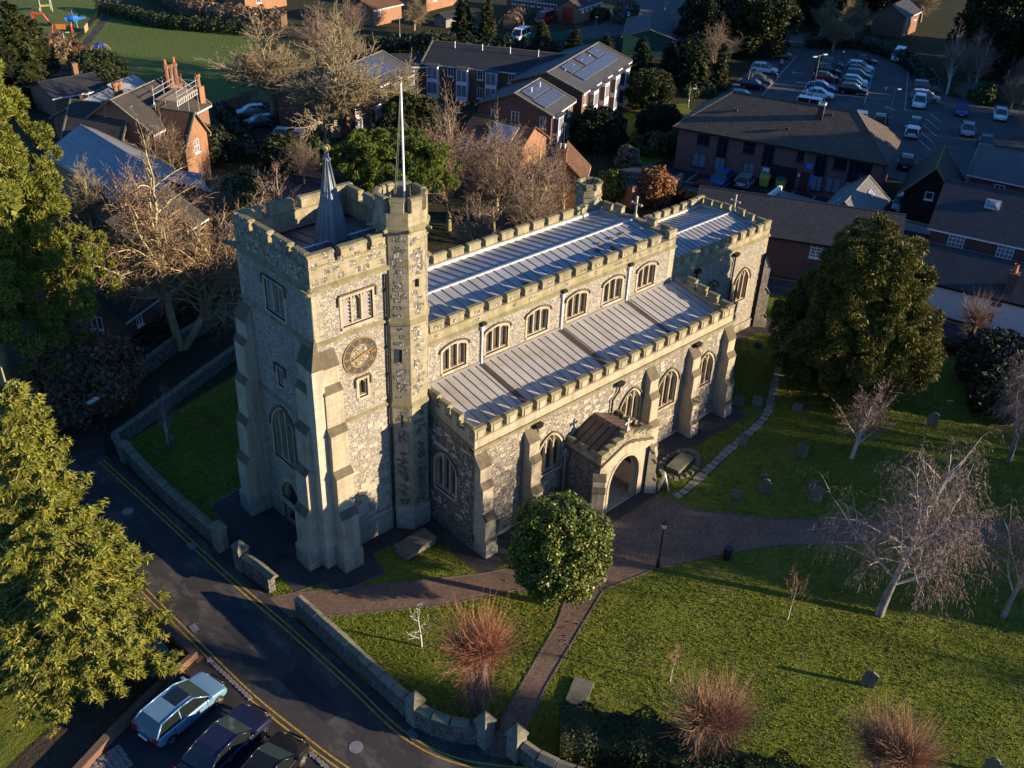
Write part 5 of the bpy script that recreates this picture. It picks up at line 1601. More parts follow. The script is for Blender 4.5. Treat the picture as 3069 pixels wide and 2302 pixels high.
for y in (-.2, .2):
    b.box(-2.0, 2.3, y - .025, y + .025, .05 + y * .13, .11 + y * .13)
b.build('rail', 'black_metal', LD)
bb = MB(); bb.box(-.02, .02, -.2, .2, .06, .1); rm = bb.mesh('rung', ['black_metal'])
for k in range(12):
    link('rung', rm, LD, (-1.9 + k * .36, 0, 0))
tag(LD, 'black ladder lying on the nave lead roof behind the battlements', 'ladder')
# ------------------------------------------------------------------ trees and shrubs
def blobs(seed, cen, rad, B, rb, per, size, mat, aspect=1.7, jit=.5, down=0.0, fill=.15, tri=False, zlo=-.85, radial=.0, lump=.16):
    """foliage face cloud: B clumps over an ellipsoid; faces on each clump's outer side"""
    rs = np.random.RandomState(seed)
    d = sph(rs, B * 3)
    d = d[d[:, 2] > zlo][:B]
    k = rs.uniform(1 - lump, 1 + lump * .6, (len(d), 1))
    C = np.array(cen) + d * np.array(rad) * k
    rbs = rs.uniform(rb[0], rb[1], (len(d), 1))
    e = sph(rs, len(d) * per).reshape(len(d), per, 3)
    flip = (e * d[:, None, :]).sum(2, keepdims=True) < -.25
    e = np.where(flip, -e, e)
    P = C[:, None, :] + e * rbs[:, None, :] * rs.uniform(.7, 1.08, (len(d), per, 1))
    Nn = e * .8 + np.array([0, 0, .45 - down])
    P, Nn = P.reshape(-1, 3), Nn.reshape(-1, 3)
    sd = None
    if radial:
        sd = (e * radial + np.array([0, 0, -down])).reshape(-1, 3)
        Nn = np.cross(sd, rs.normal(0, 1, sd.shape))
    me = leaves('crown', P, Nn, size, [mat], aspect, jit, sd, tri)
    return me
def fillin(seed, cen, rad, n, size, mat):
    rs = np.random.RandomState(seed)
    d = sph(rs, n)
    P = np.array(cen) + d * np.array(rad) * rs.uniform(.55, .86, (n, 1))
    return leaves('inner_foliage', P, d, size, [mat], 1.2, .4)
def tree_root(name, loc, label, rz=0.0, group=None, cat='tree'):
    r = empty(name, (loc[0], loc[1], 0), rz)
    return tag(r, label, cat, group)
def trunk_mesh(h, r0, r1, mat, wig=.03, n=6, lean=(0, 0)):
    segs = []
    p = Vector((0, 0, -.1))
    for i in range(n):
        q = Vector((rnd(-wig, wig) + lean[0] * (i + 1) / n, rnd(-wig, wig) + lean[1] * (i + 1) / n, h * (i + 1) / n))
        segs.append((tuple(p), tuple(q), r0 + (r1 - r0) * i / n, r0 + (r1 - r0) * (i + 1) / n, 0))
        p = q
    return seg_mesh('trunk', segs, [mat], .01, (9, 6))
# yew
t = tree_root('yew_tree', (37.6, -8.6), 'large rounded golden green yew standing east of the churchyard')
link('trunk', trunk_mesh(6, .6, .3, 'bark_dark'), t)
link('crown', blobs(1, (0, 0, 4.4), (4.7, 4.7, 3.9), 420, (.4, .85), 330, .085, 'leaf_yew', 3.4, .35, .2, radial=1.0, lump=.26, tri=True), t)
link('crown', blobs(101, (.2, -.1, 8.0), (3.2, 3.2, 3.9), 280, (.4, .85), 330, .085, 'leaf_yew', 3.4, .35, .15, radial=1.0, lump=.28, tri=True), t)
link('inner_foliage', fillin(2, (0, 0, 5.6), (4.2, 4.2, 5.4), 6000, .36, 'leaf_yew'), t)
# holly beside the path
t = tree_root('holly_tree', (6.75, -10.35), 'dense egg shaped glossy green holly at the path junction')
link('trunk', trunk_mesh(3, .22, .15, 'bark_dark'), t)
link('crown', blobs(3, (0, 0, 4.0), (2.1, 2.1, 2.4), 420, (.28, .6), 120, .11, 'leaf_holly', 1.5, .7, .0, lump=.2), t)
link('inner_foliage', fillin(4, (0, 0, 4.0), (2.0, 2.0, 2.3), 1800, .4, 'leaf_holly'), t)
# spruce, lower left
def spruce(seed, H, Rr, nb, per, size, mat, zlo=.06, pw=.8, droop=.22, spread=.34, tri=False):
    rs = np.random.RandomState(seed)
    u = rs.uniform(0, 1, nb)
    z = H * (zlo + (1 - zlo) * (1 - np.sqrt(1 - u * .995)))
    r = Rr * (1 - z / H) ** pw * (rs.uniform(.6, 1.15, nb) if not tri else rs.uniform(.5, 1.2, nb)) + .12
    az = np.arange(nb) * 2.39996 + rs.uniform(-.3, .3, nb)
    if tri:      # needles gathered in tufts along each bough, with gaps between
        kt = max(6, per // 36)
        tc = rs.uniform(.15, 1.03, (nb, kt)); lc = rs.normal(0, 1, (nb, kt)) * spread * (1.12 - tc) * np.sqrt(r)[:, None] * .9
        ix = rs.randint(0, kt, (nb, per)); rows = np.arange(nb)[:, None]
        ex, ey = rs.normal(0, 1, (nb, per)), rs.normal(0, 1, (nb, per))
        t = np.clip(tc[rows, ix] + ex * .13 / np.maximum(r, .6)[:, None], .05, 1.12)
        lat = lc[rows, ix] + ey * .13
    else:
        t = rs.uniform(.12, 1, (nb, per)) ** .75
        lat = rs.normal(0, 1, (nb, per)) * spread * (1.12 - t) * np.sqrt(r)[:, None] * .8
    ca, sa = np.cos(az)[:, None], np.sin(az)[:, None]
    rad = t * r[:, None]
    x = rad * ca - lat * sa
    y = rad * sa + lat * ca
    zz = z[:, None] - droop * rad * (1 - .55 * t) + .05 * rad * t ** 3 - np.abs(lat) * .25 - rs.uniform(0, .28, (nb, per))
    P = np.stack([x, y, np.maximum(zz, .1)], 2).reshape(-1, 3)
    if tri:
        sd = np.stack([ca * (.6 + .5 * ex) - sa * ey * .6, sa * (.6 + .5 * ex) + ca * ey * .6, rs.uniform(-.5, .6, lat.shape)], 2).reshape(-1, 3)
    else:
      sd = np.stack([ca * .7 - np.sign(lat) * sa * .7, sa * .7 + np.sign(lat) * ca * .7, np.full_like(lat, -.35)], 2).reshape(-1, 3)
    Nn = np.tile(np.array([0, 0, 1.0]), (len(P), 1)) + .35 * np.stack([np.broadcast_to(ca, lat.shape), np.broadcast_to(sa, lat.shape), 0 * lat], 2).reshape(-1, 3)
    segs = [((0, 0, z[i]), (r[i] * .8 * math.cos(az[i]), r[i] * .8 * math.sin(az[i]), max(.1, z[i] - droop * r[i] * .5)), .045 * (1 - z[i] / H) + .02, .012, 0) for i in range(nb)]
    return leaves('crown', P, Nn, size, [mat], 3.2, .45, sd, tri), segs
t = tree_root('spruce_tree', (-13.0, 1.2), 'big sunlit yellow green spruce with tiered branches at the lower left')
cm, sg = spruce(5, 17.2, 4.3, 460, 560, .085, 'leaf_spruce', .08, .8, tri=True)
link('crown', cm, t)
link('trunk', seg_mesh('trunk', [((0, 0, -.1), (0, 0, 9), .36, .2, 0), ((0, 0, 9), (0, 0, 16.6), .2, .03, 0)] + sg, ['bark_oak'], .02, (7, 4)), t)
# tall pine at the left edge
def pine(seed, cen, rad, B, rb, per, size, mat):
    return blobs(seed, cen, rad, B, rb, per, size, mat, 2.2, .45, -.25, radial=1.0, tri=False, lump=.3)
t = tree_root('pine_tree', (-7.4, 26.4), 'tall broad yellow green pine filling the left edge above the spruce')
link('trunk', trunk_mesh(17, .5, .2, 'bark_oak', .1), t)
me = [blobs(6, (0, 0, 15.0), (5.3, 5.3, 6.6), 420, (.36, .75), 270, .085, 'leaf_pine', 3.2, .45, -.3, radial=1.0, lump=.36, tri=True), blobs(7, (0, 0, 9.0), (6.4, 6.4, 5.2), 380, (.36, .75), 250, .085, 'leaf_pine', 3.2, .45, -.3, radial=1.0, lump=.36, tri=True)]
link('crown', me[0], t); link('crown', me[1], t)
link('inner_foliage', fillin(8, (0, 0, 12), (5.0, 5.0, 8), 3000, .6, 'leaf_pine'), t)
# pine behind the tower
t = tree_root('pine_tree', (26.5, 30.0), 'bright green spreading pine behind the tower and flagpole')
link('trunk', trunk_mesh(8, .35, .2, 'bark_oak', .1), t)
link('crown', blobs(9, (0, 0, 7.6), (4.7, 4.7, 2.5), 230, (.3, .62), 260, .09, 'leaf_pine_dark', 3.0, .45, -.3, radial=1.0, lump=.38, zlo=-.5, tri=True), t)
link('inner_foliage', fillin(10, (0, 0, 7.4), (3.8, 3.8, 1.8), 700, .5, 'leaf_pine_dark'), t)

# bare winter trees
BASE = dict(seg=[6, 5, 4, 3, 2], kids=[9, 8, 6, 5], t0=[.35, .25, .2, .15], ang=[48, 45, 42, 40], lr=[.62, .6, .58, .55], rr=[.55, .55, .5, .5], wig=[.07, .16, .2, .22, .2], trop=[.05, .09, .07, .05, .03], tw=3, rmin=.011, taper=.5)
def bare_meshes(seed, H, r, mats, cfg=None, dirs=None, **kw):
    random.seed(seed)
    c = dict(BASE); c.update(cfg or {}); c.update(kw)
    out = []
    for p, d, k in (dirs or [(Vector((0, 0, -.1)), Vector((0, 0, 1)), 1.0)]):
        grow(p, d.normalized(), H * .48 * k, r * k, 0, c, out)
    mz = max(s[1][2] for s in out)
    f = H / mz
    out = [(tuple(v * f for v in a), tuple(v * f for v in b_), ra, rb_, m) for a, b_, ra, rb_, m in out]
    A = [s for s in out if s[4] == 0]; B = [(*s[:4], 0) for s in out if s[4] == 1]
    return seg_mesh('trunk', A, [mats[0]], .03, (7, 4)), seg_mesh('crown', B, [mats[1]], .02, (4, 3))
def bare(name, loc, label, me, rz=0.0, sc=1.0, group=None):
    t = tree_root(name, loc, label, rz, group)
    t.scale = (sc, sc, sc) if not isinstance(sc, tuple) else sc
    link('trunk', me[0], t); link('crown', me[1], t)
    return t
LIME = ('bark_lime', 'twig_lime'); OAK = ('bark_oak', 'twig_oak'); GREY = ('bark_oak', 'twig_grey')
mL = bare_meshes(21, 17.5, .34, LIME, dirs=[(Vector((0, 0, -.1)), Vector((-.05, .02, 1)), 1.0), (Vector((.2, -.1, -.1)), Vector((.5, -.35, 1)), .85)], kids=[14, 10, 7, 5], lr=[.66, .62, .56, .55], wig=[.06, .22, .3, .32, .3], trop=[.06, .04, 0, -.02, -.02], t0=[.42, .2, .15, .1], tw=3, rr=[.6, .6, .5, .5], rmin=.016)
bare('lime_tree', (4.2, 25.8), 'twin stemmed bare lime with pale branches left of the tower', mL)
OK_ = dict(kids=[13, 9, 7, 5], lr=[.95, .62, .58, .55], ang=[58, 46, 45, 42], trop=[.03, .035, .03, .02, .01], wig=[.08, .2, .26, .26, .25], tw=2, t0=[.38, .2, .15, .1], rmin=.02, rr=[.6, .55, .5, .5])
mO = bare_meshes(22, 13.0, .42, OAK, OK_)
mO2 = bare_meshes(23, 13.0, .4, OAK, OK_)
mG = bare_meshes(24, 14.0, .24, GREY, kids=[14, 9, 7, 5], lr=[.8, .6, .58, .5], ang=[40, 36, 38, 40], trop=[.04, .06, .05, .03, .02], tw=2, t0=[.18, .2, .15, .1], rmin=.014)
mG2 = bare_meshes(25, 11.0, .2, GREY, kids=[13, 9, 6, 5], lr=[.8, .62, .58, .5], ang=[48, 42, 40, 40], trop=[.04, .05, .04, .02, .02], tw=2, t0=[.2, .2, .15, .1], rmin=.014)
bare('oak_tree', (39.0, 70.5), 'broad bare tree on the field edge beyond the parked cars', mO, .5, (1.25, 1.25, 1.0))
bare('oak_tree', (38.5, 56.5), 'wide bare lichen tree above the white parked cars', mO2, 1.2, (1.4, 1.4, 1.22))
bare('ash_tree', (33.6, 30.6), 'multi stemmed bare ash rising just right of the flagpole', mG, .3, 1.08)
bare('ash_tree', (39.8, 25.6), 'slender bare tree behind the middle of the nave battlements', mG2, 2.0, 1.0)
bare('ash_tree', (36.0, 22.0), 'low bare spreading tree close behind the nave roof', mG2, 4.0, .78)
bare('ash_tree', (45.5, 27.2), 'thin bare tree in front of the small skylight roof', mG2, 5.0, .62)
bare('ash_tree', (40.5, 31.5), 'bare tree crossing the brown tiled roof behind the nave', mG, 2.2, .8)
bare('ash_tree', (44.0, 33.5), 'bare tree at the lower edge of the glazed rooflight', mG2, 2.9, .75)
bare('ash_tree', (36.5, 27.5), 'bare branching tree directly above the nave ridge', mG2, .2, .95)
bare('ash_tree', (30.0, 22.5), 'bare tangled tree between the pine and the nave', mG2, 1.0, .72)
bare('ash_tree', (29.5, 49.0), 'bare red brown bush tree beside the red car', mG2, 3.0, .55)
bare('oak_tree', (50.5, 72), 'tall bare tree behind the broad one by the field', mO, 2.4, 1.0)
bare('oak_tree', (47.0, 55.0), 'bare tree hiding the end of the solar panelled flats', mO2, 3.4, .78)
bare('ash_tree', (19.0, 56.5), 'red brown bare tree screening the rectory front', mG2, 5.4, (.85, .85, .72))
bare('ash_tree', (15.0, 40.5), 'bare spreading tree before the orange brick hall gable', mG2, 2.0, (.8, .8, .7))
bare('ash_tree', (9.5, 43.0), 'bare tree in front of the left side of the hall roof', mG2, 1.1, (.85, .85, .8))
bare('oak_tree', (8.0, 50.0), 'bare tree against the dark eaves of the hall', mO, 3.3, (.55, .55, .6))
bare('ash_tree', (18.0, 34.0), 'bare tree standing between the lime and the tower top', mG2, 3.4, .92)
bare('ash_tree', (52.0, 80.0), 'bare hazy tree farthest along the field edge', mG, 3.9, .9)
bare('oak_tree', (130.5, 49.0), 'bare tree at the far gate of the car park', mO, 4.4, .62)
bare('oak_tree', (138.0, 56.0), 'bare tree just behind the car park gate tree', mO2, 2.4, .6)
bare('ash_tree', (68.0, 96.0), 'bare tree in front of the orange brick house', mG, 1.9, .62)
bare('oak_tree', (82.0, 98.0), 'bare wide tree right of the orange brick house', mO2, 1.9, .52)
bare('ash_tree', (103.0, 52.5), 'orange brown bare tree at the car park entrance', mG, 4.1, .62)
bare('ash_tree', (112.0, 56.0), 'pale bare tree among the evergreens above the car park', mG2, 2.2, .62)
for x_, y_, z_, lab in ((142, 52, .62, 'bare tree between the car park and the red house'), (150, 60, .7, 'bare tree in front of the cream far building'), (158, 66, .7, 'bare tree right of the cream far building'), (166, 52, .66, 'bare tree right of the red house'), (140, 66, .66, 'bare tree above the mustard car')):
    bare('oak_tree', (x_, y_), lab, mO, x_ * 1.3, z_)
# scrub right of the car park
for k, (x, y, s_, lab) in enumerate(((126, 24, .72, 'bare brown tree right behind the pale birch'), (120, 15, .62, 'bare scrub tree left of the shed by the car park'), (117, 8, .6, 'bare scrub tree over the blue car'), (108, 8, .6, 'bare scrub tree over the silver parked cars'), (100, 4, .58, 'bare scrub tree behind the dark thatched gable'), (130, 18, .7, 'bare brown tree at the right edge beyond the shed'), (112, 0, .62, 'bare scrub tree at the right edge above the slate roofs'), (124, 6, .66, 'bare scrub tree at the right edge over the white car'))):
    bare('scrub_tree', (x, y), lab, mG2 if k % 2 else mG, k * 1.1, s_)
# birches
BIR = dict(seg=[8, 7, 5, 5, 5], kids=[12, 9, 9, 5], t0=[.34, .2, .15, .1], ang=[45, 45, 55, 60], lr=[.68, .6, .6, .75], rr=[.4, .5, .4, .5], wig=[.06, .14, .16, .12, .08], trop=[.03, .10, -.06, -.42, -.5], tw=3, rmin=.008, taper=.4)
def birch(seed, H, r, lean):
    random.seed(seed)
    out = []
    grow(Vector((0, 0, -.1)), Vector((lean[0], lean[1], 1)).normalized(), H * .62, r, 0, BIR, out)
    out = [s for s in out if s[1][2] > .2]
    f = H / max(s[1][2] for s in out)
    out = [(tuple(v * f for v in a), tuple(v * f for v in b_), ra, rb_, m) for a, b_, ra, rb_, m in out]
    low = [(*s[:4], 1 if s[0][2] < H * .2 and s[2] > .07 else 0) for s in out if s[4] == 0]
    return seg_mesh('trunk', low, ['bark_birch', 'bark_birch_base'], .03, (8, 4)), seg_mesh('crown', [(*s[:4], 0) for s in out if s[4] == 1], ['twig_birch'], .02, (3, 3))
mB = birch(31, 12.3, .2, (.03, -.02))
bare('birch_tree', (19.2, -22.0), 'weeping silver birch leaning on the lawn with a dark trunk base', mB, 0, (1.2, 1.2, 1.0))
mB2 = birch(34, 10.0, .2, (-.05, .05))
bare('birch_tree', (24.1, -26.4), 'slim white birch cut by the right edge of the lawn', mB2, 2.0, (.75, .75, .95))
bare('birch_tree', (38.3, -20.5), 'drooping bare birch at the right edge below the white cottage', mB2, .8, .95)
bare('birch_tree', (42.5, -24.5), 'bare drooping tree in the right corner behind the shaded lawn', mB, 4.0, .8)
mB3 = bare_meshes(36, 10.5, .2, ('bark_birch', 'twig_birch'), kids=[14, 8, 6, 4], lr=[.55, .6, .56, .5], ang=[34, 36, 40, 40], trop=[.04, .1, .05, 0, -.05], tw=2)
bare('birch_tree', (120.9, 24.5), 'pale stemmed birch beside the far parked grey car', mB3, 1.0, 1.02)
bare('birch_tree', (123.8, 22.0), 'second pale birch stem leaning behind the estate cars', mB3, 3.0, .85)
# small bare tree on the lawn and saplings
mS = bare_meshes(37, 6.5, .1, ('bark_birch', 'twig_birch'), kids=[9, 7, 5, 4], lr=[.62, .6, .56, .5], ang=[32, 30, 34, 36], trop=[.03, .08, .05, .02, 0], tw=2, t0=[.25, .2, .15, .1])
bare('cherry_tree', (30.6, -13.6), 'small fan shaped bare tree on the lawn below the yew', mS, 0, (1.4, 1.4, 1.05))
mP = bare_meshes(38, 4.4, .035, ('bark_birch', 'twig_orange'), seg=[6, 4, 3, 2], kids=[12, 6, 4], t0=[.45, .2, .15], ang=[38, 36, 36], lr=[.4, .6, .55], tw=1, rmin=.006)
bare('sapling', (15.2, -19.0), 'thin staked sapling with rusty twigs in the middle of the lawn', mP, 0, .98)
bare('sapling', (7.4, -17.6), 'tiny white stemmed sapling behind the orange pollard', mP, 2, (.8, .8, .68))
mP2 = bare_meshes(39, 3.3, .06, ('bark_birch', 'bark_birch'), seg=[5, 5, 3, 2], kids=[7, 4, 3], t0=[.3, .3, .2], ang=[60, 50, 45], lr=[.42, .5, .5], tw=2, rmin=.01)
bare('sapling', (-.2, -8.1), 'pale bent sapling on the small triangle lawn by the wall', mP2)
bare('sapling', (-1.9, 15.4), 'dim bare sapling in the shaded grass left of the tower', mS, 1.0, (.55, .55, .75))
# pollarded limes: stout stems, knuckles, a globe of straight red shoots
def pollard(seed, stems, L, n, mats, tops=None):
    random.seed(seed)
    A, B = [], []
    for (bx, by, tx, ty, h, r) in stems:
        p = Vector((bx, by, -.1)); k = 7
        for i in range(k):
            t = (i + 1) / k
            q = Vector((bx + (tx - bx) * t + rnd(-.05, .05), by + (ty - by) * t + rnd(-.05, .05), h * t))
            A.append((tuple(p), tuple(q), r * (1 + .12 * rnd(-1, 1)), r * (1 + .12 * rnd(-1, 1)), 0)); p = q
        top = p.copy()
        for j in range(7):
            d = rvec(); d.z = abs(d.z) * .6
            A.append((tuple(top - UP * .15), tuple(top + d * .42), r * .8, r * .5, 0))
        for j in range(n):
            d = (rvec() * 1.0 + UP * .28 + Vector((tx - bx, ty - by, 0)) * .3).normalized()
            if d.z < -.45:
                d.z *= -.5
            s0 = top + rvec() * .35
            ln = L * rnd(.4, 1.05) * (.86 + .3 * max(0, d.z))
            q = s0; dd = d.copy()
            rr = rnd(.007, .012)
            for i in range(3):
                dd = (dd + UP * .12 + rvec() * .16).normalized()
                q2 = q + dd * ln / 3
                B.append((tuple(q), tuple(q2), rr * (1 - .25 * i), rr * (.75 - .25 * i), 0)); q = q2
        for j in range(n // 2):
            z = rnd(.3, h); t = z / h
            s0 = Vector((bx + (tx - bx) * t, by + (ty - by) * t, z))
            d = rvec(); d.z = abs(d.z) * .4; d.normalize()
            q = s0 + d * L * rnd(.2, .5) + UP * rnd(.0, .3)
            B.append((tuple(s0), tuple(q), .01, .005, 0))
    return seg_mesh('trunk', A, [mats[0]], .02, (9, 6)), seg_mesh('crown', B, [mats[1]], .05, (3, 3))
mQ = pollard(41, [(-.1, .1, -.35, .25, 3.9, .15), (.12, -.12, .25, -.15, 4.2, .19)], 2.4, 1100, ('bark_pollard', 'twig_red'))
bare('pollarded_lime', (-.8, -12.9), 'twin stemmed pollard with red shoots beside the curved wall', mQ)
mQ2 = pollard(42, [(-.15, .15, -.3, .3, 3.3, .15), (.15, -.15, .5, -.45, 2.9, .19)], 2.35, 1100, ('bark_pollard', 'twig_orange'))
bare('pollarded_lime', (4.6, -21.5), 'pollard with orange shoots at the bottom edge of the lawn', mQ2, .2)
bare('pollarded_lime', (9.2, -27.6), 'orange pollard top cut off by the bottom right edge', mQ2, 2.4, .98)
mQ3 = pollard(43, [(0, 0, 0, 0, 2.1, .22)], 2.5, 1000, ('bark_oak', 'twig_grey'))
bare('pollarded_lime', (51.4, -11.6), 'round headed pollard in front of the white cottage', mQ3, 0, 1.0)
bare('pollarded_lime', (48.8, -7.2), 'smaller pollard left of the white cottage window', mQ3, 1.5, .78)
bare('pollarded_lime', (54.5, -18.0), 'pollard at the right edge below the white cottage', mQ3, 3, .8)
# conifers and evergreens farther off
def evergreen(name, loc, label, H, Rr, mat='leaf_conifer', seed=50, nb=170, per=90, size=.26, pw=.7, zlo=.04):
    t = tree_root(name, loc, label)
    key = (mat, seed, nb)
    if key not in CHILD:
        cm, sg = spruce(seed, 10.0, 2.6, nb, per, size, mat, zlo, pw, .12, .4)
        CHILD[key] = (cm, seg_mesh('trunk', [((0, 0, -.1), (0, 0, 9.4), .22, .03, 0)], ['bark_dark'], .01, (6, 4)))
    t.scale = (Rr / 2.6, Rr / 2.6, H / 10.0)
    link('crown', CHILD[key][0], t); link('trunk', CHILD[key][1], t)
    return t
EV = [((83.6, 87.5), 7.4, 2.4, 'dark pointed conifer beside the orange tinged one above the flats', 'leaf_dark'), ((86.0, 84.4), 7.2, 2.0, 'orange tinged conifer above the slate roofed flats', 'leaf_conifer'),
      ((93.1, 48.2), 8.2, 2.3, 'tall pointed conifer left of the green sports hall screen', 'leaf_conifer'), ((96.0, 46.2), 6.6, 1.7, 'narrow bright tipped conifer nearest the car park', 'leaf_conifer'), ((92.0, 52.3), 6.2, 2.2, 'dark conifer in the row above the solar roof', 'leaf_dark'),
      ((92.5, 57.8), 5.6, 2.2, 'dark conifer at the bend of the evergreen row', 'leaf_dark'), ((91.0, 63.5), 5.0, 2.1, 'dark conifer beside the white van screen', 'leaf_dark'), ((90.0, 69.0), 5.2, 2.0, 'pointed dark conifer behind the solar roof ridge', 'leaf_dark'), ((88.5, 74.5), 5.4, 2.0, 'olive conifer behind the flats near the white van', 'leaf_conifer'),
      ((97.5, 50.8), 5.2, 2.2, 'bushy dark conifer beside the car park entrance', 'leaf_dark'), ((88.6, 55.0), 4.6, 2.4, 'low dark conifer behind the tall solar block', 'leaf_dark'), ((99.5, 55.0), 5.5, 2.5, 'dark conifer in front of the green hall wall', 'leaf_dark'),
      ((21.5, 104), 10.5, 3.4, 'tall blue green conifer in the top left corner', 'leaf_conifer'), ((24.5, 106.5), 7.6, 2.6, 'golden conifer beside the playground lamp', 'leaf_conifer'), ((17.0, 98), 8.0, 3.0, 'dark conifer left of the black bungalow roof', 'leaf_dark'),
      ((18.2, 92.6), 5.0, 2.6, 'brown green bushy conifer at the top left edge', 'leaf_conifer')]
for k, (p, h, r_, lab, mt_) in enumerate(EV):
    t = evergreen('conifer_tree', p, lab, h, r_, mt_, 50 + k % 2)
    t.rotation_euler = (0, 0, k * 1.3)
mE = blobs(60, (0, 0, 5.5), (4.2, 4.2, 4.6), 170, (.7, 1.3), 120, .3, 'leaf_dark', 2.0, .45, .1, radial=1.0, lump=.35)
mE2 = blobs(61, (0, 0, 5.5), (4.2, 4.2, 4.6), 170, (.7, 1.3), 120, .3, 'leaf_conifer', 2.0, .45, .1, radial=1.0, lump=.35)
mEf = fillin(62, (0, 0, 5.3), (4, 4, 4.2), 500, 1.2, 'leaf_dark')
mEt = trunk_mesh(5, .4, .2, 'bark_dark')
def broad(loc, label, sc, dark=True, rz=0.0, name='evergreen_tree'):
    t = tree_root(name, loc, label, rz)
    t.scale = sc
    link('crown', mE if dark else mE2, t); link('inner_foliage', mEf, t); link('trunk', mEt, t)
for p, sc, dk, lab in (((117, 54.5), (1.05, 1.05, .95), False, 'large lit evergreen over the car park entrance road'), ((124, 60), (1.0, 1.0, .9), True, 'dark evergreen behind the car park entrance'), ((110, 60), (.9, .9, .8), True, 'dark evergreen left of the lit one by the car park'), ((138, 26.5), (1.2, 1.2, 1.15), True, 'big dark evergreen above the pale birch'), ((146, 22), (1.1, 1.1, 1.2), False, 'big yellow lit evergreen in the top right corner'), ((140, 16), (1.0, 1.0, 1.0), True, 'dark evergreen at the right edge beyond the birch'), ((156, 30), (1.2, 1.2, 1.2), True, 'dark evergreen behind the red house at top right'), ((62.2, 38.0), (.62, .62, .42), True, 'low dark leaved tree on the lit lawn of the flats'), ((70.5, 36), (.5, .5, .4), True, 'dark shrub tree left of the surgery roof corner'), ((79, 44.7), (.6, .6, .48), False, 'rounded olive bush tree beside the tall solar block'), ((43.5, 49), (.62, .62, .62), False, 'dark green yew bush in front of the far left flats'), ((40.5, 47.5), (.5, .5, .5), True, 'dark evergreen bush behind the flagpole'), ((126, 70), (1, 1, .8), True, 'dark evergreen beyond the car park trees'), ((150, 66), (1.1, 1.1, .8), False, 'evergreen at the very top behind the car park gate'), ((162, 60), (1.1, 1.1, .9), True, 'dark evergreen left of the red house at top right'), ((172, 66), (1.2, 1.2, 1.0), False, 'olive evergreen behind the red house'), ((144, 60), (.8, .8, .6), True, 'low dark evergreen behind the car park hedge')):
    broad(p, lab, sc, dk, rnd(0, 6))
# garden shrubs
def shrub(loc, label, rad, mat, h0=None, seed=70, size=.2, B=60, per=70, name='shrub', aspect=1.5, cat='shrub'):
    t = tree_root(name, loc, label, 0, None, cat)
    rz = rad[2]
    link('foliage', blobs(seed, (0, 0, h0 if h0 is not None else rz * .9), rad, B, (rad[0] * .25, rad[0] * .42), per, size, mat, aspect, .6, 0, zlo=-.7), t)
    link('stem', trunk_mesh(rz, .08, .04, 'bark_dark'), t)
shrub((52.0, 26.4), 'round bright green shrub beside the dark flat garage roof', (1.5, 1.5, 1.15), 'leaf_pine_dark', 1.5, 71, .22)
shrub((54.2, 23.0), 'round rust coloured beech against the lit brick garage wall', (1.55, 1.55, 1.7), 'leaf_beech', 2.0, 72, .2, 80)
shrub((58.8, 30.6), 'pale spiky shrub above the round green one', (1.1, 1.1, 1.3), 'leaf_heather', 1.5, 73, .2)
shrub((57.0, 28.2), 'small grey green bush left of the surgery car bays', (1.3, 1.3, .8), 'leaf_shrub', .9, 74, .2)
shrub((73.5, 38.6), 'brown heathery bush behind the surgery roof corner', (2.3, 1.6, .9), 'leaf_heather', .9, 75, .25)
shrub((66.5, 33.4), 'dark blue green bush by the surgery gable end', (1.7, 1.7, 1.0), 'leaf_shrub', 1.0, 76, .25)
shrub((69, 31.8), 'yellow green bush top beside the surgery wall', (1.5, 1.2, 1.1), 'leaf_shrub', 1.2, 77, .22)
shrub((29.45, 99.4), 'clipped dark green dome beside the bungalow', (3.0, 3.0, 2.3), 'leaf_hedge', .4, 78, .22, 120)
shrub((29.0, 111.8), 'pink brown rounded bush left of the playground lamp', (1.8, 1.8, 1.6), 'leaf_heather', 1.2, 79, .25)
shrub((31.2, 110.9), 'small brown bush at the foot of the playground lamp', (1.2, 1.2, 1.1), 'leaf_litter', .9, 80, .22)
shrub((-3.8, 22.6), 'dark bare looking bush at the lane left of the tower', (3.0, 3.0, 2.2), 'leaf_litter', 2.4, 81, .2, 90, 60)
shrub((30.5, 54.0), 'dark laurel beside the red car', (2.2, 2.2, 1.6), 'leaf_dark', 1.5, 82, .25)
shrub((34.2, 53.2), 'bright green clipped bush by the yard entrance', (1.5, 1.5, 1.2), 'leaf_shrub', 1.3, 83, .22)
shrub((21.5, 46.5), 'olive shrub below the brick rectory front', (2.0, 2.0, 1.6), 'leaf_shrub', 1.7, 84, .25)
shrub((25.5, 60.8), 'dark shrub at the corner of the rectory bay window', (2.4, 1.8, 1.6), 'leaf_dark', 1.4, 85, .25)
shrub((115.5, 87.2), 'small clipped green bush at the fire station forecourt', (1.6, 1.4, .8), 'leaf_shrub', .7, 86, .22)
shrub((117.5, 82.8), 'pale leafless shrub by the fire station drive', (2.0, 2.0, 1.8), 'leaf_heather', 1.6, 87, .25)
shrub((121.0, 19.2), 'green ivy mound round the foot of the pale birch', (1.3, 1.3, 1.4), 'leaf_shrub', 1.2, 88, .22)
shrub((47.2, -15.5), 'dark green bush in the shaded corner past the yew', (2.4, 2.4, 1.8), 'leaf_dark', 1.6, 89, .25)
shrub((44.0, -17.5), 'dark shrub beside the lane under the drooping birch', (2.0, 2.0, 1.4), 'leaf_dark', 1.2, 90, .25)
shrub((-12.2, 17.5), 'dark shrub under the pine at the road end', (3, 3, 2.2), 'leaf_dark', 1.8, 91, .25)
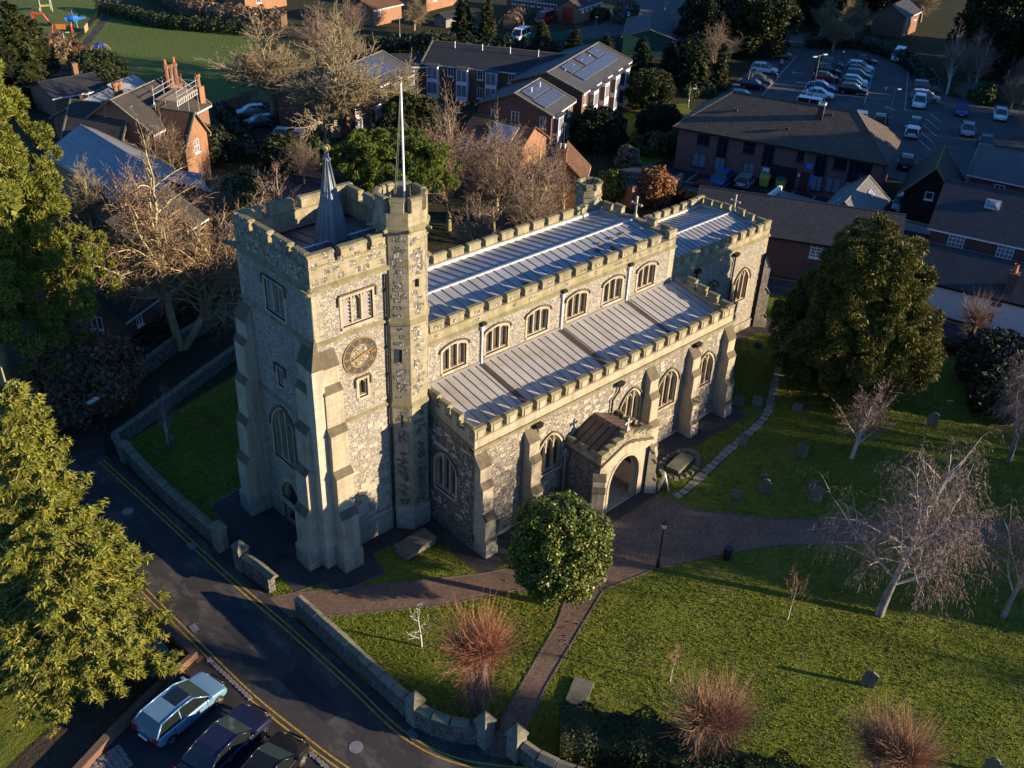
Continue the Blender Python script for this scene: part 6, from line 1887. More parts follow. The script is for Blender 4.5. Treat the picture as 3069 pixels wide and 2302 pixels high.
shrub((-13.0, 10.5), 'dark shrub behind the sunlit spruce', (2.6, 2.6, 1.8), 'leaf_dark', 1.5, 92, .25)
shrub((72, 80), 'dark holly bush behind the flats roof', (3, 3, 2), 'leaf_dark', 1.6, 93, .3)
# clipped and rough hedges
def hedge(label, pts, w, h, mat='leaf_hedge', per=75, size=.22, name='hedge'):
    ln = smoothline(pts, 6)
    o = Vector((ln[0][0], ln[0][1], 0))
    rs = np.random.RandomState(len(label))
    segs = np.array(ln)
    d = np.diff(segs, axis=0); L = np.hypot(d[:, 0], d[:, 1]); tot = L.sum()
    n = int(tot * per * (w + 2 * h) / 3)
    s = rs.uniform(0, tot, n); c = np.concatenate([[0], np.cumsum(L)]); i = np.clip(np.searchsorted(c, s) - 1, 0, len(L) - 1)
    f = (s - c[i]) / L[i]
    base = segs[i] + d[i] * f[:, None]
    nn = np.stack([-d[i][:, 1], d[i][:, 0]], 1) / L[i][:, None]
    th = rs.uniform(-.15, math.pi + .15, n)
    bump_ = 1 + .16 * np.sin(s * 2.1) + .1 * np.sin(s * 5.3 + 1)
    a, z = np.cos(th) * w / 2 * bump_, np.abs(np.sin(th)) ** .55 * h * bump_
    P = np.stack([base[:, 0] + nn[:, 0] * a - o.x, base[:, 1] + nn[:, 1] * a - o.y, z + rs.normal(0, .05, n)], 1)
    Nn = np.stack([nn[:, 0] * np.cos(th), nn[:, 1] * np.cos(th), np.sin(th)], 1)
    t = tree_root(name, (o.x, o.y), label, 0, None, 'hedge')
    link('foliage', leaves('foliage', P, Nn, size, [mat], 1.5, .5), t)
    b = MB(); strip(b, [(p[0] - o.x, p[1] - o.y) for p in ln], w * .7, 0, h * .72); b.build('inner_foliage', mat, t)
hedge('dark overgrown hedge behind the wall at the bottom centre', [(.9, -16.5), (2.3, -17.9), (3.6, -19.6), (4.6, -22.0), (6.5, -25.5)], 2.6, 1.5, 'leaf_hedge', 330, .1)
hedge('long dark hedge along the far side of the playing field', [(46.5, 137.2), (47.6, 132), (49.5, 122.5), (54, 115.5), (58.5, 110)], 2.6, 1.7, 'leaf_hedge', 60, .3)
hedge('tall mixed hedge beyond the field fence', [(62, 150), (58, 130), (60, 120), (66, 112)], 4.0, 2.4, 'leaf_heather', 40, .35)
hedge('clipped square hedge beside the car park wall', [(88.4, 46.2), (90.5, 45.3), (92.4, 44.4)], 2.4, 1.3, 'leaf_hedge', 80, .24)
hedge('dark hedge between the flats garden and the surgery', [(60, 32.5), (66, 35.5), (72, 37.5), (78, 40.5)], 1.4, 1.1, 'leaf_dark', 60, .25)
hedge('low hedge at the foot of the tall solar block', [(73, 48.2), (80, 50.8), (86, 50)], 1.8, 1.3, 'leaf_dark', 50, .25)
hedge('dark hedge at the rectory yard edge', [(28.5, 57.5), (31, 63), (33, 70), (34.3, 75)], 1.8, 1.5, 'leaf_dark', 50, .28)
hedge('hedge bank along the far edge of the car park', [(129, 53), (136, 47), (133, 38), (128, 33), (122, 28)], 2.2, 1.7, 'leaf_dark', 40, .3)
hedge('shaded hedge north of the churchyard lane', [(-9, 22.6), (-2, 24), (6, 28.5), (14, 31.5)], 2.2, 1.6, 'leaf_dark', 50, .25)
hedge('rough hedge along the street behind the yew', [(46.5, -2.2), (48.6, -8), (50, -14), (52.5, -22)], 1.3, .9, 'leaf_dark', 60, .22)
hedge('dark undergrowth hedge behind the nave trees', [(24, 21.5), (31, 20.5), (38, 20), (43, 19.5)], 3.0, 1.6, 'leaf_litter', 40, .25)
hedge('hedge line above the solar panelled flats', [(66, 88), (74, 86), (82, 80), (88, 72), (90, 60)], 3.0, 2.4, 'leaf_dark', 36, .35)
hedge('dark hedge behind the top left bungalow', [(14, 88), (16, 96), (22, 101)], 2.4, 1.8, 'leaf_dark', 40, .3)
hedge('brown scrub hedge before the fire station', [(96, 90), (100, 93), (105, 96.5)], 3.0, 1.8, 'leaf_heather', 40, .3)
# tufts of longer grass over the lawns near the camera
rs = np.random.RandomState(5)
n = 340000
P = np.stack([rs.uniform(-4, 46, n), rs.uniform(-42, 18, n)], 1)
def inside(P, poly):
    x, y = P[:, 0], P[:, 1]
    r = np.zeros(len(P), bool)
    j = len(poly) - 1
    for i in range(len(poly)):
        xi, yi = poly[i]; xj, yj = poly[j]
        c = ((yi > y) != (yj > y)) & (x < (xj - xi) * (y - yi) / (yj - yi + 1e-12) + xi)
        r ^= c
        j = i
    return r
thin = np.sin(P[:, 0] * .9 + 1.3 * np.sin(P[:, 1] * .7)) * np.sin(P[:, 1] * 1.1 + np.sin(P[:, 0] * .5)) + rs.normal(0, .55, n)
ok = inside(P, LAWN) & ~inside(P, PATH) & ~inside(P, AP) & (thin > -.75)
P = P[ok]
P = np.concatenate([P, np.full((len(P), 1), .03)], 1)
Nn = np.stack([rs.normal(0, 1, len(P)), rs.normal(0, 1, len(P)), rs.uniform(0, .9, len(P))], 1)
sd = np.stack([rs.normal(0, .35, len(P)), rs.normal(0, .35, len(P)), np.ones(len(P))], 1)
g = link('grass_tufts', leaves('grass_tufts', P, Nn, .07, ['leaf_grass'], 1.2, .2, sd, tri=True))
struct(g, 'short uneven grass tufts over the churchyard lawns', 'stuff'); g['category'] = 'grass'

# unseen trees outside the frame, added to shade the lawn and car park
for k, (x, y, s_, lab) in enumerate(((55, -43, .95, 'bare tree outside the right edge nearest the lawn'), (62, -36, 1.0, 'bare tree outside the right edge beyond the birch'), (35, -52, .7, 'bare tree outside the lower right corner'), (68, -46, 1.0, 'bare tree outside the right edge behind the others'))):
    bare('oak_tree', (x, y), lab, mO if k % 2 else mO2, k * 1.7, s_)
for k, (x, y, s_) in enumerate(((41, -46.5, .92), (47.5, -45, .95), (86, -14, 1.2), (100, -8, 1.25), (112, -14, 1.3), (126, -6, 1.3), (140, 0, 1.3), (152, 8, 1.35), (118, -24, 1.3), (164, 18, 1.3), (92, -30, 1.2))):
    broad((x, y), ['evergreen outside the right edge nearest the lawn', 'second evergreen outside the right edge beside the lawn', 'evergreen outside the right edge near the slate cottage', 'second evergreen in the row outside the right edge', 'third evergreen in the row outside the right edge', 'fourth evergreen in the row outside the right edge', 'fifth evergreen in the row outside the right edge', 'sixth evergreen in the row outside the right edge', 'evergreen behind the row outside the right edge', 'last evergreen of the row outside the right edge', 'evergreen behind the tall house outside the right edge'][k], (s_, s_, s_ * 1.05), k % 2 == 0, k)

# fallen leaves and twigs under the trees and along path edges
rs = np.random.RandomState(9)
Q = []
for x, y, r_, n_ in ((-.8, -12.9, 2.4, 260), (4.6, -21.5, 2.4, 240), (9.2, -27.6, 2.4, 200), (19.2, -22, 4.5, 420), (6.7, -10.3, 3, 240), (30.6, -13.6, 3, 160), (37.6, -8.6, 5.5, 500), (24, -26.4, 3, 160), (-13, 1.2, 4, 300), (12, -16, 8, 240), (22, -9, 7, 240)):
    a, d = rs.uniform(0, 6.28, n_), r_ * np.sqrt(rs.uniform(0, 1, n_)) * rs.uniform(.6, 1.3, n_)
    Q.append(np.stack([x + d * np.cos(a), y + d * np.sin(a), np.full(n_, .05)], 1))
Q = np.concatenate(Q)
g = link('fallen_leaves', leaves('fallen_leaves', Q, np.tile([0, 0, 1.], (len(Q), 1)), .09, ['leaf_litter'], 1.4, .4))
struct(g, 'brown fallen leaves scattered under the churchyard trees', 'stuff'); g['category'] = 'leaves'
# ------------------------------------------------------------------ houses and other buildings
SIDE = {'S': ((0, 0), (1, 0, 0), (0, -1, 0)), 'N': ((0, 0), (1, 0, 0), (0, 1, 0)), 'E': ((0, 0), (0, 1, 0), (1, 0, 0)), 'W': ((0, 0), (0, 1, 0), (-1, 0, 0))}
def side_o(s, L, W):
    return {'S': (0, -W / 2, 0), 'N': (0, W / 2, 0), 'E': (L / 2, 0, 0), 'W': (-L / 2, 0, 0)}[s]
def house_window(o, u, n, a0, a1, z0, z1, parent, frame='trim_white', glass='glass_sky', bars=(2, 1), fw=.07, name='window'):
    b = MB()
    ring(b, o, u, n, rect(a0, a1, z0, z1), -fw, -.1, -.02)
    for i in range(1, bars[0]):
        x = a0 + (a1 - a0) * i / bars[0]
        b.obox(o, u, n, x - fw * .35, x + fw * .35, -.1, -.03, z0 + .02, z1 - .02)
    for i in range(1, bars[1]):
        z = z0 + (z1 - z0) * i / bars[1]
        b.obox(o, u, n, a0 + .02, a1 - .02, -.1, -.035, z - fw * .35, z + fw * .35)
    b.obox(o, u, n, a0 - .06, a1 + .06, -.02, .07, z0 - .09, z0 - .01)
    w = b.build(name, frame, parent)
    pb = MB()
    P = [Vector(o) + Vector(u) * a + Vector(n) * -.085 + V3(0, 0, z) for a, z in rect(a0, a1, z0, z1)]
    if (P[1] - P[0]).cross(P[2] - P[0]).dot(Vector(n)) < 0:
        P.reverse()
    pb.poly(P); pb.build('pane', glass, w)
    return w
def house(name, label, loc, ang, L, W, eave, ridge, wall='brick_brown', roof='slate', wins=(), over=.3, hip=0.0, frame='trim_white', glass='glass_sky', cat='house', doors=(), chim=(), fascia='trim_white', verge=None, rthick=.12, gable_mat=None, z0=0.0):
    """x runs along the ridge; sides S N (eaves) and E W (gables); wins: (side, a0, a1, z0, z1[, bars[, glass]])"""
    rt = empty(name, (loc[0], loc[1], 0), R(ang))
    tag(rt, label, cat)
    b = MB()
    H = {k: [] for k in 'SNEW'}
    for w in wins:
        H[w[0]].append(rect(w[1], w[2], w[3], w[4]))
    for d in doors:
        H[d[0]].append(rect(d[1], d[2], d[3], d[4]))
    for s in 'SNEW':
        o, (_, u, n) = side_o(s, L, W), SIDE[s]
        h = L / 2 if s in 'SN' else W / 2
        outer = rect(-h, h, z0, eave)
        if s in 'EW' and not hip:
            outer = [(-h, z0), (h, z0), (h, eave), (0, ridge - .05), (-h, eave)]
        b.wall(o, u, n, outer, H[s], .12, 1 if (gable_mat and s in 'EW') else 0)
    b.build('wall', [wall] + ([gable_mat] if gable_mat else []), rt)
    for w in wins:
        o, (_, u, n) = side_o(w[0], L, W), SIDE[w[0]]
        house_window(o, u, n, w[1], w[2], w[3], w[4], rt, frame, w[6] if len(w) > 6 else glass, w[5] if len(w) > 5 else (2, 1))
    for d in doors:
        o, (_, u, n) = side_o(d[0], L, W), SIDE[d[0]]
        b = MB(); b.obox(o, u, n, d[1], d[2], -.11, -.05, d[3], d[4], 0); b.obox(o, u, n, d[1] + .08, d[1] + .13, -.05, .0, (d[3] + d[4]) / 2 - .05, (d[3] + d[4]) / 2 + .05, 1); b.build('door', [d[5], 'grey_metal'], rt)
    hl, hw = L / 2 + over, W / 2 + over
    ze = eave - over * (ridge - eave) / (W / 2) * .8
    t = rthick
    rp = None
    if hip:
        r0 = L / 2 - hip
        for q in ([(-hl, -hw, ze), (hl, -hw, ze), (r0, 0, ridge), (-r0, 0, ridge)], [(hl, hw, ze), (-hl, hw, ze), (-r0, 0, ridge), (r0, 0, ridge)], [(hl, -hw, ze), (hl, hw, ze), (r0, 0, ridge)], [(-hl, hw, ze), (-hl, -hw, ze), (-r0, 0, ridge)]):
            b = MB(); b.hexa([(x, y, z - t) for x, y, z in q], q); x_ = b.build('roof', roof, rt); rp = rp or x_
        b = MB()
        b.tube([(-r0, 0, ridge), (r0, 0, ridge)], .1, 6)
        for sx in (-1, 1):
            for sy in (-1, 1):
                b.tube([(sx * r0, 0, ridge), (sx * hl, sy * hw, ze)], .08, 5)
        b.build('ridge_tiles', roof, rp)
    else:
        for s in (-1, 1):
            q = [(-hl, s * hw, ze), (hl, s * hw, ze), (hl, 0, ridge), (-hl, 0, ridge)]
            if s > 0:
                q = [q[1], q[0], q[3], q[2]]
            b = MB(); b.hexa([(x, y, z - t) for x, y, z in q], q); x_ = b.build('roof', roof, rt); rp = rp or x_
        b = MB(); b.tube([(-hl, 0, ridge - .02), (hl, 0, ridge - .02)], .09, 6); b.build('ridge_tiles', verge or roof, rp)
        if verge:
            for sx in (-1, 1):
                for sy in (-1, 1):
                    b = MB(); x = sx * hl
                    A = [(x - .09, sy * hw, ze - .1), (x + .09, sy * hw, ze - .1), (x + .09, 0, ridge - .1), (x - .09, 0, ridge - .1)]
                    if sy > 0:
                        A.reverse()
                    b.hexa(A, [(p[0], p[1], p[2] + .2) for p in A]); b.build('verge', verge, rp)
    if fascia:
        for s in (-1, 1):
            b = MB(); y = s * hw; b.box(-hl, hl, min(y, y - s * .05), max(y, y - s * .05), ze - t - .1, ze - .02); b.build('fascia', fascia, rt)
    for (x, y, zt, w, d, pots) in chim:
        b = MB(); b.box(x - w / 2, x + w / 2, y - d / 2, y + d / 2, eave - .3, zt); b.box(x - w / 2 - .06, x + w / 2 + .06, y - d / 2 - .06, y + d / 2 + .06, zt - .22, zt - .06)
        c = b.build('chimney', wall if wall.startswith('brick') else 'brick_brown', rp)
        for k in range(pots):
            b = MB(); b.lathe((x + (k - (pots - 1) / 2) * .35, y), [(.12, zt), (.14, zt + .08), (.1, zt + .4), (.12, zt + .45)], 8); b.build('chimney_pot', 'pot_red', rp)
    rt['roof_name'] = rp.name
    return rt, rp
def slope_matrix(W, eave, ridge, s):
    """frame on a roof slope: origin at the ridge, +v down the slope"""
    a = math.atan2(ridge - eave, W / 2)
    return a
def solar(rp, W, eave, ridge, s, x0, rows, cols, v0, pw=1.0, ph=1.62, gap=.03):
    a = math.atan2(ridge - eave, W / 2)
    b = MB(); b.box(0, pw, 0, ph, .0, .05, 1); b.box(.025, pw - .025, .025, ph - .025, .05, .056, 0)
    for k in range(1, 3):
        b.box(pw * k / 3 - .01, pw * k / 3 + .01, .04, ph - .04, .056, .058, 1)
    key = ('solar', pw, ph)
    if key not in CHILD:
        CHILD[key] = b.mesh('solar_panel', ['solar_cell', 'panel_frame'])
    for r in range(rows):
        for c in range(cols):
            v = v0 + r * (ph + gap)
            o = link('solar_panel', CHILD[key], rp, (x0 + c * (pw + gap), s * v * math.cos(a), ridge - v * math.sin(a) + .1))
            o.rotation_euler = (-s * a if s > 0 else a, 0, 0)
            if s < 0:
                o.location = (x0 + c * (pw + gap), -(v + ph) * math.cos(a), ridge - (v + ph) * math.sin(a) + .1)
                o.rotation_euler = (a, 0, 0)
def bays(rt, W, xs, eave, s='S', h0=.3):
    """white two-storey bays with glazed fronts"""
    for x in xs:
        y = -W / 2
        b = MB()
        b.box(x, x + 1.5, y - .75, y - .002, .1, eave - .25, 0)
        bw = b.build('bay', 'trim_white', rt)
        for zz in (.5, eave * .52):
            for xa, xb in ((x + .12, x + .72), (x + .8, x + 1.38)):
                b = MB(); b.box(xa, xb, y - .78, y - .752, zz + .35, zz + 1.75); b.build('pane', 'glass_curtain', bw)
            b = MB(); b.box(x - .02, x - .001, y - .66, y - .1, zz + .1, zz + 1.75); b.build('pane', 'glass_sky', bw)
        b = MB(); b.hexa([(x - .15, y - .95, eave - .27), (x + 1.65, y - .95, eave - .27), (x + 1.65, y + .05, eave - .1), (x - .15, y + .05, eave - .1)], [(x - .15, y - .95, eave - .19), (x + 1.65, y - .95, eave - .19), (x + 1.65, y + .05, eave), (x - .15, y + .05, eave)]); b.build('bay_roof', 'felt_roof', bw)
# solar panelled flats
A_, rA = house('flats', 'front gabled brick flats block with a small array of solar panels', (57.4, 45.4), 23.5, 6.8, 9.0, 4.7, 6.5, 'brick_brown', 'felt_roof', [('W', -3.9, -3.1, 3.0, 4.3), ('W', -.6, .4, 2.9, 4.4), ('W', 2.0, 2.9, 2.9, 4.2), ('W', -3.4, -2.4, .6, 2.2), ('S', 1.7, 2.6, 3.1, 4.3), ('S', 1.7, 2.6, .6, 2.2)], cat='flats', verge='wall_coping')
bays(A_, 9.0, (-3.0,), 4.7)
solar(rA, 9.0, 4.7, 6.5, -1, -2.6, 1, 5, .4); solar(rA, 9.0, 4.7, 6.5, -1, -3.0, 1, 5, 2.2); solar(rA, 9, 4.7, 6.5, -1, 2.2, 1, 1, 2.2)
B_, rB = house('flats', 'tall sunlit flats block with the largest field of solar panels', (70.3, 50.5), 23.0, 17.4, 9.2, 5.3, 6.95, 'brick_brown', 'felt_roof', [('W', -3.6, -2.6, 3.2, 4.6), ('S', -8.2, -7.4, 3.5, 4.7), ('S', -8.2, -7.4, .9, 2.3)], cat='flats', verge='wall_coping')
bays(B_, 9.2, (-6.6, -2.6, 1.4, 5.4), 5.3)
for x0, n in ((-5.6, 3), (-.9, 3), (3.4, 3)):
    solar(rB, 9.2, 5.3, 6.95, -1, x0, 1, n, .45)
solar(rB, 9.2, 5.3, 6.95, -1, -5.6, 1, 12, 2.25)
C_, rC = house('flats', 'long dark roofed flats block with white bays facing the trees', (67.5, 61.4), -58, 17.5, 8.5, 4.6, 6.3, 'brick_brown', 'felt_dark', [('S', -5.6, -4.8, 3.0, 4.2), ('S', -1.6, -.8, 3.0, 4.2), ('S', 2.6, 3.4, 3.0, 4.2), ('S', 6.4, 7.2, 3.0, 4.2), ('S', -1.6, -.8, .6, 2.0), ('S', 2.6, 3.4, .6, 2.0), ('S', 6.4, 7.2, .6, 2.0)], cat='flats', verge='wall_coping')
bays(C_, 8.5, (-8.2, -4.2, -.3, 3.8), 4.6)
D_, rD = house('flats', 'flats block with solar panels half hidden by bare trees', (46.0, 64.8), 24, 16.5, 8.6, 4.6, 6.3, 'brick_brown', 'felt_roof', [('S', 4.9, 5.7, 3.0, 4.2), ('S', 1.0, 1.8, 3.0, 4.2), ('S', -4.5, -3.7, 3, 4.2), ('E', -3, -2, 3, 4.2), ('E', -3, -2, .6, 2.2)], cat='flats', verge='wall_coping')
bays(D_, 8.6, (-6.6, -2.0, 2.6, 6.2), 4.6)
solar(rD, 8.6, 4.6, 6.3, -1, -5.6, 2, 11, .4)
for rt, L, n in ((rA, 5, 2), (rB, 14, 5), (rC, 15, 4)):
    for k in range(n):
        b = MB(); b.cyl((-L / 2 + L * (k + .5) / n, -1.1), .06, .06, 5.9, 6.75, 6); b.build('vent_pipe', 'trim_white', rt)
house('link_block', 'low dark link roof between the two far flats blocks', (60.2, 69.0), -35, 7, 6, 4.2, 4.9, 'brick_brown', 'felt_dark', [('S', -1.5, -.3, 2.8, 3.9)], cat='flats')
# surgery
sw = []
for a0, a1, z0_, z1_ in ((-8.6, -7.2, 3.1, 4.5), (-8.9, -7.3, .6, 2.2), (-3.5, -2.2, 3.1, 4.5), (-3.2, -1.9, .6, 2.2), (2.2, 3.0, 3.2, 4.6), (6.0, 7.4, 3.1, 4.5), (5.6, 7.2, .6, 2.3), (8.4, 9.9, 3.1, 4.5), (8.2, 9.8, .5, 1.9)):
    sw.append(('S', a0, a1, z0_, z1_, (2, 1), 'glass_curtain' if z0_ < 1 else 'glass_dark'))
NH, rN = house('surgery', 'large brick surgery with hipped brown tiled roof and blue windows', (72.9, 20.3), -69.5, 21.6, 9.8, 5.0, 8.0, 'brick_pink', 'tile_brown', sw + [('E', -3, -1.6, 2.9, 4.4, (2, 1), 'glass_dark'), ('E', 1.4, 3.0, 2.9, 4.4, (2, 1), 'glass_dark')], over=.55, hip=4.2, frame='window_blue', cat='building', fascia='black_metal', doors=[('S', -.2, 2.6, .05, 2.5, 'black_metal'), ('S', 3.0, 3.9, .1, 2.3, 'wood_dark')])
for a0 in (-6.3, -1.3, 4.2, 7.6):
    b = MB(); b.obox((0, -4.9, 0), XU, YN, a0, a0 + 1.15, .004, .05, .4, 4.85, 0); st = b.build('stair_window', 'glass_dark', NH)
    b = MB()
    for x in (a0, a0 + .56, a0 + 1.1):
        b.obox((0, -4.9, 0), XU, YN, x, x + .06, .05, .08, .4, 4.85)
    b.build('mullion', 'window_blue', st)
    b = MB(); b.obox((0, -4.9, 0), XU, YN, a0 + .08, a0 + 1.06, .052, .06, .6, 2.1); b.build('pane', 'glass_curtain', st)
for a0, a1, z0_, z1_, m in ((3.35, 4.05, 2.75, 3.3, 'sign_blue'), (4.05, 4.35, 1.0, 2.2, 'sign_blue'), (-.95, -.35, 1.6, 1.95, 'trim_white'), (2.72, 2.92, 1.7, 2.0, 'trim_white')):
    b = MB(); b.obox((0, -4.9, 0), XU, YN, a0, a1, .03, .07, z0_, z1_); b.build('sign_panel', m, NH)
b = MB(); b.box(-.3, .3, -.3, .3, 6.9, 8.7, 0); b.box(-.36, .36, -.36, .36, 8.5, 8.7, 1)
o = b.build('chimney', ['tile_dark', 'trim_white'], rN); o.location = (3.2, -1.4, 0)
for x, y in ((-5.5, -2.4), (4.2, -1.0), (0.5, -3.6)):
    b = MB(); b.box(x - .2, x + .2, y - .15, y + .15, 8.0 - abs(y) * .56, 8.22 - abs(y) * .56); b.build('roof_vent', 'tile_dark', rN)
b = MB()
for k in range(12):
    b.box(3.0 + k * .16, 3.04 + k * .16, -6.3, -6.26, 0, 1.0)
b.box(3, 5, -6.31, -6.25, .95, 1.02); b.build('railing', 'black_metal', NH)
# street row behind the chancel
house('terrace_house', 'long brick terrace with dark slate roof beyond the chancel', (52.9, 6.1), -60, 17, 6.4, 3.9, 6.1, 'brick_dark', 'slate', [('S', 1.6, 2.6, 2.3, 3.5, (2, 4), 'glass_curtain')], cat='house', doors=[('S', 3.6, 4.7, .05, 2.1, 'black_metal')], fascia='black_metal')
house('gabled_outbuilding', 'small brick house with grey slate roof and skylights beside the yard', (60.6, 4.95), 15.5, 7.8, 4.2, 4.0, 5.7, 'brick_orange', 'slate_grey', [('S', 1.8, 2.5, 2.2, 3.4), ('S', -.2, .5, 2.2, 3.4)], cat='house', verge='wall_coping', fascia='black_metal', gable_mat='brick_dark')
b = MB()
for x, y in ((1.0, -1.2), (-1.6, 1.2), (-2.4, 1.4)):
    pass
_ob = [o for o in COL.objects if o.name.startswith('gabled_outbuilding')][0]
_rf = COL.objects[_ob['roof_name']]
for x, y, s in ((1.6, -1.0, -1), (-2.2, 1.1, 1), (-3.0, 1.3, 1)):
    b = MB(); b.box(-.5, .5, -.3, .3, 0, .08, 1); b.box(-.42, .42, -.22, .22, .08, .09, 0)
    o = b.build('skylight', ['glass_curtain', 'pale_metal'], _rf); o.location = (x, y, 5.7 - abs(y) * .81 + .06); o.rotation_euler = (R(-39) if s > 0 else R(39), 0, 0)
house('town_house', 'brick house with big shaded slate roof and white sash windows', (66.2, -10.9), -72, 19, 8.4, 5.2, 8.0, 'brick_dark', 'slate', [('S', -8.0, -6.7, 3.3, 4.8, (4, 4), 'glass_curtain'), ('S', -4.1, -2.8, 3.3, 4.8, (4, 4), 'glass_curtain'), ('S', 0, 1.3, 3.3, 4.8, (4, 4), 'glass_curtain')], cat='house')
_ob = [o for o in COL.objects if o.name.startswith('town_house')][0]; _rf = COL.objects[_ob['roof_name']]
b = MB(); b.box(-.6, .6, -.5, .5, 0, .1, 1); b.hexa([(-.52, -.42, .1), (.52, -.42, .1), (.52, .42, .1), (-.52, .42, .1)], [(-.2, -.15, .2), (.2, -.15, .2), (.2, .15, .2), (-.2, .15, .2)], 0); o = b.build('skylight', ['glass_curtain', 'pale_metal'], _rf); o.location = (-5.5, -1.5, 7.05); o.rotation_euler = (R(34), 0, 0)
WC, rW = house('white_cottage', 'white rendered cottage with low dark slate roof past the yew', (58.9, -13.2), -73, 20, 6.0, 3.0, 4.9, 'render_white', 'slate', [('S', -3.2, -2.3, 1.9, 2.9, (2, 2), 'glass_dark'), ('S', -3.6, -2.6, .4, 1.5, (2, 2), 'glass_dark'), ('S', 3.4, 4.3, 1.6, 2.7, (2, 2), 'glass_dark')], cat='house', fascia='black_metal')
b = MB(); b.box(-2.6, -1.9, -2.6, -1.9, 2.6, 4.9, 0); b.box(-2.68, -1.82, -2.68, -1.82, 4.7, 4.85, 0); c_ = b.build('chimney', 'brick_dark', rW)
b = MB(); b.lathe((-2.25, -2.25), [(.16, 4.85), (.2, 4.95), (.15, 5.5), (.19, 5.6)], 10); b.build('chimney_pot', 'pot_red', rW)
house('back_cottage', 'grey slate roofed cottage above the town house at the right edge', (84, -3), -75, 13, 6, 3.9, 5.9, 'brick_dark', 'slate_grey', [('S', -4, -3, 2, 3.2)], cat='house', verge='wall_coping')
house('barn', 'black boarded barn with gable verge coloured as if sunlit', (75.6, 4.4), 21, 7.0, 4.7, 3.0, 5.8, 'boards_black', 'tile_dark', [('W', -.4, .4, 2.4, 3.2, (1, 1), 'glass_dark')], cat='barn', verge='sunlit_verge', over=.45, fascia=None)
b = MB()
q = [(56.5, 12.0), (61.1, 13.0), (61.8, 8.0), (58.2, 7.0)]
fg = empty('flat_roof_store', (59.4, 10, 0))
b = MB(); b.hexa([(x - 59.4, y - 10, 0) for x, y in q][::-1], [(x - 59.4, y - 10, 2.9) for x, y in q][::-1]); b.build('wall', 'brick_dark', fg)
b = MB(); b.hexa([(x - 59.4, y - 10, 2.9) for x, y in q][::-1], [(x - 59.4, y - 10, 3.0) for x, y in q][::-1]); b.build('roof', 'slate_grey', fg)
b = MB(); strip(b, [(56.5 - 59.4, 2.0), (61.1 - 59.4, 3.0)], .3, 2.9, .55); b.build('parapet', 'render_white', fg)
tag(fg, 'flat roofed store with pale slates and a white parapet behind the terrace', 'building')
yw = empty('white_yard_wall', (65, 3.7, 0)); b = MB(); strip(b, [(0, 0), (1.3, -4.3)], .25, 0, 2.3); b.build('wall_body', 'render_white', yw); b = MB(); strip(b, [(0, 0), (1.3, -4.3)], .4, 2.3, .08); b.build('coping', 'wall_coping', yw); tag(yw, 'white yard wall with brown coping behind the yew top', 'wall')
house('lean_to', 'small slate lean-to roof between the white yard wall and the town house', (61.0, -2.4), -72, 4, 3.4, 2.4, 3.5, 'render_white', 'slate', cat='outbuilding')
# cottages behind the nave
CC, rC2 = house('chimney_cottage', 'clay tiled cottage with tall brick chimney behind the nave turret', (47.2, 29.2), 38, 4.6, 4.4, 3.4, 5.5, 'brick_orange', 'tile_clay', [('S', -.3, .5, 1.8, 2.9, (2, 2), 'glass_curtain')], cat='house', over=.35)
b = MB(); b.box(-2.75, -2.15, -.45, .45, 0, 6.4); b.box(-2.82, -2.08, -.52, .52, 6.1, 6.4); b.build('chimney', 'brick_orange', CC)
for y in (-.2, .2):
    b = MB(); b.lathe((-2.45, y), [(.12, 6.4), (.13, 6.8), (.1, 6.85)], 8); b.build('chimney_pot', 'render_cream', CC)
b = MB(); b.tube([(1.5, .3, 5.4), (1.5, .3, 7.6)], .03, 4)
for k in range(5):
    b.tube([(1.0 + k * .22, .1, 7.5), (1.0 + k * .22, .5, 7.5)], .015, 3)
b.tube([(.9, .3, 7.5), (2.0, .3, 7.5)], .018, 3); b.build('aerial', 'grey_metal', CC)
KC, rK = house('old_schoolroom', 'brown tiled roof with a large glazed rooflight behind the bare trees', (49.2, 40.2), -72, 7.0, 6.4, 3.4, 5.3, 'brick_orange', 'tile_clay', cat='house')
b = MB(); b.box(-1.4, 1.4, -1.2, 1.2, 0, .1, 1)
for k in range(7):
    b.box(-1.3 + k * .38, -.98 + k * .38, -1.1, 1.1, .1, .115, 0)
o = b.build('rooflight', ['glass_curtain', 'pale_metal'], rK); o.location = (.8, -1.7, 4.35); o.rotation_euler = (R(31), 0, 0)
for k, (p, L, W, lab) in enumerate((((54.6, 25.0), 5.6, 4.4, 'flat dark roofed garage behind the rust coloured beech'),)):
    g_ = empty('garage', (*p, 0), R(-14)); b = MB(); b.box(-L / 2, L / 2, -W / 2, W / 2, 0, 2.3); b.build('wall', 'brick_orange', g_); b = MB(); b.box(-L / 2 - .12, L / 2 + .12, -W / 2 - .12, W / 2 + .12, 2.3, 2.45); b.build('roof', 'felt_dark', g_); tag(g_, lab, 'garage')
gw = empty('garage_wall', (53.7, 22.4, 0)); b = MB(); strip(b, [(0, 0), (5.8, 1.4)], .28, 0, 1.8); b.build('wall_body', 'brick_orange', gw); b = MB(); strip(b, [(0, 0), (5.8, 1.4)], .36, 1.8, .1); b.build('coping', 'wall_coping', gw); tag(gw, 'sunlit brick yard wall beside the rust coloured beech', 'wall')
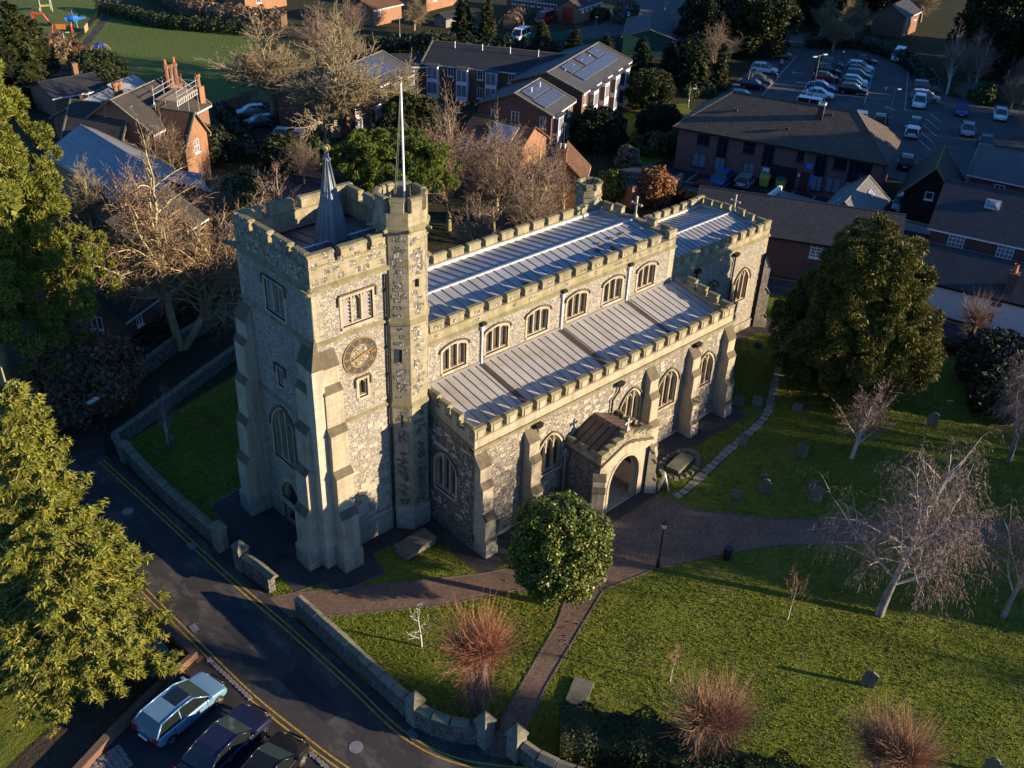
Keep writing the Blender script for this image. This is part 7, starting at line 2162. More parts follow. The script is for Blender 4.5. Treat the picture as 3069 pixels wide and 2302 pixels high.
# left: hall, rectory, bungalow
house('parish_hall', 'ribbed metal roofed hall with orange brick gable behind the lime', (13.0, 52.8), -90, 18.5, 7.0, 3.9, 5.8, 'brick_orange', 'hall_roof', [('E', -2.6, -1.6, 1.2, 2.6)], cat='hall', over=.35)
RC, rR = house('rectory', 'red brick rectory with many tall chimneys behind the bare lime', (20.6, 64.2), 32, 10.5, 8.0, 5.2, 8.0, 'brick_red', 'tile_dark', [('S', 1.8, 3.0, 3.3, 4.9, (3, 2), 'glass_curtain'), ('S', -1.5, -.5, 1.0, 2.6, (2, 2), 'glass_curtain'), ('S', -4, -3, 3.4, 4.9, (2, 2), 'glass_curtain'), ('E', -1.5, 1.2, 3, 4.8, (3, 2), 'glass_dark')], cat='house', verge='wall_coping')
house('rectory_wing', 'gabled brick wing with a steep dark roof left of the rectory chimneys', (15.8, 63.6), -55, 6, 5.0, 4.2, 7.2, 'brick_red', 'tile_dark', [('E', -.5, .5, 3.4, 4.6)], cat='house', verge='wall_coping')
house('rectory_gable', 'small sunlit brick gable on the front of the rectory', (21.2, 59.4), -58, 4.6, 4.2, 4.0, 6.6, 'brick_orange', 'tile_clay', [('E', -.5, .5, 2.4, 3.8, (2, 2), 'glass_curtain')], cat='house', verge='wall_coping')
def stack(label, x, y, z0_, z1_, shafts, mat='brick_orange'):
    r_ = empty('chimney_stack', (x, y, z0_), R(20)); n = len(shafts)
    b = MB(); b.box(-.55 * n / 2 - .1, .55 * n / 2 + .1, -.4, .4, -2.5, .5); b.build('base', mat, r_)
    for k, pot in enumerate(shafts):
        cx = (k - (n - 1) / 2) * .62
        b = MB(); b.lathe((cx, 0), [(.3, .5), (.25, .7), (.24, z1_ - z0_ - .5), (.34, z1_ - z0_ - .25), (.34, z1_ - z0_ - .05), (.2, z1_ - z0_)], 8, 0, R(22.5)); b.build('shaft', mat, r_)
        if pot:
            b = MB(); b.lathe((cx, 0), [(.13, z1_ - z0_), (.15, z1_ - z0_ + .1), (.11, z1_ - z0_ + .6)], 8); b.build('chimney_pot', 'pot_red', r_)
    tag(r_, label, 'chimney')
stack('triple tudor style chimney with two red pots on the rectory', 24.0, 64.6, 7.0, 9.6, (1, 0, 1), 'brick_red')
stack('broad square brick chimney left of the rectory roof', 18.4, 65.2, 6.0, 8.5, (0, 0), 'brick_orange')
stack('clustered brick chimney in front of the rectory wing', 16.0, 62.5, 5.0, 7.6, (0, 0), 'brick_orange')
stack('single slim pale chimney at the right end of the rectory', 26.5, 63.8, 6.6, 8.4, (0,), 'brick_orange')
SF = empty('scaffold', (22.6, 61.2, 0), R(38))
for nm, y in (('ladder_beam', -1.3), ('ladder_beam', 1.2)):
    b = MB(); b.tube([(-2.4, y, 7.4), (2.4, y, 7.4)], .04, 4); b.tube([(-2.4, y, 7.0), (2.4, y, 7.0)], .04, 4)
    for k in range(10):
        b.tube([(-2.4 + k * .5, y, 7.0), (-2.15 + k * .5, y, 7.4)], .03, 3)
    b.build(nm, 'pale_metal', SF)
b = MB()
for x in (-2.2, 0, 2.2):
    for y in (-1.3, 1.2):
        b.tube([(x, y, 4.0), (x, y, 8.8)], .035, 4)
for z in (7.9, 8.4):
    for y in (-1.3, 1.2):
        b.tube([(-2.4, y, z), (2.4, y, z)], .03, 4)
    b.tube([(2.2, -1.4, z), (2.2, 1.3, z)], .03, 4)
b.build('scaffold_tubes', 'pale_metal', SF)
b = MB(); b.box(-2.3, 2.3, -1.2, 1.1, 7.42, 7.48); b.build('deck_boards', 'wood_pale', SF)
b = MB(); b.box(1.4, 1.46, -.2, -.16, 7.5, 9.2); b.box(1.4, 1.46, .2, .24, 7.5, 9.2)
for k in range(6):
    b.box(1.41, 1.45, -.16, .2, 7.7 + k * .26, 7.74 + k * .26)
b.build('ladder', 'play_orange', SF)
tag(SF, 'metal scaffold with guard rails and orange ladder on the rectory roof', 'scaffold')
house('bungalow', 'low bungalow with black felt roof at the edge of the playing field', (21.2, 87.6), 4, 6.4, 6.2, 2.6, 3.7, 'brick_red', 'felt_dark', [('S', .4, 1.5, 1.2, 2.2)], cat='house', chim=[(2.2, 2.2, 4.6, .6, .6, 0)])
house('glazed_annexe', 'small annexe with striped silver roof beside the bungalow', (26.3, 84.0), 30, 4.6, 4.0, 2.4, 3.4, 'brick_orange', 'metal_roof', cat='outbuilding')
house('yard_annexe', 'low blue grey roofed annexe in front of the bungalow', (20.0, 78.5), 35, 8, 4, 2.4, 3.5, 'brick_red', 'hall_roof', cat='outbuilding')
house('lane_cottage', 'dark brick cottage in deep shade beside the lane', (3.2, 31.4), 30, 7.5, 5.0, 3.0, 4.8, 'brick_dark', 'tile_dark', [('S', -2.6, -1.9, 1.6, 2.6), ('W', -.5, .5, 1.5, 2.6)], cat='house')
house('lane_barn', 'dark tiled roof filling the shade between the lime and the tower', (12.5, 33.0), 32, 10, 8.0, 2.4, 5.0, 'brick_dark', 'tile_dark', cat='house')
house('shaded_house', 'dark brick house tucked behind the north side of the tower', (7.5, 37.5), 30, 7.5, 6.5, 4.8, 6.8, 'brick_dark', 'tile_dark', [('S', 1.5, 2.6, 3.0, 4.3)], cat='house')
cv = empty('conservatory', (18.0, 51.5, 0), R(-60)); b = MB(); b.box(-1.4, 1.4, -1, 1, 0, 2.0, 0)
for k in range(6):
    b.box(-1.42 + k * .56, -1.36 + k * .56, -1.03, 1.03, 0, 2.05, 1)
b.build('glazing', ['glass_curtain', 'trim_white'], cv); b = MB(); b.hexa([(-1.5, -1.1, 2.0), (1.5, -1.1, 2.0), (1.5, 1.1, 2.6), (-1.5, 1.1, 2.6)], [(-1.5, -1.1, 2.06), (1.5, -1.1, 2.06), (1.5, 1.1, 2.66), (-1.5, 1.1, 2.66)]); b.build('roof', 'glass_curtain', cv); tag(cv, 'small white glazed conservatory beside the hall and red car', 'conservatory')
# top: fire station, sports hall, far houses
house('fire_station', 'brick fire station bay with a red folding door', (112.6, 89.6), 16, 8.6, 3.9, 2.7, 3.9, 'brick_orange', 'tile_dark', [('S', -3.2, -2.4, 1.7, 2.5), ('S', -1.4, -.6, 1.7, 2.5), ('S', .4, 1.2, 1.7, 2.5), ('S', 2.2, 3.0, 1.7, 2.5)], cat='building', doors=[('W', -1.1, 1.1, .05, 2.4, 'door_red')])
house('fire_station_offices', 'low dark office wing with a row of small white windows', (110.6, 97.2), -66, 12, 4.2, 2.3, 3.4, 'brick_brown', 'tile_dark', [('S', -5 + k * 1.25, -4.3 + k * 1.25, 1.2, 1.9, (1, 1)) for k in range(8)], cat='building')
house('sports_hall', 'green walled hall with wide dark shallow roof nearest the conifers', (106.5, 68.0), 38, 13, 8, 2.9, 4.1, 'green_sheet', 'felt_roof', cat='hall', fascia='render_white')
house('sports_hall_annexe', 'second green walled hall roof behind the tall conifers', (112.5, 61.5), 38, 13, 8, 2.9, 4.1, 'green_sheet', 'felt_roof', cat='hall', fascia='render_white')
house('far_house', 'orange brick house beyond the bare trees at the top', (81, 107), 12, 7, 5, 2.8, 3.9, 'brick_orange', 'tile_clay', [('S', -2.6, -1.8, 1.5, 2.3)], cat='house')
house('far_house', 'bright orange brick house right of the first one at the top', (97, 112.5), 14, 10, 6, 3.0, 4.4, 'brick_orange', 'tile_clay', [('S', -3, -2, 1.5, 2.4), ('S', 0, 1, 1.5, 2.4), ('S', 3, 4, 1.5, 2.4)], cat='house')
house('far_house', 'red house with white gable and windows at the top right', (153, 50.5), 10, 8, 5.5, 3.6, 5.2, 'brick_red', 'slate', [('S', -3, -2, .4, 1.8), ('S', 1.6, 2.8, 2.2, 3.2), ('S', -3, -2, 2.2, 3.4)], cat='house')
house('far_house', 'cream building glimpsed above the car park trees', (165, 72), 16, 14, 7, 3.2, 4.8, 'render_cream', 'tile_dark', [('S', -5, -4, 1.4, 2.4), ('S', 0, 1, 1.4, 2.4), ('S', 4, 5, 1.4, 2.4)], cat='house')
house('far_house', 'blue grey roof at the top edge beyond the field hedge', (70, 128), 8, 9, 6, 2.6, 4.0, 'brick_orange', 'slate', [('S', -2, -1, 1.2, 2.2)], cat='house')
house('far_house', 'brick house glimpsed beyond the hedge at the top left', (64, 142), 20, 8, 6, 3.0, 4.4, 'brick_red', 'tile_clay', [('S', -2, -1, 1.2, 2.2)], cat='house')
house('garden_shed', 'low grey roofed shed beside the pale birch', (124.0, 21.8), -30, 5, 3, 1.5, 1.9, 'boards', 'felt_roof', cat='shed', fascia=None)
house('garden_shed', 'small boarded shed below the orange far house', (89, 98), 10, 3.5, 2.6, 1.6, 2.2, 'fence_grey', 'felt_dark', cat='shed', fascia=None)
# unseen houses to the south and south-east, added to cast shade
house('south_house', 'unseen brick house added for shade south of the road bend', (-1.5, -33.5), 4, 12, 7, 5.0, 7.6, 'brick_brown', 'tile_clay', [('N', -4, -3, 3, 4.2)], cat='house')
house('south_house', 'unseen brick house added for shade across the street at the right', (76, -42), -60, 18, 8, 5.2, 8.0, 'brick_red', 'slate', [('W', -1, 0, 3, 4.2)], cat='house')
house('south_house', 'unseen tall house added for shade east of the cottages', (96, -24), -70, 20, 9, 6, 9.5, 'brick_red', 'slate', [('W', -1, 0, 3, 4.2)], cat='house')
# ------------------------------------------------------------------ vehicles
def smooth_mesh(mb, name, mat, lv=2):
    me = mb.mesh(name, [mat], True, False)
    bm = bmesh.new(); bm.from_mesh(me); bmesh.ops.remove_doubles(bm, verts=bm.verts, dist=1e-4); bmesh.ops.recalc_face_normals(bm, faces=bm.faces); bm.to_mesh(me); bm.free()
    ob = bpy.data.objects.new(name, me); COL.objects.link(ob)
    md = ob.modifiers.new('s', 'SUBSURF'); md.levels = lv; md.render_levels = lv
    m2_ = bpy.data.meshes.new_from_object(ob.evaluated_get(bpy.context.evaluated_depsgraph_get()))
    bpy.data.objects.remove(ob)
    m2_.name = name
    return m2_
def car_parts(kind):
    if kind in CHILD:
        return CHILD[kind]
    K = {'hatch': (4.1, 1.72, 1.44), 'saloon': (4.45, 1.76, 1.40), 'suv': (4.4, 1.82, 1.66), 'van': (4.8, 1.86, 1.95), 'estate': (4.5, 1.76, 1.48), 'sports': (4.2, 1.78, 1.28)}[kind]
    L, W, H = K
    h = L / 2
    belt = {'suv': .98, 'van': 1.08, 'sports': .82}.get(kind, .9)
    hood = belt - .06
    if kind == 'saloon' or kind == 'sports':
        gh = [(h * .46, hood + .02), (h * .08, H - .03), (-h * .38, H - .01), (-h * .5, H - .07), (-h * .78, belt + .06)]
        tail = [(-h * .97, belt + .02), (-h, .62), (-h * .985, .36)]
    elif kind == 'van':
        gh = [(h * .68, hood + .05), (h * .42, H - .06), (h * .2, H), (-h * .93, H - .02), (-h * .98, belt)]
        tail = [(-h * .985, belt), (-h, .62), (-h * .985, .36)]
    else:
        gh = [(h * .5, hood + .02), (h * .1, H - .04), (-h * .2, H), (-h * .72, H - .06), (-h * .93, belt + .02)]
        tail = [(-h * .97, belt), (-h, .62), (-h * .985, .36)]
    prof = [(-h * .92, .24), (h * .9, .24), (h * .985, .36), (h, .55), (h * .965, .68), (h * .86, hood - .1), (h * .5, hood + .03), (-h * .8, belt + .01)] + tail
    b = MB()
    hw = W / 2
    secs = []
    for y, sx, sz in ((-hw, .955, .86), (-hw + .05, .985, .95), (-hw + .16, 1, 1), (hw - .16, 1, 1), (hw - .05, .985, .95), (hw, .955, .86)):
        q = []
        for x, z in prof:
            rx = 1.0
            if abs(x) > h * .8:
                rx = 1 - .04 * (abs(y) / hw) ** 4 - (.05 if abs(abs(y) - hw) < .2 else 0)
            q.append((x * sx * rx, y, .58 + (z - .58) * sz))
        secs.append(q)
    k = len(prof)
    for s in range(5):
        for i in range(k):
            j = (i + 1) % k
            b.poly([secs[s][i], secs[s + 1][i], secs[s + 1][j], secs[s][j]][::-1])
    b.poly(secs[0]); b.poly(secs[-1][::-1])
    lower = b
    b = MB()
    # cabin roof and pillars
    def gw(z):
        t = (z - belt) / (H - belt)
        return hw - .07 - .17 * max(0, t)
    G = [[(x, s * gw(z), z) for x, z in gh] for s in (-1, 1)]
    for i in range(1, len(gh) - 2):
        b.poly([G[0][i], G[1][i], G[1][i + 1], G[0][i + 1]][::-1])
    for s in (0, 1):
        b.tube([G[s][0], G[s][1]], .035, 5)
        for i in range(1, len(gh) - 2):
            b.tube([G[s][i], G[s][i + 1]], .035, 5)
        b.tube([G[s][-2], G[s][-1]], .05, 5)
        xm = (gh[1][0] + gh[-2][0]) / 2 + .05
        b.tube([(xm, G[s][1][1] * 1.0, H - .03), (xm - .03, (1 if s else -1) * gw(belt), belt)], .035, 5)
    g = MB()
    g.poly([G[0][0], G[1][0], G[1][1], G[0][1]], 1)
    g.poly([G[0][-2], G[1][-2], G[1][-1], G[0][-1]], 0)
    for s in (0, 1):
        q = G[s] + [(gh[-1][0], (1 if s else -1) * gw(belt), belt - .02), (gh[0][0], (1 if s else -1) * gw(belt), belt - .02)]
        g.poly(q if s else q[::-1], 0)
    w = MB()
    r = .32 if kind in ('suv', 'van') else .30
    for i in range(18):
        a0, a1 = 2 * math.pi * i / 18, 2 * math.pi * (i + 1) / 18
        P = lambda rr, a, y: (rr * math.cos(a), y, r + rr * math.sin(a))
        w.poly([P(r, a0, -.1), P(r, a1, -.1), P(r, a1, .1), P(r, a0, .1)][::-1], 0)
        w.poly([P(r, a0, -.1), P(r, a1, -.1), P(r * .64, a1, -.105), P(r * .64, a0, -.105)], 0); w.poly([P(r, a0, .1), P(r, a1, .1), P(r * .64, a1, .105), P(r * .64, a0, .105)][::-1], 0)
    rim = MB()
    for y, f in ((-.104, 1), (.104, -1)):
        for i in range(5):
            a = 2 * math.pi * i / 5
            q = [(0.04 * math.cos(a + 1.57), y, r + .04 * math.sin(a + 1.57)), (r * .64 * math.cos(a + .28), y, r + r * .64 * math.sin(a + .28)), (r * .64 * math.cos(a - .28), y, r + r * .64 * math.sin(a - .28)), (.04 * math.cos(a - 1.57), y, r + .04 * math.sin(a - 1.57))]
            rim.poly(q if f < 0 else q[::-1])
        q = [(r * .62 * math.cos(2 * math.pi * i / 12), y * .93, r + r * .62 * math.sin(2 * math.pi * i / 12)) for i in range(12)]
        rim.poly(q, 1); 
    lf = MB(); lf.hexa([(0, -.13, 0), (.08, -.08, 0), (.0, .12, 0), (-.1, .12, 0)], [(-.05, -.13, .1), (.0, -.08, .1), (-.06, .12, .1), (-.15, .12, .1)])
    tl = MB(); tl.box(-.04, .03, -.12, .12, 0, .24)
    mr = MB(); mr.box(-.07, .07, -.1, .1, 0, .13)
    pl = MB(); pl.box(-.012, .012, -.26, .26, 0, .11)
    CHILD[kind] = dict(dim=K, body=lower, cabin=b, glass=g.mesh('windows', ['car_glass', 'windscreen']), wheel=w.mesh('wheel', ['tyre']), rim=rim.mesh('rim', ['alloy', 'tyre']), head=lf.mesh('headlight', ['lamp_lens']), tail=tl.mesh('tail_light', ['tail_red']), mirror=mr, plate=pl.mesh('number_plate', ['trim_white']), belt=belt, hood=hood, gh=gh, cache={})
    return CHILD[kind]
def car(label, loc, ang, paint_, kind='hatch', detail=1, group=None, name='parked_car', cat='car', sc=1.0, extra=None):
    p = car_parts(kind)
    L, W, H = p['dim']
    r = empty(name, (loc[0], loc[1], .012), R(ang))
    r.scale = (sc,) * 3
    tag(r, label, cat, group)
    if paint_ not in p['cache']:
        p['cache'][paint_] = (smooth_mesh(p['body'], 'body', paint_), p['mirror'].mesh('mirror', [paint_]), p['cabin'].mesh('cabin', [paint_], True))
    bm_, mm, cb = p['cache'][paint_]
    link('cabin', cb, r)
    body = link('body', bm_, r)
    link('windows', p['glass'], r)
    for x in (L * .31, -L * .31):
        for y in (-W / 2 + .1, W / 2 - .1):
            w = link('wheel', p['wheel'], r, (x, y, 0))
            link('rim', p['rim'], w)
    for y in (-1, 1):
        o = link('headlight', p['head'], r, (L / 2 * .9, y * (W / 2 - .28), p['hood'] - .28), 0, (1, y, 1))
        link('tail_light', p['tail'], r, (-L / 2 * .955, y * (W / 2 - .2), p['belt'] - .22))
        link('mirror', mm, r, (p['gh'][0][0] - .15, y * (W / 2 + .03), p['belt'] - .02))
    link('number_plate', p['plate'], r, (L / 2 + .002, 0, .4)); link('number_plate', p['plate'], r, (-L / 2 - .002, 0, .62))
    if detail > 1:
        b = MB(); b.box(L / 2 * .985, L / 2 + .004, -.42, .42, .5, .62, 0); b.box(L / 2 * .97, L / 2 - .002, -.6, .6, .27, .36, 0); b.build('grille', 'black_metal', r)
        for y in (-1, 1):
            for x in (.35, -.62):
                b = MB(); b.box(x - .1, x + .1, y * (W / 2 + .012) - .012, y * (W / 2 + .012) + .012, .74, .77); b.build('door_handle', 'alloy', r)
            for x in (.72, -.22, -1.02):
                b = MB(); b.box(x - .008, x + .008, y * (W / 2 - .005) - .012, y * (W / 2 - .005) + .012, .38, .84); b.build('door_seam', 'tyre', r)
    return r
c1 = car('silver blue hatchback with a sunroof parked nearest the garden wall', (-10.85, -4.35), 13, 'paint_silverblue', 'hatch', 2, sc=1.02)
b = MB(); b.box(-.38, .38, -.42, .42, 1.425, 1.45); o = b.build('sunroof', 'car_glass', c1); o.location = (-.15, 0, .0)
car('dark navy saloon parked between the silver hatchback and the black car', (-10.35, -7.35), 18, 'paint_navy', 'saloon', 2)
car('black hatchback cut off by the bottom edge beside the navy saloon', (-9.7, -9.75), 22, 'paint_black', 'hatch', 2)
CARS = [((103.7, 34.7), -62, 'paint_white', 'saloon', 'white saloon at the near corner of the car park'), ((107.3, 36.7), -62, 'paint_royal', 'saloon', 'royal blue saloon in the car park behind the white one'), ((112.5, 39.2), -62, 'paint_red', 'saloon', 'bright red saloon in the middle of the car park'), ((116.2, 41.1), -62, 'paint_black', 'suv', 'black four by four behind the red saloon'), ((120.6, 43.2), -62, 'paint_grey', 'hatch', 'dark grey car at the far end of the left row'),
        ((127.0, 41.2), -62, 'paint_navy', 'saloon', 'dark blue car at the far end of the right row'), ((122.7, 39.5), -62, 'paint_white', 'estate', 'white estate second from the far end'), ((120.2, 38.3), -62, 'paint_navy', 'hatch', 'dark car between white estate and grey estate'), ((117.8, 37.0), -62, 'paint_grey', 'estate', 'grey estate in the middle of the right row'), ((114.3, 35.4), -62, 'paint_white', 'hatch', 'white hatchback in the right row near the black cars'), ((112.2, 34.3), -62, 'paint_black', 'hatch', 'black hatchback squeezed behind the nearest black car'), ((109.8, 33.1), -62, 'paint_black', 'estate', 'black estate at the near end of the right row'),
        ((119.5, 27.2), -64, 'paint_grey', 'suv', 'grey four by four under the pale birch'), ((115.2, 25.0), -68, 'paint_silver', 'estate', 'pale estate car between two others under the birch'), ((111.6, 24.0), -155, 'paint_white', 'suv', 'white four by four facing the surgery in the car park'),
        ((96.9, 31.4), -70, 'paint_white', 'van', 'white van parked behind the surgery roof by the lamp'), ((98.8, 25.4), 25, 'paint_silver', 'hatch', 'silver hatchback behind the surgery ridge'), ((99.6, 23.2), 25, 'paint_black', 'hatch', 'dark hatchback behind the surgery hip'), ((101.2, 19.2), 205, 'paint_black', 'hatch', 'black car near the second car park lamp'), ((98.2, 18.0), 25, 'paint_white', 'hatch', 'white car mostly hidden by the surgery roof hip'), ((86.6, 12.6), 24, 'paint_black', 'suv', 'black four by four beside the surgery end wall'),
        ((134, 39.2), 200, 'paint_white', 'van', 'white pickup van at the far edge of the car park'), ((118.9, 51.3), -50, 'paint_olive', 'hatch', 'mustard yellow hatchback under the evergreen'), ((108.8, 47.4), -62, 'paint_white', 'estate', 'white estate at the car park entrance'), ((102.4, 44.0), -62, 'paint_grey', 'suv', 'grey four by four beside the yellow topped post'), ((99.8, 43.0), -62, 'paint_navy', 'hatch', 'dark hatchback beside the grey four by four'), ((93.6, 40.3), -62, 'paint_silver', 'hatch', 'silver car top showing behind the surgery left hip'),
        ((113, 18.6), -155, 'paint_royal', 'hatch', 'blue car behind the bare scrub right of the car park'), ((115.4, 14.4), 205, 'paint_white', 'hatch', 'white car behind the scrub at the right edge'), ((105, 14), 205, 'paint_silver', 'hatch', 'silver car behind scrub nearest the surgery'), ((101.8, 10.2), 205, 'paint_grey', 'estate', 'grey car behind scrub above the barn'),
        ((36.9, 72.3), 160, 'paint_silver', 'hatch', 'silver blue car at the back of the rectory yard'), ((35.6, 68.2), 165, 'paint_grey', 'hatch', 'dark grey car in the rectory yard'), ((35.2, 62.6), 222, 'paint_white', 'sports', 'white sports car in the rectory yard'), ((36.6, 60.5), 42, 'paint_white', 'suv', 'white four by four beside the sports car'), ((37.0, 58.2), 42, 'paint_navy', 'hatch', 'dark blue hatchback next to the white four by four'), ((37.9, 56.2), 42, 'paint_navy', 'saloon', 'dark car at the end of the rectory yard row'), ((23.7, 51.6), 10, 'paint_red', 'hatch', 'red hatchback beside the parish hall'),
        ((64.8, 22.5), 198, 'paint_blue', 'hatch', 'bright blue hatchback facing out at the surgery wall'), ((66.4, 20.4), 18, 'paint_silver', 'hatch', 'silver hatchback backed out at the surgery wall'), ((60.4, 20.6), -74, 'paint_darkred', 'suv', 'dark red four by four behind the chancel battlements'), ((57.2, 21.4), 106, 'paint_black', 'suv', 'black four by four beside the sunlit garage wall'), ((74.0, 6.4), 200, 'paint_silver', 'hatch', 'silver car in the yard beside the black barn'),
        ((104.9, 90.6), 195, 'paint_red', 'van', 'red fire service van before the office wing'), ((92.2, 83.2), 200, 'paint_white', 'van', 'white van behind the green screen'), ((135.8, 80.6), 10, 'paint_white', 'estate', 'white car on the far road at the top'), ((141, 75.5), 15, 'paint_grey', 'hatch', 'dark car on the far road right of the white one')]
for p_, a, c_, k, lab in CARS:
    car(lab, p_, a, c_, k, 1, None, 'parked_van' if k == 'van' else 'parked_car', 'van' if k == 'van' else 'car', .95)

# ------------------------------------------------------------------ churchyard furniture
def stone_top(kind, w, h):
    if kind == 'round':
        return [(-w / 2, 0), (w / 2, 0)] + [(w / 2 * math.cos(t * math.pi / 10), h - w * .38 + w * .38 * math.sin(t * math.pi / 10)) for t in range(11)]
    if kind == 'shoulder':
        return [(-w / 2, 0), (w / 2, 0), (w / 2, h * .8), (w * .34, h * .8)] + [(w * .3 * math.cos(t * math.pi / 8), h * .82 + h * .18 * math.sin(t * math.pi / 8)) for t in range(9)] + [(-w * .34, h * .8), (-w / 2, h * .8)]
    return [(-w / 2, 0), (w / 2, 0), (w / 2, h * .86), (0, h), (-w / 2, h * .9)]
def gravestone(label, x, y, rz, w, h, kind='round', lean=(0, 0), th=.12):
    w *= .86; h *= .88
    b = MB(); b.prism((0, 0, -.05), XU, YN, stone_top(kind, w, h + .05), -th / 2, th / 2)
    o = b.build('gravestone', 'grave'); o.location = (x, y, 0); o.rotation_euler = (R(lean[0]), R(lean[1]), R(rz)); tag(o, label, 'gravestone')
GS = [('leaning slate headstone alone on the lit lawn with a long shadow', 14.43, -24.0, -68, .75, 1.15, 'point', (0, 6)), ('round topped pale headstone lit beside the small bare tree', 28.2, -11.4, -62, .85, 1.2, 'round', (3, 0)), ('round topped headstone close to the stone flag path', 26.3, -8.2, -60, .7, 1.0, 'round', (-4, 0)), ('dark shouldered headstone in the shaded lawn', 23.2, -12.0, -60, .85, 1.2, 'shoulder', (2, 2)), ('tall pale headstone right of the dark shouldered one', 24.9, -14.5, -60, .85, 1.2, 'round', (-3, 0)), ('small low headstone left of the dark shouldered one', 21.4, -11.2, -60, .65, .75, 'point', (2, -3)), ('dark headstone standing just behind the tall pale one', 25.6, -13.9, -60, .7, 1.0, 'round', (0, 0)), ('headstone behind the dark shouldered one', 24.0, -11.4, -60, .6, .8, 'round', (4, 0)),
      ('ornate pointed headstone near the last aisle buttress', 31.0, -6.0, -62, .8, .9, 'point', (-5, 0)), ('half buried round headstone against the last aisle buttress', 30.0, -5.1, -62, .85, .9, 'round', (0, 4)), ('faint headstone in the deep shade under the yew', 32.6, -8.2, -60, .8, .8, 'round', (0, 0)), ('leaning headstone nearest the bare sapling in the dark grass', -1.9, 15.0, 75, .6, .95, 'round', (10, 0)), ('upright headstone in the dark grass near the tower', 1.4, 15.9, 72, .55, .9, 'shoulder', (-6, 3)), ('headstone cut by the bottom right corner', 14.1, -30.2, -68, .8, 1.2, 'shoulder', (0, 0)), ('tall headstone in shade beyond the drooping birch', 38.2, -15.2, -62, .8, 1.3, 'round', (3, 0)), ('low slab stone by the chancel in shade', 38.0, -1.2, -62, .7, .5, 'point', (8, 0))]
for g_ in GS:
    gravestone(*g_)
def tomb(name, label, x, y, rz, L, W, h, cracked=False, mat='grave'):
    r = empty(name, (x, y, 0), R(rz))
    b = MB(); b.box(-L / 2 + .08, L / 2 - .08, -W / 2 + .08, W / 2 - .08, 0, h - .12); b.build('chest', 'plinth', r)
    for k, (a0, a1) in enumerate(((-.5, -.1), (-.095, .3), (.305, .5)) if cracked else ((-.5, .5),)):
        b = MB(); b.hexa([(L * a0, -W / 2, h - .12), (L * a1, -W / 2, h - .12), (L * (a1 + .03 * (a1 < .4)), W / 2, h - .12), (L * (a0 + .03 * (a0 > -.4)), W / 2, h - .12)], [(L * a0, -W / 2, h), (L * a1, -W / 2, h - .01 * k), (L * (a1 + .03 * (a1 < .4)), W / 2, h), (L * (a0 + .03 * (a0 > -.4)), W / 2, h)]); b.build('lid_slab', mat, r)
    tag(r, label, 'tomb')
tomb('chest_tomb', 'cracked pale chest tomb on the grass beside the stair turret', 4.0, -2.25, 3, 2.2, 1.1, .5, True)
tomb('ledger_slab', 'flat green stained ledger slab beside the narrow brick path', 3.45, -15.3, 27, 1.9, .95, .16)
b_ = empty('ledger_tomb', (21.4, -6.9, 0), R(10)); b = MB(); b.box(-1.0, 1.0, -.45, .45, 0, .3); b.build('slab', 'grave', b_)
for k in range(22):
    a = 2 * math.pi * k / 22
    b = MB(); s_ = rnd(.14, .26); b.hexa([(-s_, -s_ * .8, 0), (s_, -s_ * .7, 0), (s_ * .9, s_ * .8, 0), (-s_ * .8, s_ * .7, 0)], [(-s_ * .7, -s_ * .5, .16), (s_ * .7, -s_ * .5, .2), (s_ * .6, s_ * .5, .16), (-s_ * .6, s_ * .5, .18)])
    o = b.build('edge_stone', 'grave', b_); o.location = (1.7 * math.cos(a), .95 * math.sin(a), 0); o.rotation_euler = (0, 0, a)
tag(b_, 'ledger tomb ringed by mossy rough stones near the porch', 'tomb')
# lamps
def lamp_post(label, x, y, h, style='lantern', mat='black_metal', rz=0.0):
    r = empty('street_lamp' if style != 'lantern' else 'path_lamp', (x, y, 0), R(rz))
    b = MB(); b.lathe((0, 0), [(.11, 0), (.11, .5), (.06, .62), (.045, h - .45), (.07, h - .4), (.03, h - .38)] if style == 'lantern' else [(.09, 0), (.09, .9), (.055, 1.0), (.045, h)], 8); b.build('post', mat, r)
    if style == 'lantern':
        b = MB(); b.lathe((0, 0), [(.02, h - .4), (.11, h - .38), (.17, h - .08)], 8); b.build('lantern_glass', 'lamp_glass', r)
        b = MB(); b.lathe((0, 0), [(.2, h - .08), (.13, h + .05), (.04, h + .12), (.02, h + .22), (0, h + .24)], 8); b.build('lantern_cap', 'black_metal', r)
    elif style == 'flat':
        b = MB(); b.box(-.62, .1, -.13, .13, h - .03, h + .06); b.build('lamp_head', 'pale_metal', r)
    elif style == 'double':
        b = MB(); b.tube([(-.8, 0, h - .1), (0, 0, h), (.8, 0, h + .1)], .04, 5); b.build('arm', mat, r)
        for sx in (-1, 1):
            b = MB(); b.box(sx * .8 - .3, sx * .8 + .3, -.14, .14, h + sx * .1 - .05, h + sx * .1 + .07); b.build('lamp_head', 'pale_metal', r)
    else:
        b = MB(); b.tube([(0, 0, h), (.5, 0, h + .08)], .035, 5); b.build('arm', mat, r)
        b = MB(); b.box(.35, .85, -.12, .12, h + .03, h + .14); b.build('lamp_head', 'pale_metal', r)
    tag(r, label, 'lamp')
lamp_post('black lantern post with white glass beside the main brick path', 13.1, -12.05, 3.2)
lamp_post('black street lamp with a flat pale head at the road end', -5.2, 16.4, 4.3, 'flat', rz=20)
lamp_post('tall double headed lamp behind the surgery roof', 97.7, 32.4, 7.0, 'double', 'wall_coping', -20)
lamp_post('dark single lamp column in the car park by the scrub', 100.3, 22.5, 4.4, 'arm', 'black_metal', -30)
lamp_post('slim lamp column beside the square hedge', 95.7, 47, 2.8, 'arm', 'grey_metal', -30)
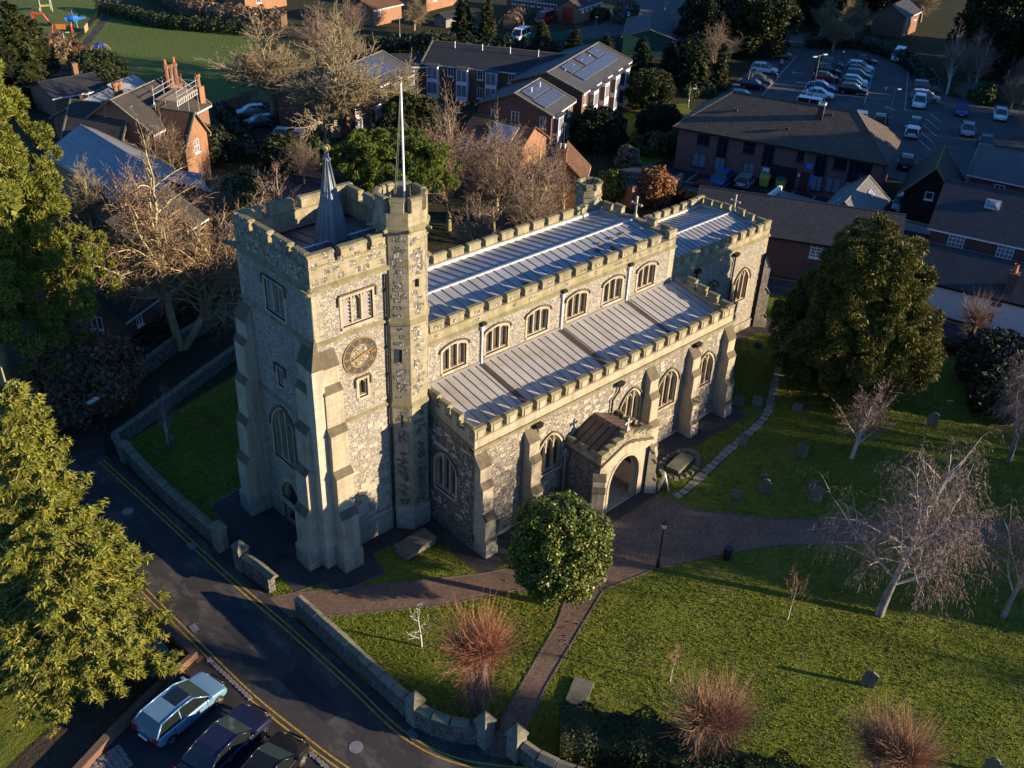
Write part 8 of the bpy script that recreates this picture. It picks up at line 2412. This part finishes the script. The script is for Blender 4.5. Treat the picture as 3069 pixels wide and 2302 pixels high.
lamp_post('slim lamp column beside the heathery bush', 84.7, 42.7, 2.4, 'arm', 'grey_metal', -30)
lamp_post('tall grey lamp post above the solar roof', 100.5, 74.5, 4.2, 'flat', 'grey_metal', 60)
lamp_post('grey lamp post above the far left flats', 75.7, 93.6, 3.6, 'flat', 'grey_metal', 60)
lamp_post('white lamp post at the corner of the playing field', 30.0, 111, 3.4, 'arm', 'pale_metal', -30)
lamp_post('distant lamp post at the far end of the field path', 46, 137.4, 3.4, 'arm', 'grey_metal', -30)
lamp_post('car park lamp between the two rows of cars', 112.5, 37.2, 4.6, 'flat', 'black_metal', 30)
# A-board sign, bin, manhole, wheelie bins
ab = empty('folding_sign', (18.75, -7.75, 0), R(42))
for s_ in (-1, 1):
    b = MB(); b.hexa([(-.3, s_ * .32 - .015, .0), (.3, s_ * .32 - .015, .0), (.3, s_ * .32 + .015, .0), (-.3, s_ * .32 + .015, .0)], [(-.3, s_ * .02 - .015, 1.05), (.3, s_ * .02 - .015, 1.05), (.3, s_ * .02 + .015, 1.05), (-.3, s_ * .02 + .015, 1.05)]); b.build('board', 'trim_white', ab)
tag(ab, 'white folding board sign standing beside the porch arch', 'sign')
lb = empty('litter_bin', (16.6, -14.1, 0)); b = MB(); b.lathe((0, 0), [(0, 0), (.22, 0), (.25, .7), (.27, .72), (.27, .8), (.2, .9), (0, .93)], 12); b.build('drum', 'black_metal', lb); b = MB(); b.box(-.12, .12, -.29, -.25, .68, .8); b.build('slot', 'glass_dark', lb); tag(lb, 'black litter bin on the grass edge of the main path', 'bin')
mh = MB(); mh.box(-.32, .32, -.22, .22, 0, .015); o = mh.build('drain_cover', 'black_metal'); o.location = (-2.0, 1.8, .009); o.rotation_euler = (0, 0, R(20)); tag(o, 'dark rectangular drain cover in the paving before the tower door', 'drain cover')
def skip_bin(label, x, y, body, lid):
    r = empty('wheeled_bin', (x, y, 0), R(20)); b = MB(); b.hexa([(-.5, -.4, .15), (.5, -.4, .15), (.5, .4, .15), (-.5, .4, .15)], [(-.65, -.52, 1.15), (.65, -.52, 1.15), (.65, .52, 1.15), (-.65, .52, 1.15)]); b.build('tub', body, r)
    b = MB(); b.hexa([(-.68, -.55, 1.15), (.68, -.55, 1.15), (.68, .55, 1.15), (-.68, .55, 1.15)], [(-.66, -.4, 1.3), (.66, -.4, 1.3), (.66, .5, 1.36), (-.66, .5, 1.36)]); b.build('lid', lid, r)
    bb = MB(); bb.cyl((0, 0), .09, .09, 0, .15, 8); wm = bb.mesh('castor', ['tyre'])
    for x_ in (-.4, .4):
        for y_ in (-.3, .3):
            link('castor', wm, r, (x_, y_, 0))
    tag(r, label, 'bin')
skip_bin('lime yellow wheeled bin nearest the silver car at the surgery', 67.9, 19.0, 'bin_yellow', 'bin_yellow')
skip_bin('lime bin with green lid beside the surgery door', 68.6, 17.4, 'bin_yellow', 'bin_green')
# posts and small signs
def sign_post(label, x, y, h, w, hh, mat, post='grey_metal', rz=45, name='sign_post'):
    r = empty(name, (x, y, 0), R(rz)); b = MB(); b.cyl((0, 0), .04, .04, 0, h, 6); b.build('post', post, r); b = MB(); b.box(-w / 2, w / 2, -.06, -.03, h - hh, h); b.build('panel', mat, r); tag(r, label, 'sign')
sign_post('white sign panel with yellow top by the car park entrance', 99.0, 43.5, 2.6, .45, .9, 'trim_white')
sign_post('small white notice on the fence of the flats garden', 60.5, 37.0, 1.1, .7, .45, 'trim_white')
sign_post('second white notice on the garden fence nearer the surgery', 62.9, 36.4, 1.1, .7, .45, 'trim_white')
sign_post('yellow and white marker post left of the surgery roof', 75.6, 38.4, 2.6, .6, .9, 'play_orange')
sign_post('green banner sign near the fire station', 128, 82.6, 2.2, 1.4, .8, 'bin_green')
bn = empty('blue_container', (121.5, 86.5, 0), R(20)); b = MB(); b.box(-.8, .8, -.6, .6, 0, 1.3); b.build('tub', 'sign_blue', bn); b = MB(); b.box(-.86, .86, -.66, .66, 1.3, 1.4); b.build('lid', 'play_blue', bn); tag(bn, 'blue recycling container on the grass by the fire station', 'container')
# fences
def fence(label, pts, h, mat, step=.16, bar=.04, rails=(.2, .85), solid=False, name='fence'):
    r = empty(name, (pts[0][0], pts[0][1], 0)); o = Vector(pts[0])
    if solid:
        bb = MB(); bb.box(-step * .47, step * .47, -.03, .03, .02, h)
    else:
        bb = MB(); bb.box(-bar / 2, bar / 2, -bar / 2, bar / 2, .05, h)
    me = bb.mesh('board' if solid else 'bar', [mat])
    for a, c in zip(pts[:-1], pts[1:]):
        p, q = Vector(a), Vector(c); d = q - p; n = max(1, int(d.length / step)); ang = math.atan2(d.y, d.x)
        for i in range(n):
            w = p + d * (i + .5) / n - o
            link('board' if solid else 'bar', me, r, (w.x, w.y, 0), ang)
        for z in rails:
            b = MB(); strip(b, [(a[0] - o.x, a[1] - o.y), (c[0] - o.x, c[1] - o.y)], .05, h * z, .07); b.build('rail', mat, r)
    tag(r, label, 'fence')
fence('grey board fence at the back of the rectory yard', [(34.9, 75.4), (39.3, 76.4), (41, 78)], 1.5, 'wood_pale', .3, rails=(.9,), solid=True)
fence('dark playground fence beside the field path', [(35.3, 120.2), (37.8, 123.8)], .9, 'black_metal', .22)
fence('dark playground fence beyond the pale gate', [(39.5, 126.6), (42.8, 131.8), (45, 135.2)], .9, 'black_metal', .25)
fence('pale wooden gate panel in the playground fence', [(37.9, 124.0), (39.4, 126.4)], 1.0, 'wood_pale', .25, solid=True)
fence('grey board fence along the far hedge of the field', [(46.5, 138.5), (47.8, 133), (50, 123.5)], 1.4, 'fence_grey', .5, rails=(.9,), solid=True)
fence('dark garden railing below the flats lawn', [(59.5, 33.4), (64.5, 36.8), (70, 38.6), (76, 41)], .9, 'black_metal', .3)
fence('green screen fence in front of the white van', [(91.5, 81.6), (95, 80.4), (99.1, 78.8)], 1.3, 'bin_green', .5, rails=(.9,), solid=True)
fence('dark gate across the far car park exit', [(124.5, 56), (127.5, 52.5), (130, 50)], 1.0, 'black_metal', .35)
fence('railing along the fire station drive', [(116, 86), (120, 88), (126, 90)], .8, 'grey_metal', .5)
# playground
sl = empty('slide', (36, 133, 0), R(-30)); b = MB(); b.tube([(0, 0, 0), (-.8, 0, 1.5), (-2.2, 0, 1.7)], .16, 6); b.build('tube', 'play_red', sl); b = MB(); b.box(-2.4, -2.3, -.5, -.4, 0, 1.8); b.box(-2.4, -2.3, .4, .5, 0, 1.8); b.box(-2.6, -1.9, -.5, .5, 1.6, 1.68); b.build('tower_frame', 'play_red', sl); tag(sl, 'red tube slide in the playground', 'slide')
def swing(label, x, y, rz, mat, seat):
    r = empty('swing_frame', (x, y, 0), R(rz))
    for s_ in (-1, 1):
        b = MB(); b.tube([(s_ * 1.5, -.6, 0), (s_ * 1.3, 0, 1.7)], .07, 6); b.tube([(s_ * 1.5, .6, 0), (s_ * 1.3, 0, 1.7)], .07, 6); b.build('leg', mat, r)
    b = MB(); b.tube([(-1.3, 0, 1.7), (1.3, 0, 1.7)], .06, 6); b.build('top_bar', mat, r)
    b = MB(); b.box(-.9, .5, -.06, .06, 1.0, 1.75); b.build('panel', seat, r); tag(r, label, 'swing')
swing('red legged play frame with an orange wooden panel', 34.6, 124, -35, 'play_red', 'play_orange')
bl = empty('play_helicopter', (38, 128.2, 0), R(-20)); b = MB(); b.lathe((0, 0), [(0, 1.0), (.7, 1.1), (.9, 1.5), (.6, 1.9), (0, 2.0)], 8); b.build('cabin', 'play_blue', bl); b = MB(); b.hexa([(.6, -.2, 1.2), (1.9, -.08, 1.4), (1.9, .08, 1.4), (.6, .2, 1.2)], [(.6, -.2, 1.7), (1.9, -.08, 1.6), (1.9, .08, 1.6), (.6, .2, 1.7)]); b.box(-1.2, -.6, -.4, .4, 1.2, 1.7); b.build('tail', 'play_blue', bl)
for s_ in (-.4, .4):
    b = MB(); b.cyl((s_, 0), .05, .05, 0, 1.1, 6); b.build('leg', 'pale_metal', bl)
b = MB(); b.cyl((0, 0), .03, .03, 2.0, 2.7, 5); b.build('mast', 'pale_metal', bl); tag(bl, 'blue climbing pod on posts in the playground', 'playground climber')
cl = empty('climbing_frame', (39, 142.5, 0), R(-10))
for x_ in (-.9, .9):
    for y_ in (-.6, .6):
        b = MB(); b.cyl((x_, y_), .07, .07, 0, 1.9, 6); b.build('leg', 'pale_metal', cl)
b = MB(); b.box(-.9, .9, -.6, .6, .9, 1.0); b.box(-.9, -.8, -.6, .6, 1.0, 1.7); b.box(-.9, .9, -.05, .05, 1.85, 1.92); b.build('deck', 'bin_yellow', cl); tag(cl, 'grey and yellow climbing tower at the back of the playground', 'playground climber')
dm = empty('rope_dome', (34.6, 110.6, 0))
for i in range(6):
    a = R(60 * i); b = MB(); b.tube([(1.6 * math.cos(a) * math.cos(t), 1.6 * math.sin(a) * math.cos(t), 1.5 * math.sin(t)) for t in (0, .4, .8, 1.2, 1.5)], .05, 5); b.build('hoop', 'wood_pale', dm)
b = MB()
for k, (r0, z0_) in enumerate(((1.1, 1.1), (.75, 1.35), (.4, 1.48))):
    b.lathe((0, 0), [(r0, z0_), (r0 * .72, z0_ + .14)], 6)
b.build('net_top', 'rope_blue', dm); tag(dm, 'blue topped climbing dome on the open field', 'playground climber')
for lab, x, y in (('dark litter bin at the start of the field path', 31.3, 110.0),):
    r = empty('litter_bin', (x, y, 0)); b = MB(); b.box(-.3, .3, -.3, .3, 0, .9); b.build('drum', 'bin_green', r); b = MB(); b.hexa([(-.34, -.34, .9), (.34, -.34, .9), (.34, .34, .9), (-.34, .34, .9)], [(-.2, -.2, 1.1), (.2, -.2, 1.1), (.2, .2, 1.1), (-.2, .2, 1.1)]); b.build('lid', 'black_metal', r); tag(r, lab, 'bin')
# ------------------------------------------------------------------ two people walking in the car park
def person(label, x, y, rz, coat, legs, top):
    r = empty('person', (x, y, .01), R(rz))
    J = {'pel': (0, 0, .95), 'spine': (0, 0, 1.2), 'chest': (.02, 0, 1.4), 'neck': (.03, 0, 1.52), 'head': (.05, 0, 1.66), 'crown': (.04, 0, 1.76), 'shl': (0, .2, 1.42), 'ell': (-.08, .26, 1.15), 'wrl': (.04, .26, .92), 'hal': (.08, .25, .84), 'shr': (0, -.2, 1.42), 'elr': (.02, -.26, 1.14), 'wrr': (.18, -.24, .95), 'har': (.24, -.23, .89), 'hil': (0, .1, .92), 'knl': (.16, .1, .5), 'anl': (.08, .1, .09), 'tol': (.24, .11, .05), 'hir': (0, -.1, .92), 'knr': (-.02, -.1, .5), 'anr': (-.22, -.1, .12), 'tor': (-.08, -.11, .04)}
    E = [('pel', 'spine'), ('spine', 'chest'), ('chest', 'neck'), ('neck', 'head'), ('head', 'crown'), ('chest', 'shl'), ('shl', 'ell'), ('ell', 'wrl'), ('wrl', 'hal'), ('chest', 'shr'), ('shr', 'elr'), ('elr', 'wrr'), ('wrr', 'har'), ('pel', 'hil'), ('hil', 'knl'), ('knl', 'anl'), ('anl', 'tol'), ('pel', 'hir'), ('hir', 'knr'), ('knr', 'anr'), ('anr', 'tor')]
    rad_ = {'pel': .16, 'spine': .15, 'chest': .17, 'neck': .055, 'head': .1, 'crown': .07, 'shl': .085, 'shr': .085, 'ell': .06, 'elr': .06, 'wrl': .045, 'wrr': .045, 'hal': .04, 'har': .04, 'hil': .11, 'hir': .11, 'knl': .07, 'knr': .07, 'anl': .05, 'anr': .05, 'tol': .045, 'tor': .045}
    ks = list(J)
    me = bpy.data.meshes.new('figure'); me.from_pydata([J[k] for k in ks], [(ks.index(a), ks.index(c)) for a, c in E], [])
    ob = bpy.data.objects.new('figure', me); COL.objects.link(ob)
    md = ob.modifiers.new('s', 'SKIN')
    for i, k in enumerate(ks):
        v = me.skin_vertices[0].data[i]; v.radius = (rad_[k], rad_[k]); v.use_root = k == 'pel'
    ob.modifiers.new('d', 'SUBSURF').levels = 1
    dg = bpy.context.evaluated_depsgraph_get()
    m2_ = bpy.data.meshes.new_from_object(ob.evaluated_get(dg)); bpy.data.objects.remove(ob)
    m2_.materials.clear()
    for m in (coat, legs, 'skin', top):
        m2_.materials.append(M[m])
    for p in m2_.polygons:
        z = p.center.z
        p.material_index = 1 if z < .86 else (3 if z > 1.7 or (z > 1.56 and p.center.x < .02) else (2 if z > 1.52 else 0)); p.use_smooth = True
    link('figure', m2_, r)
    r.scale = (.9, .9, .9)
    tag(r, label, 'person')
person('person in a pale jacket walking near the car park entrance', 112.9, 47.2, 200, 'coat_pale', 'coat_dark', 'wood_dark')
person('person in dark clothes walking along the car park edge', 104.7, 42.6, 200, 'coat_dark', 'coat_dark', 'wood_dark')
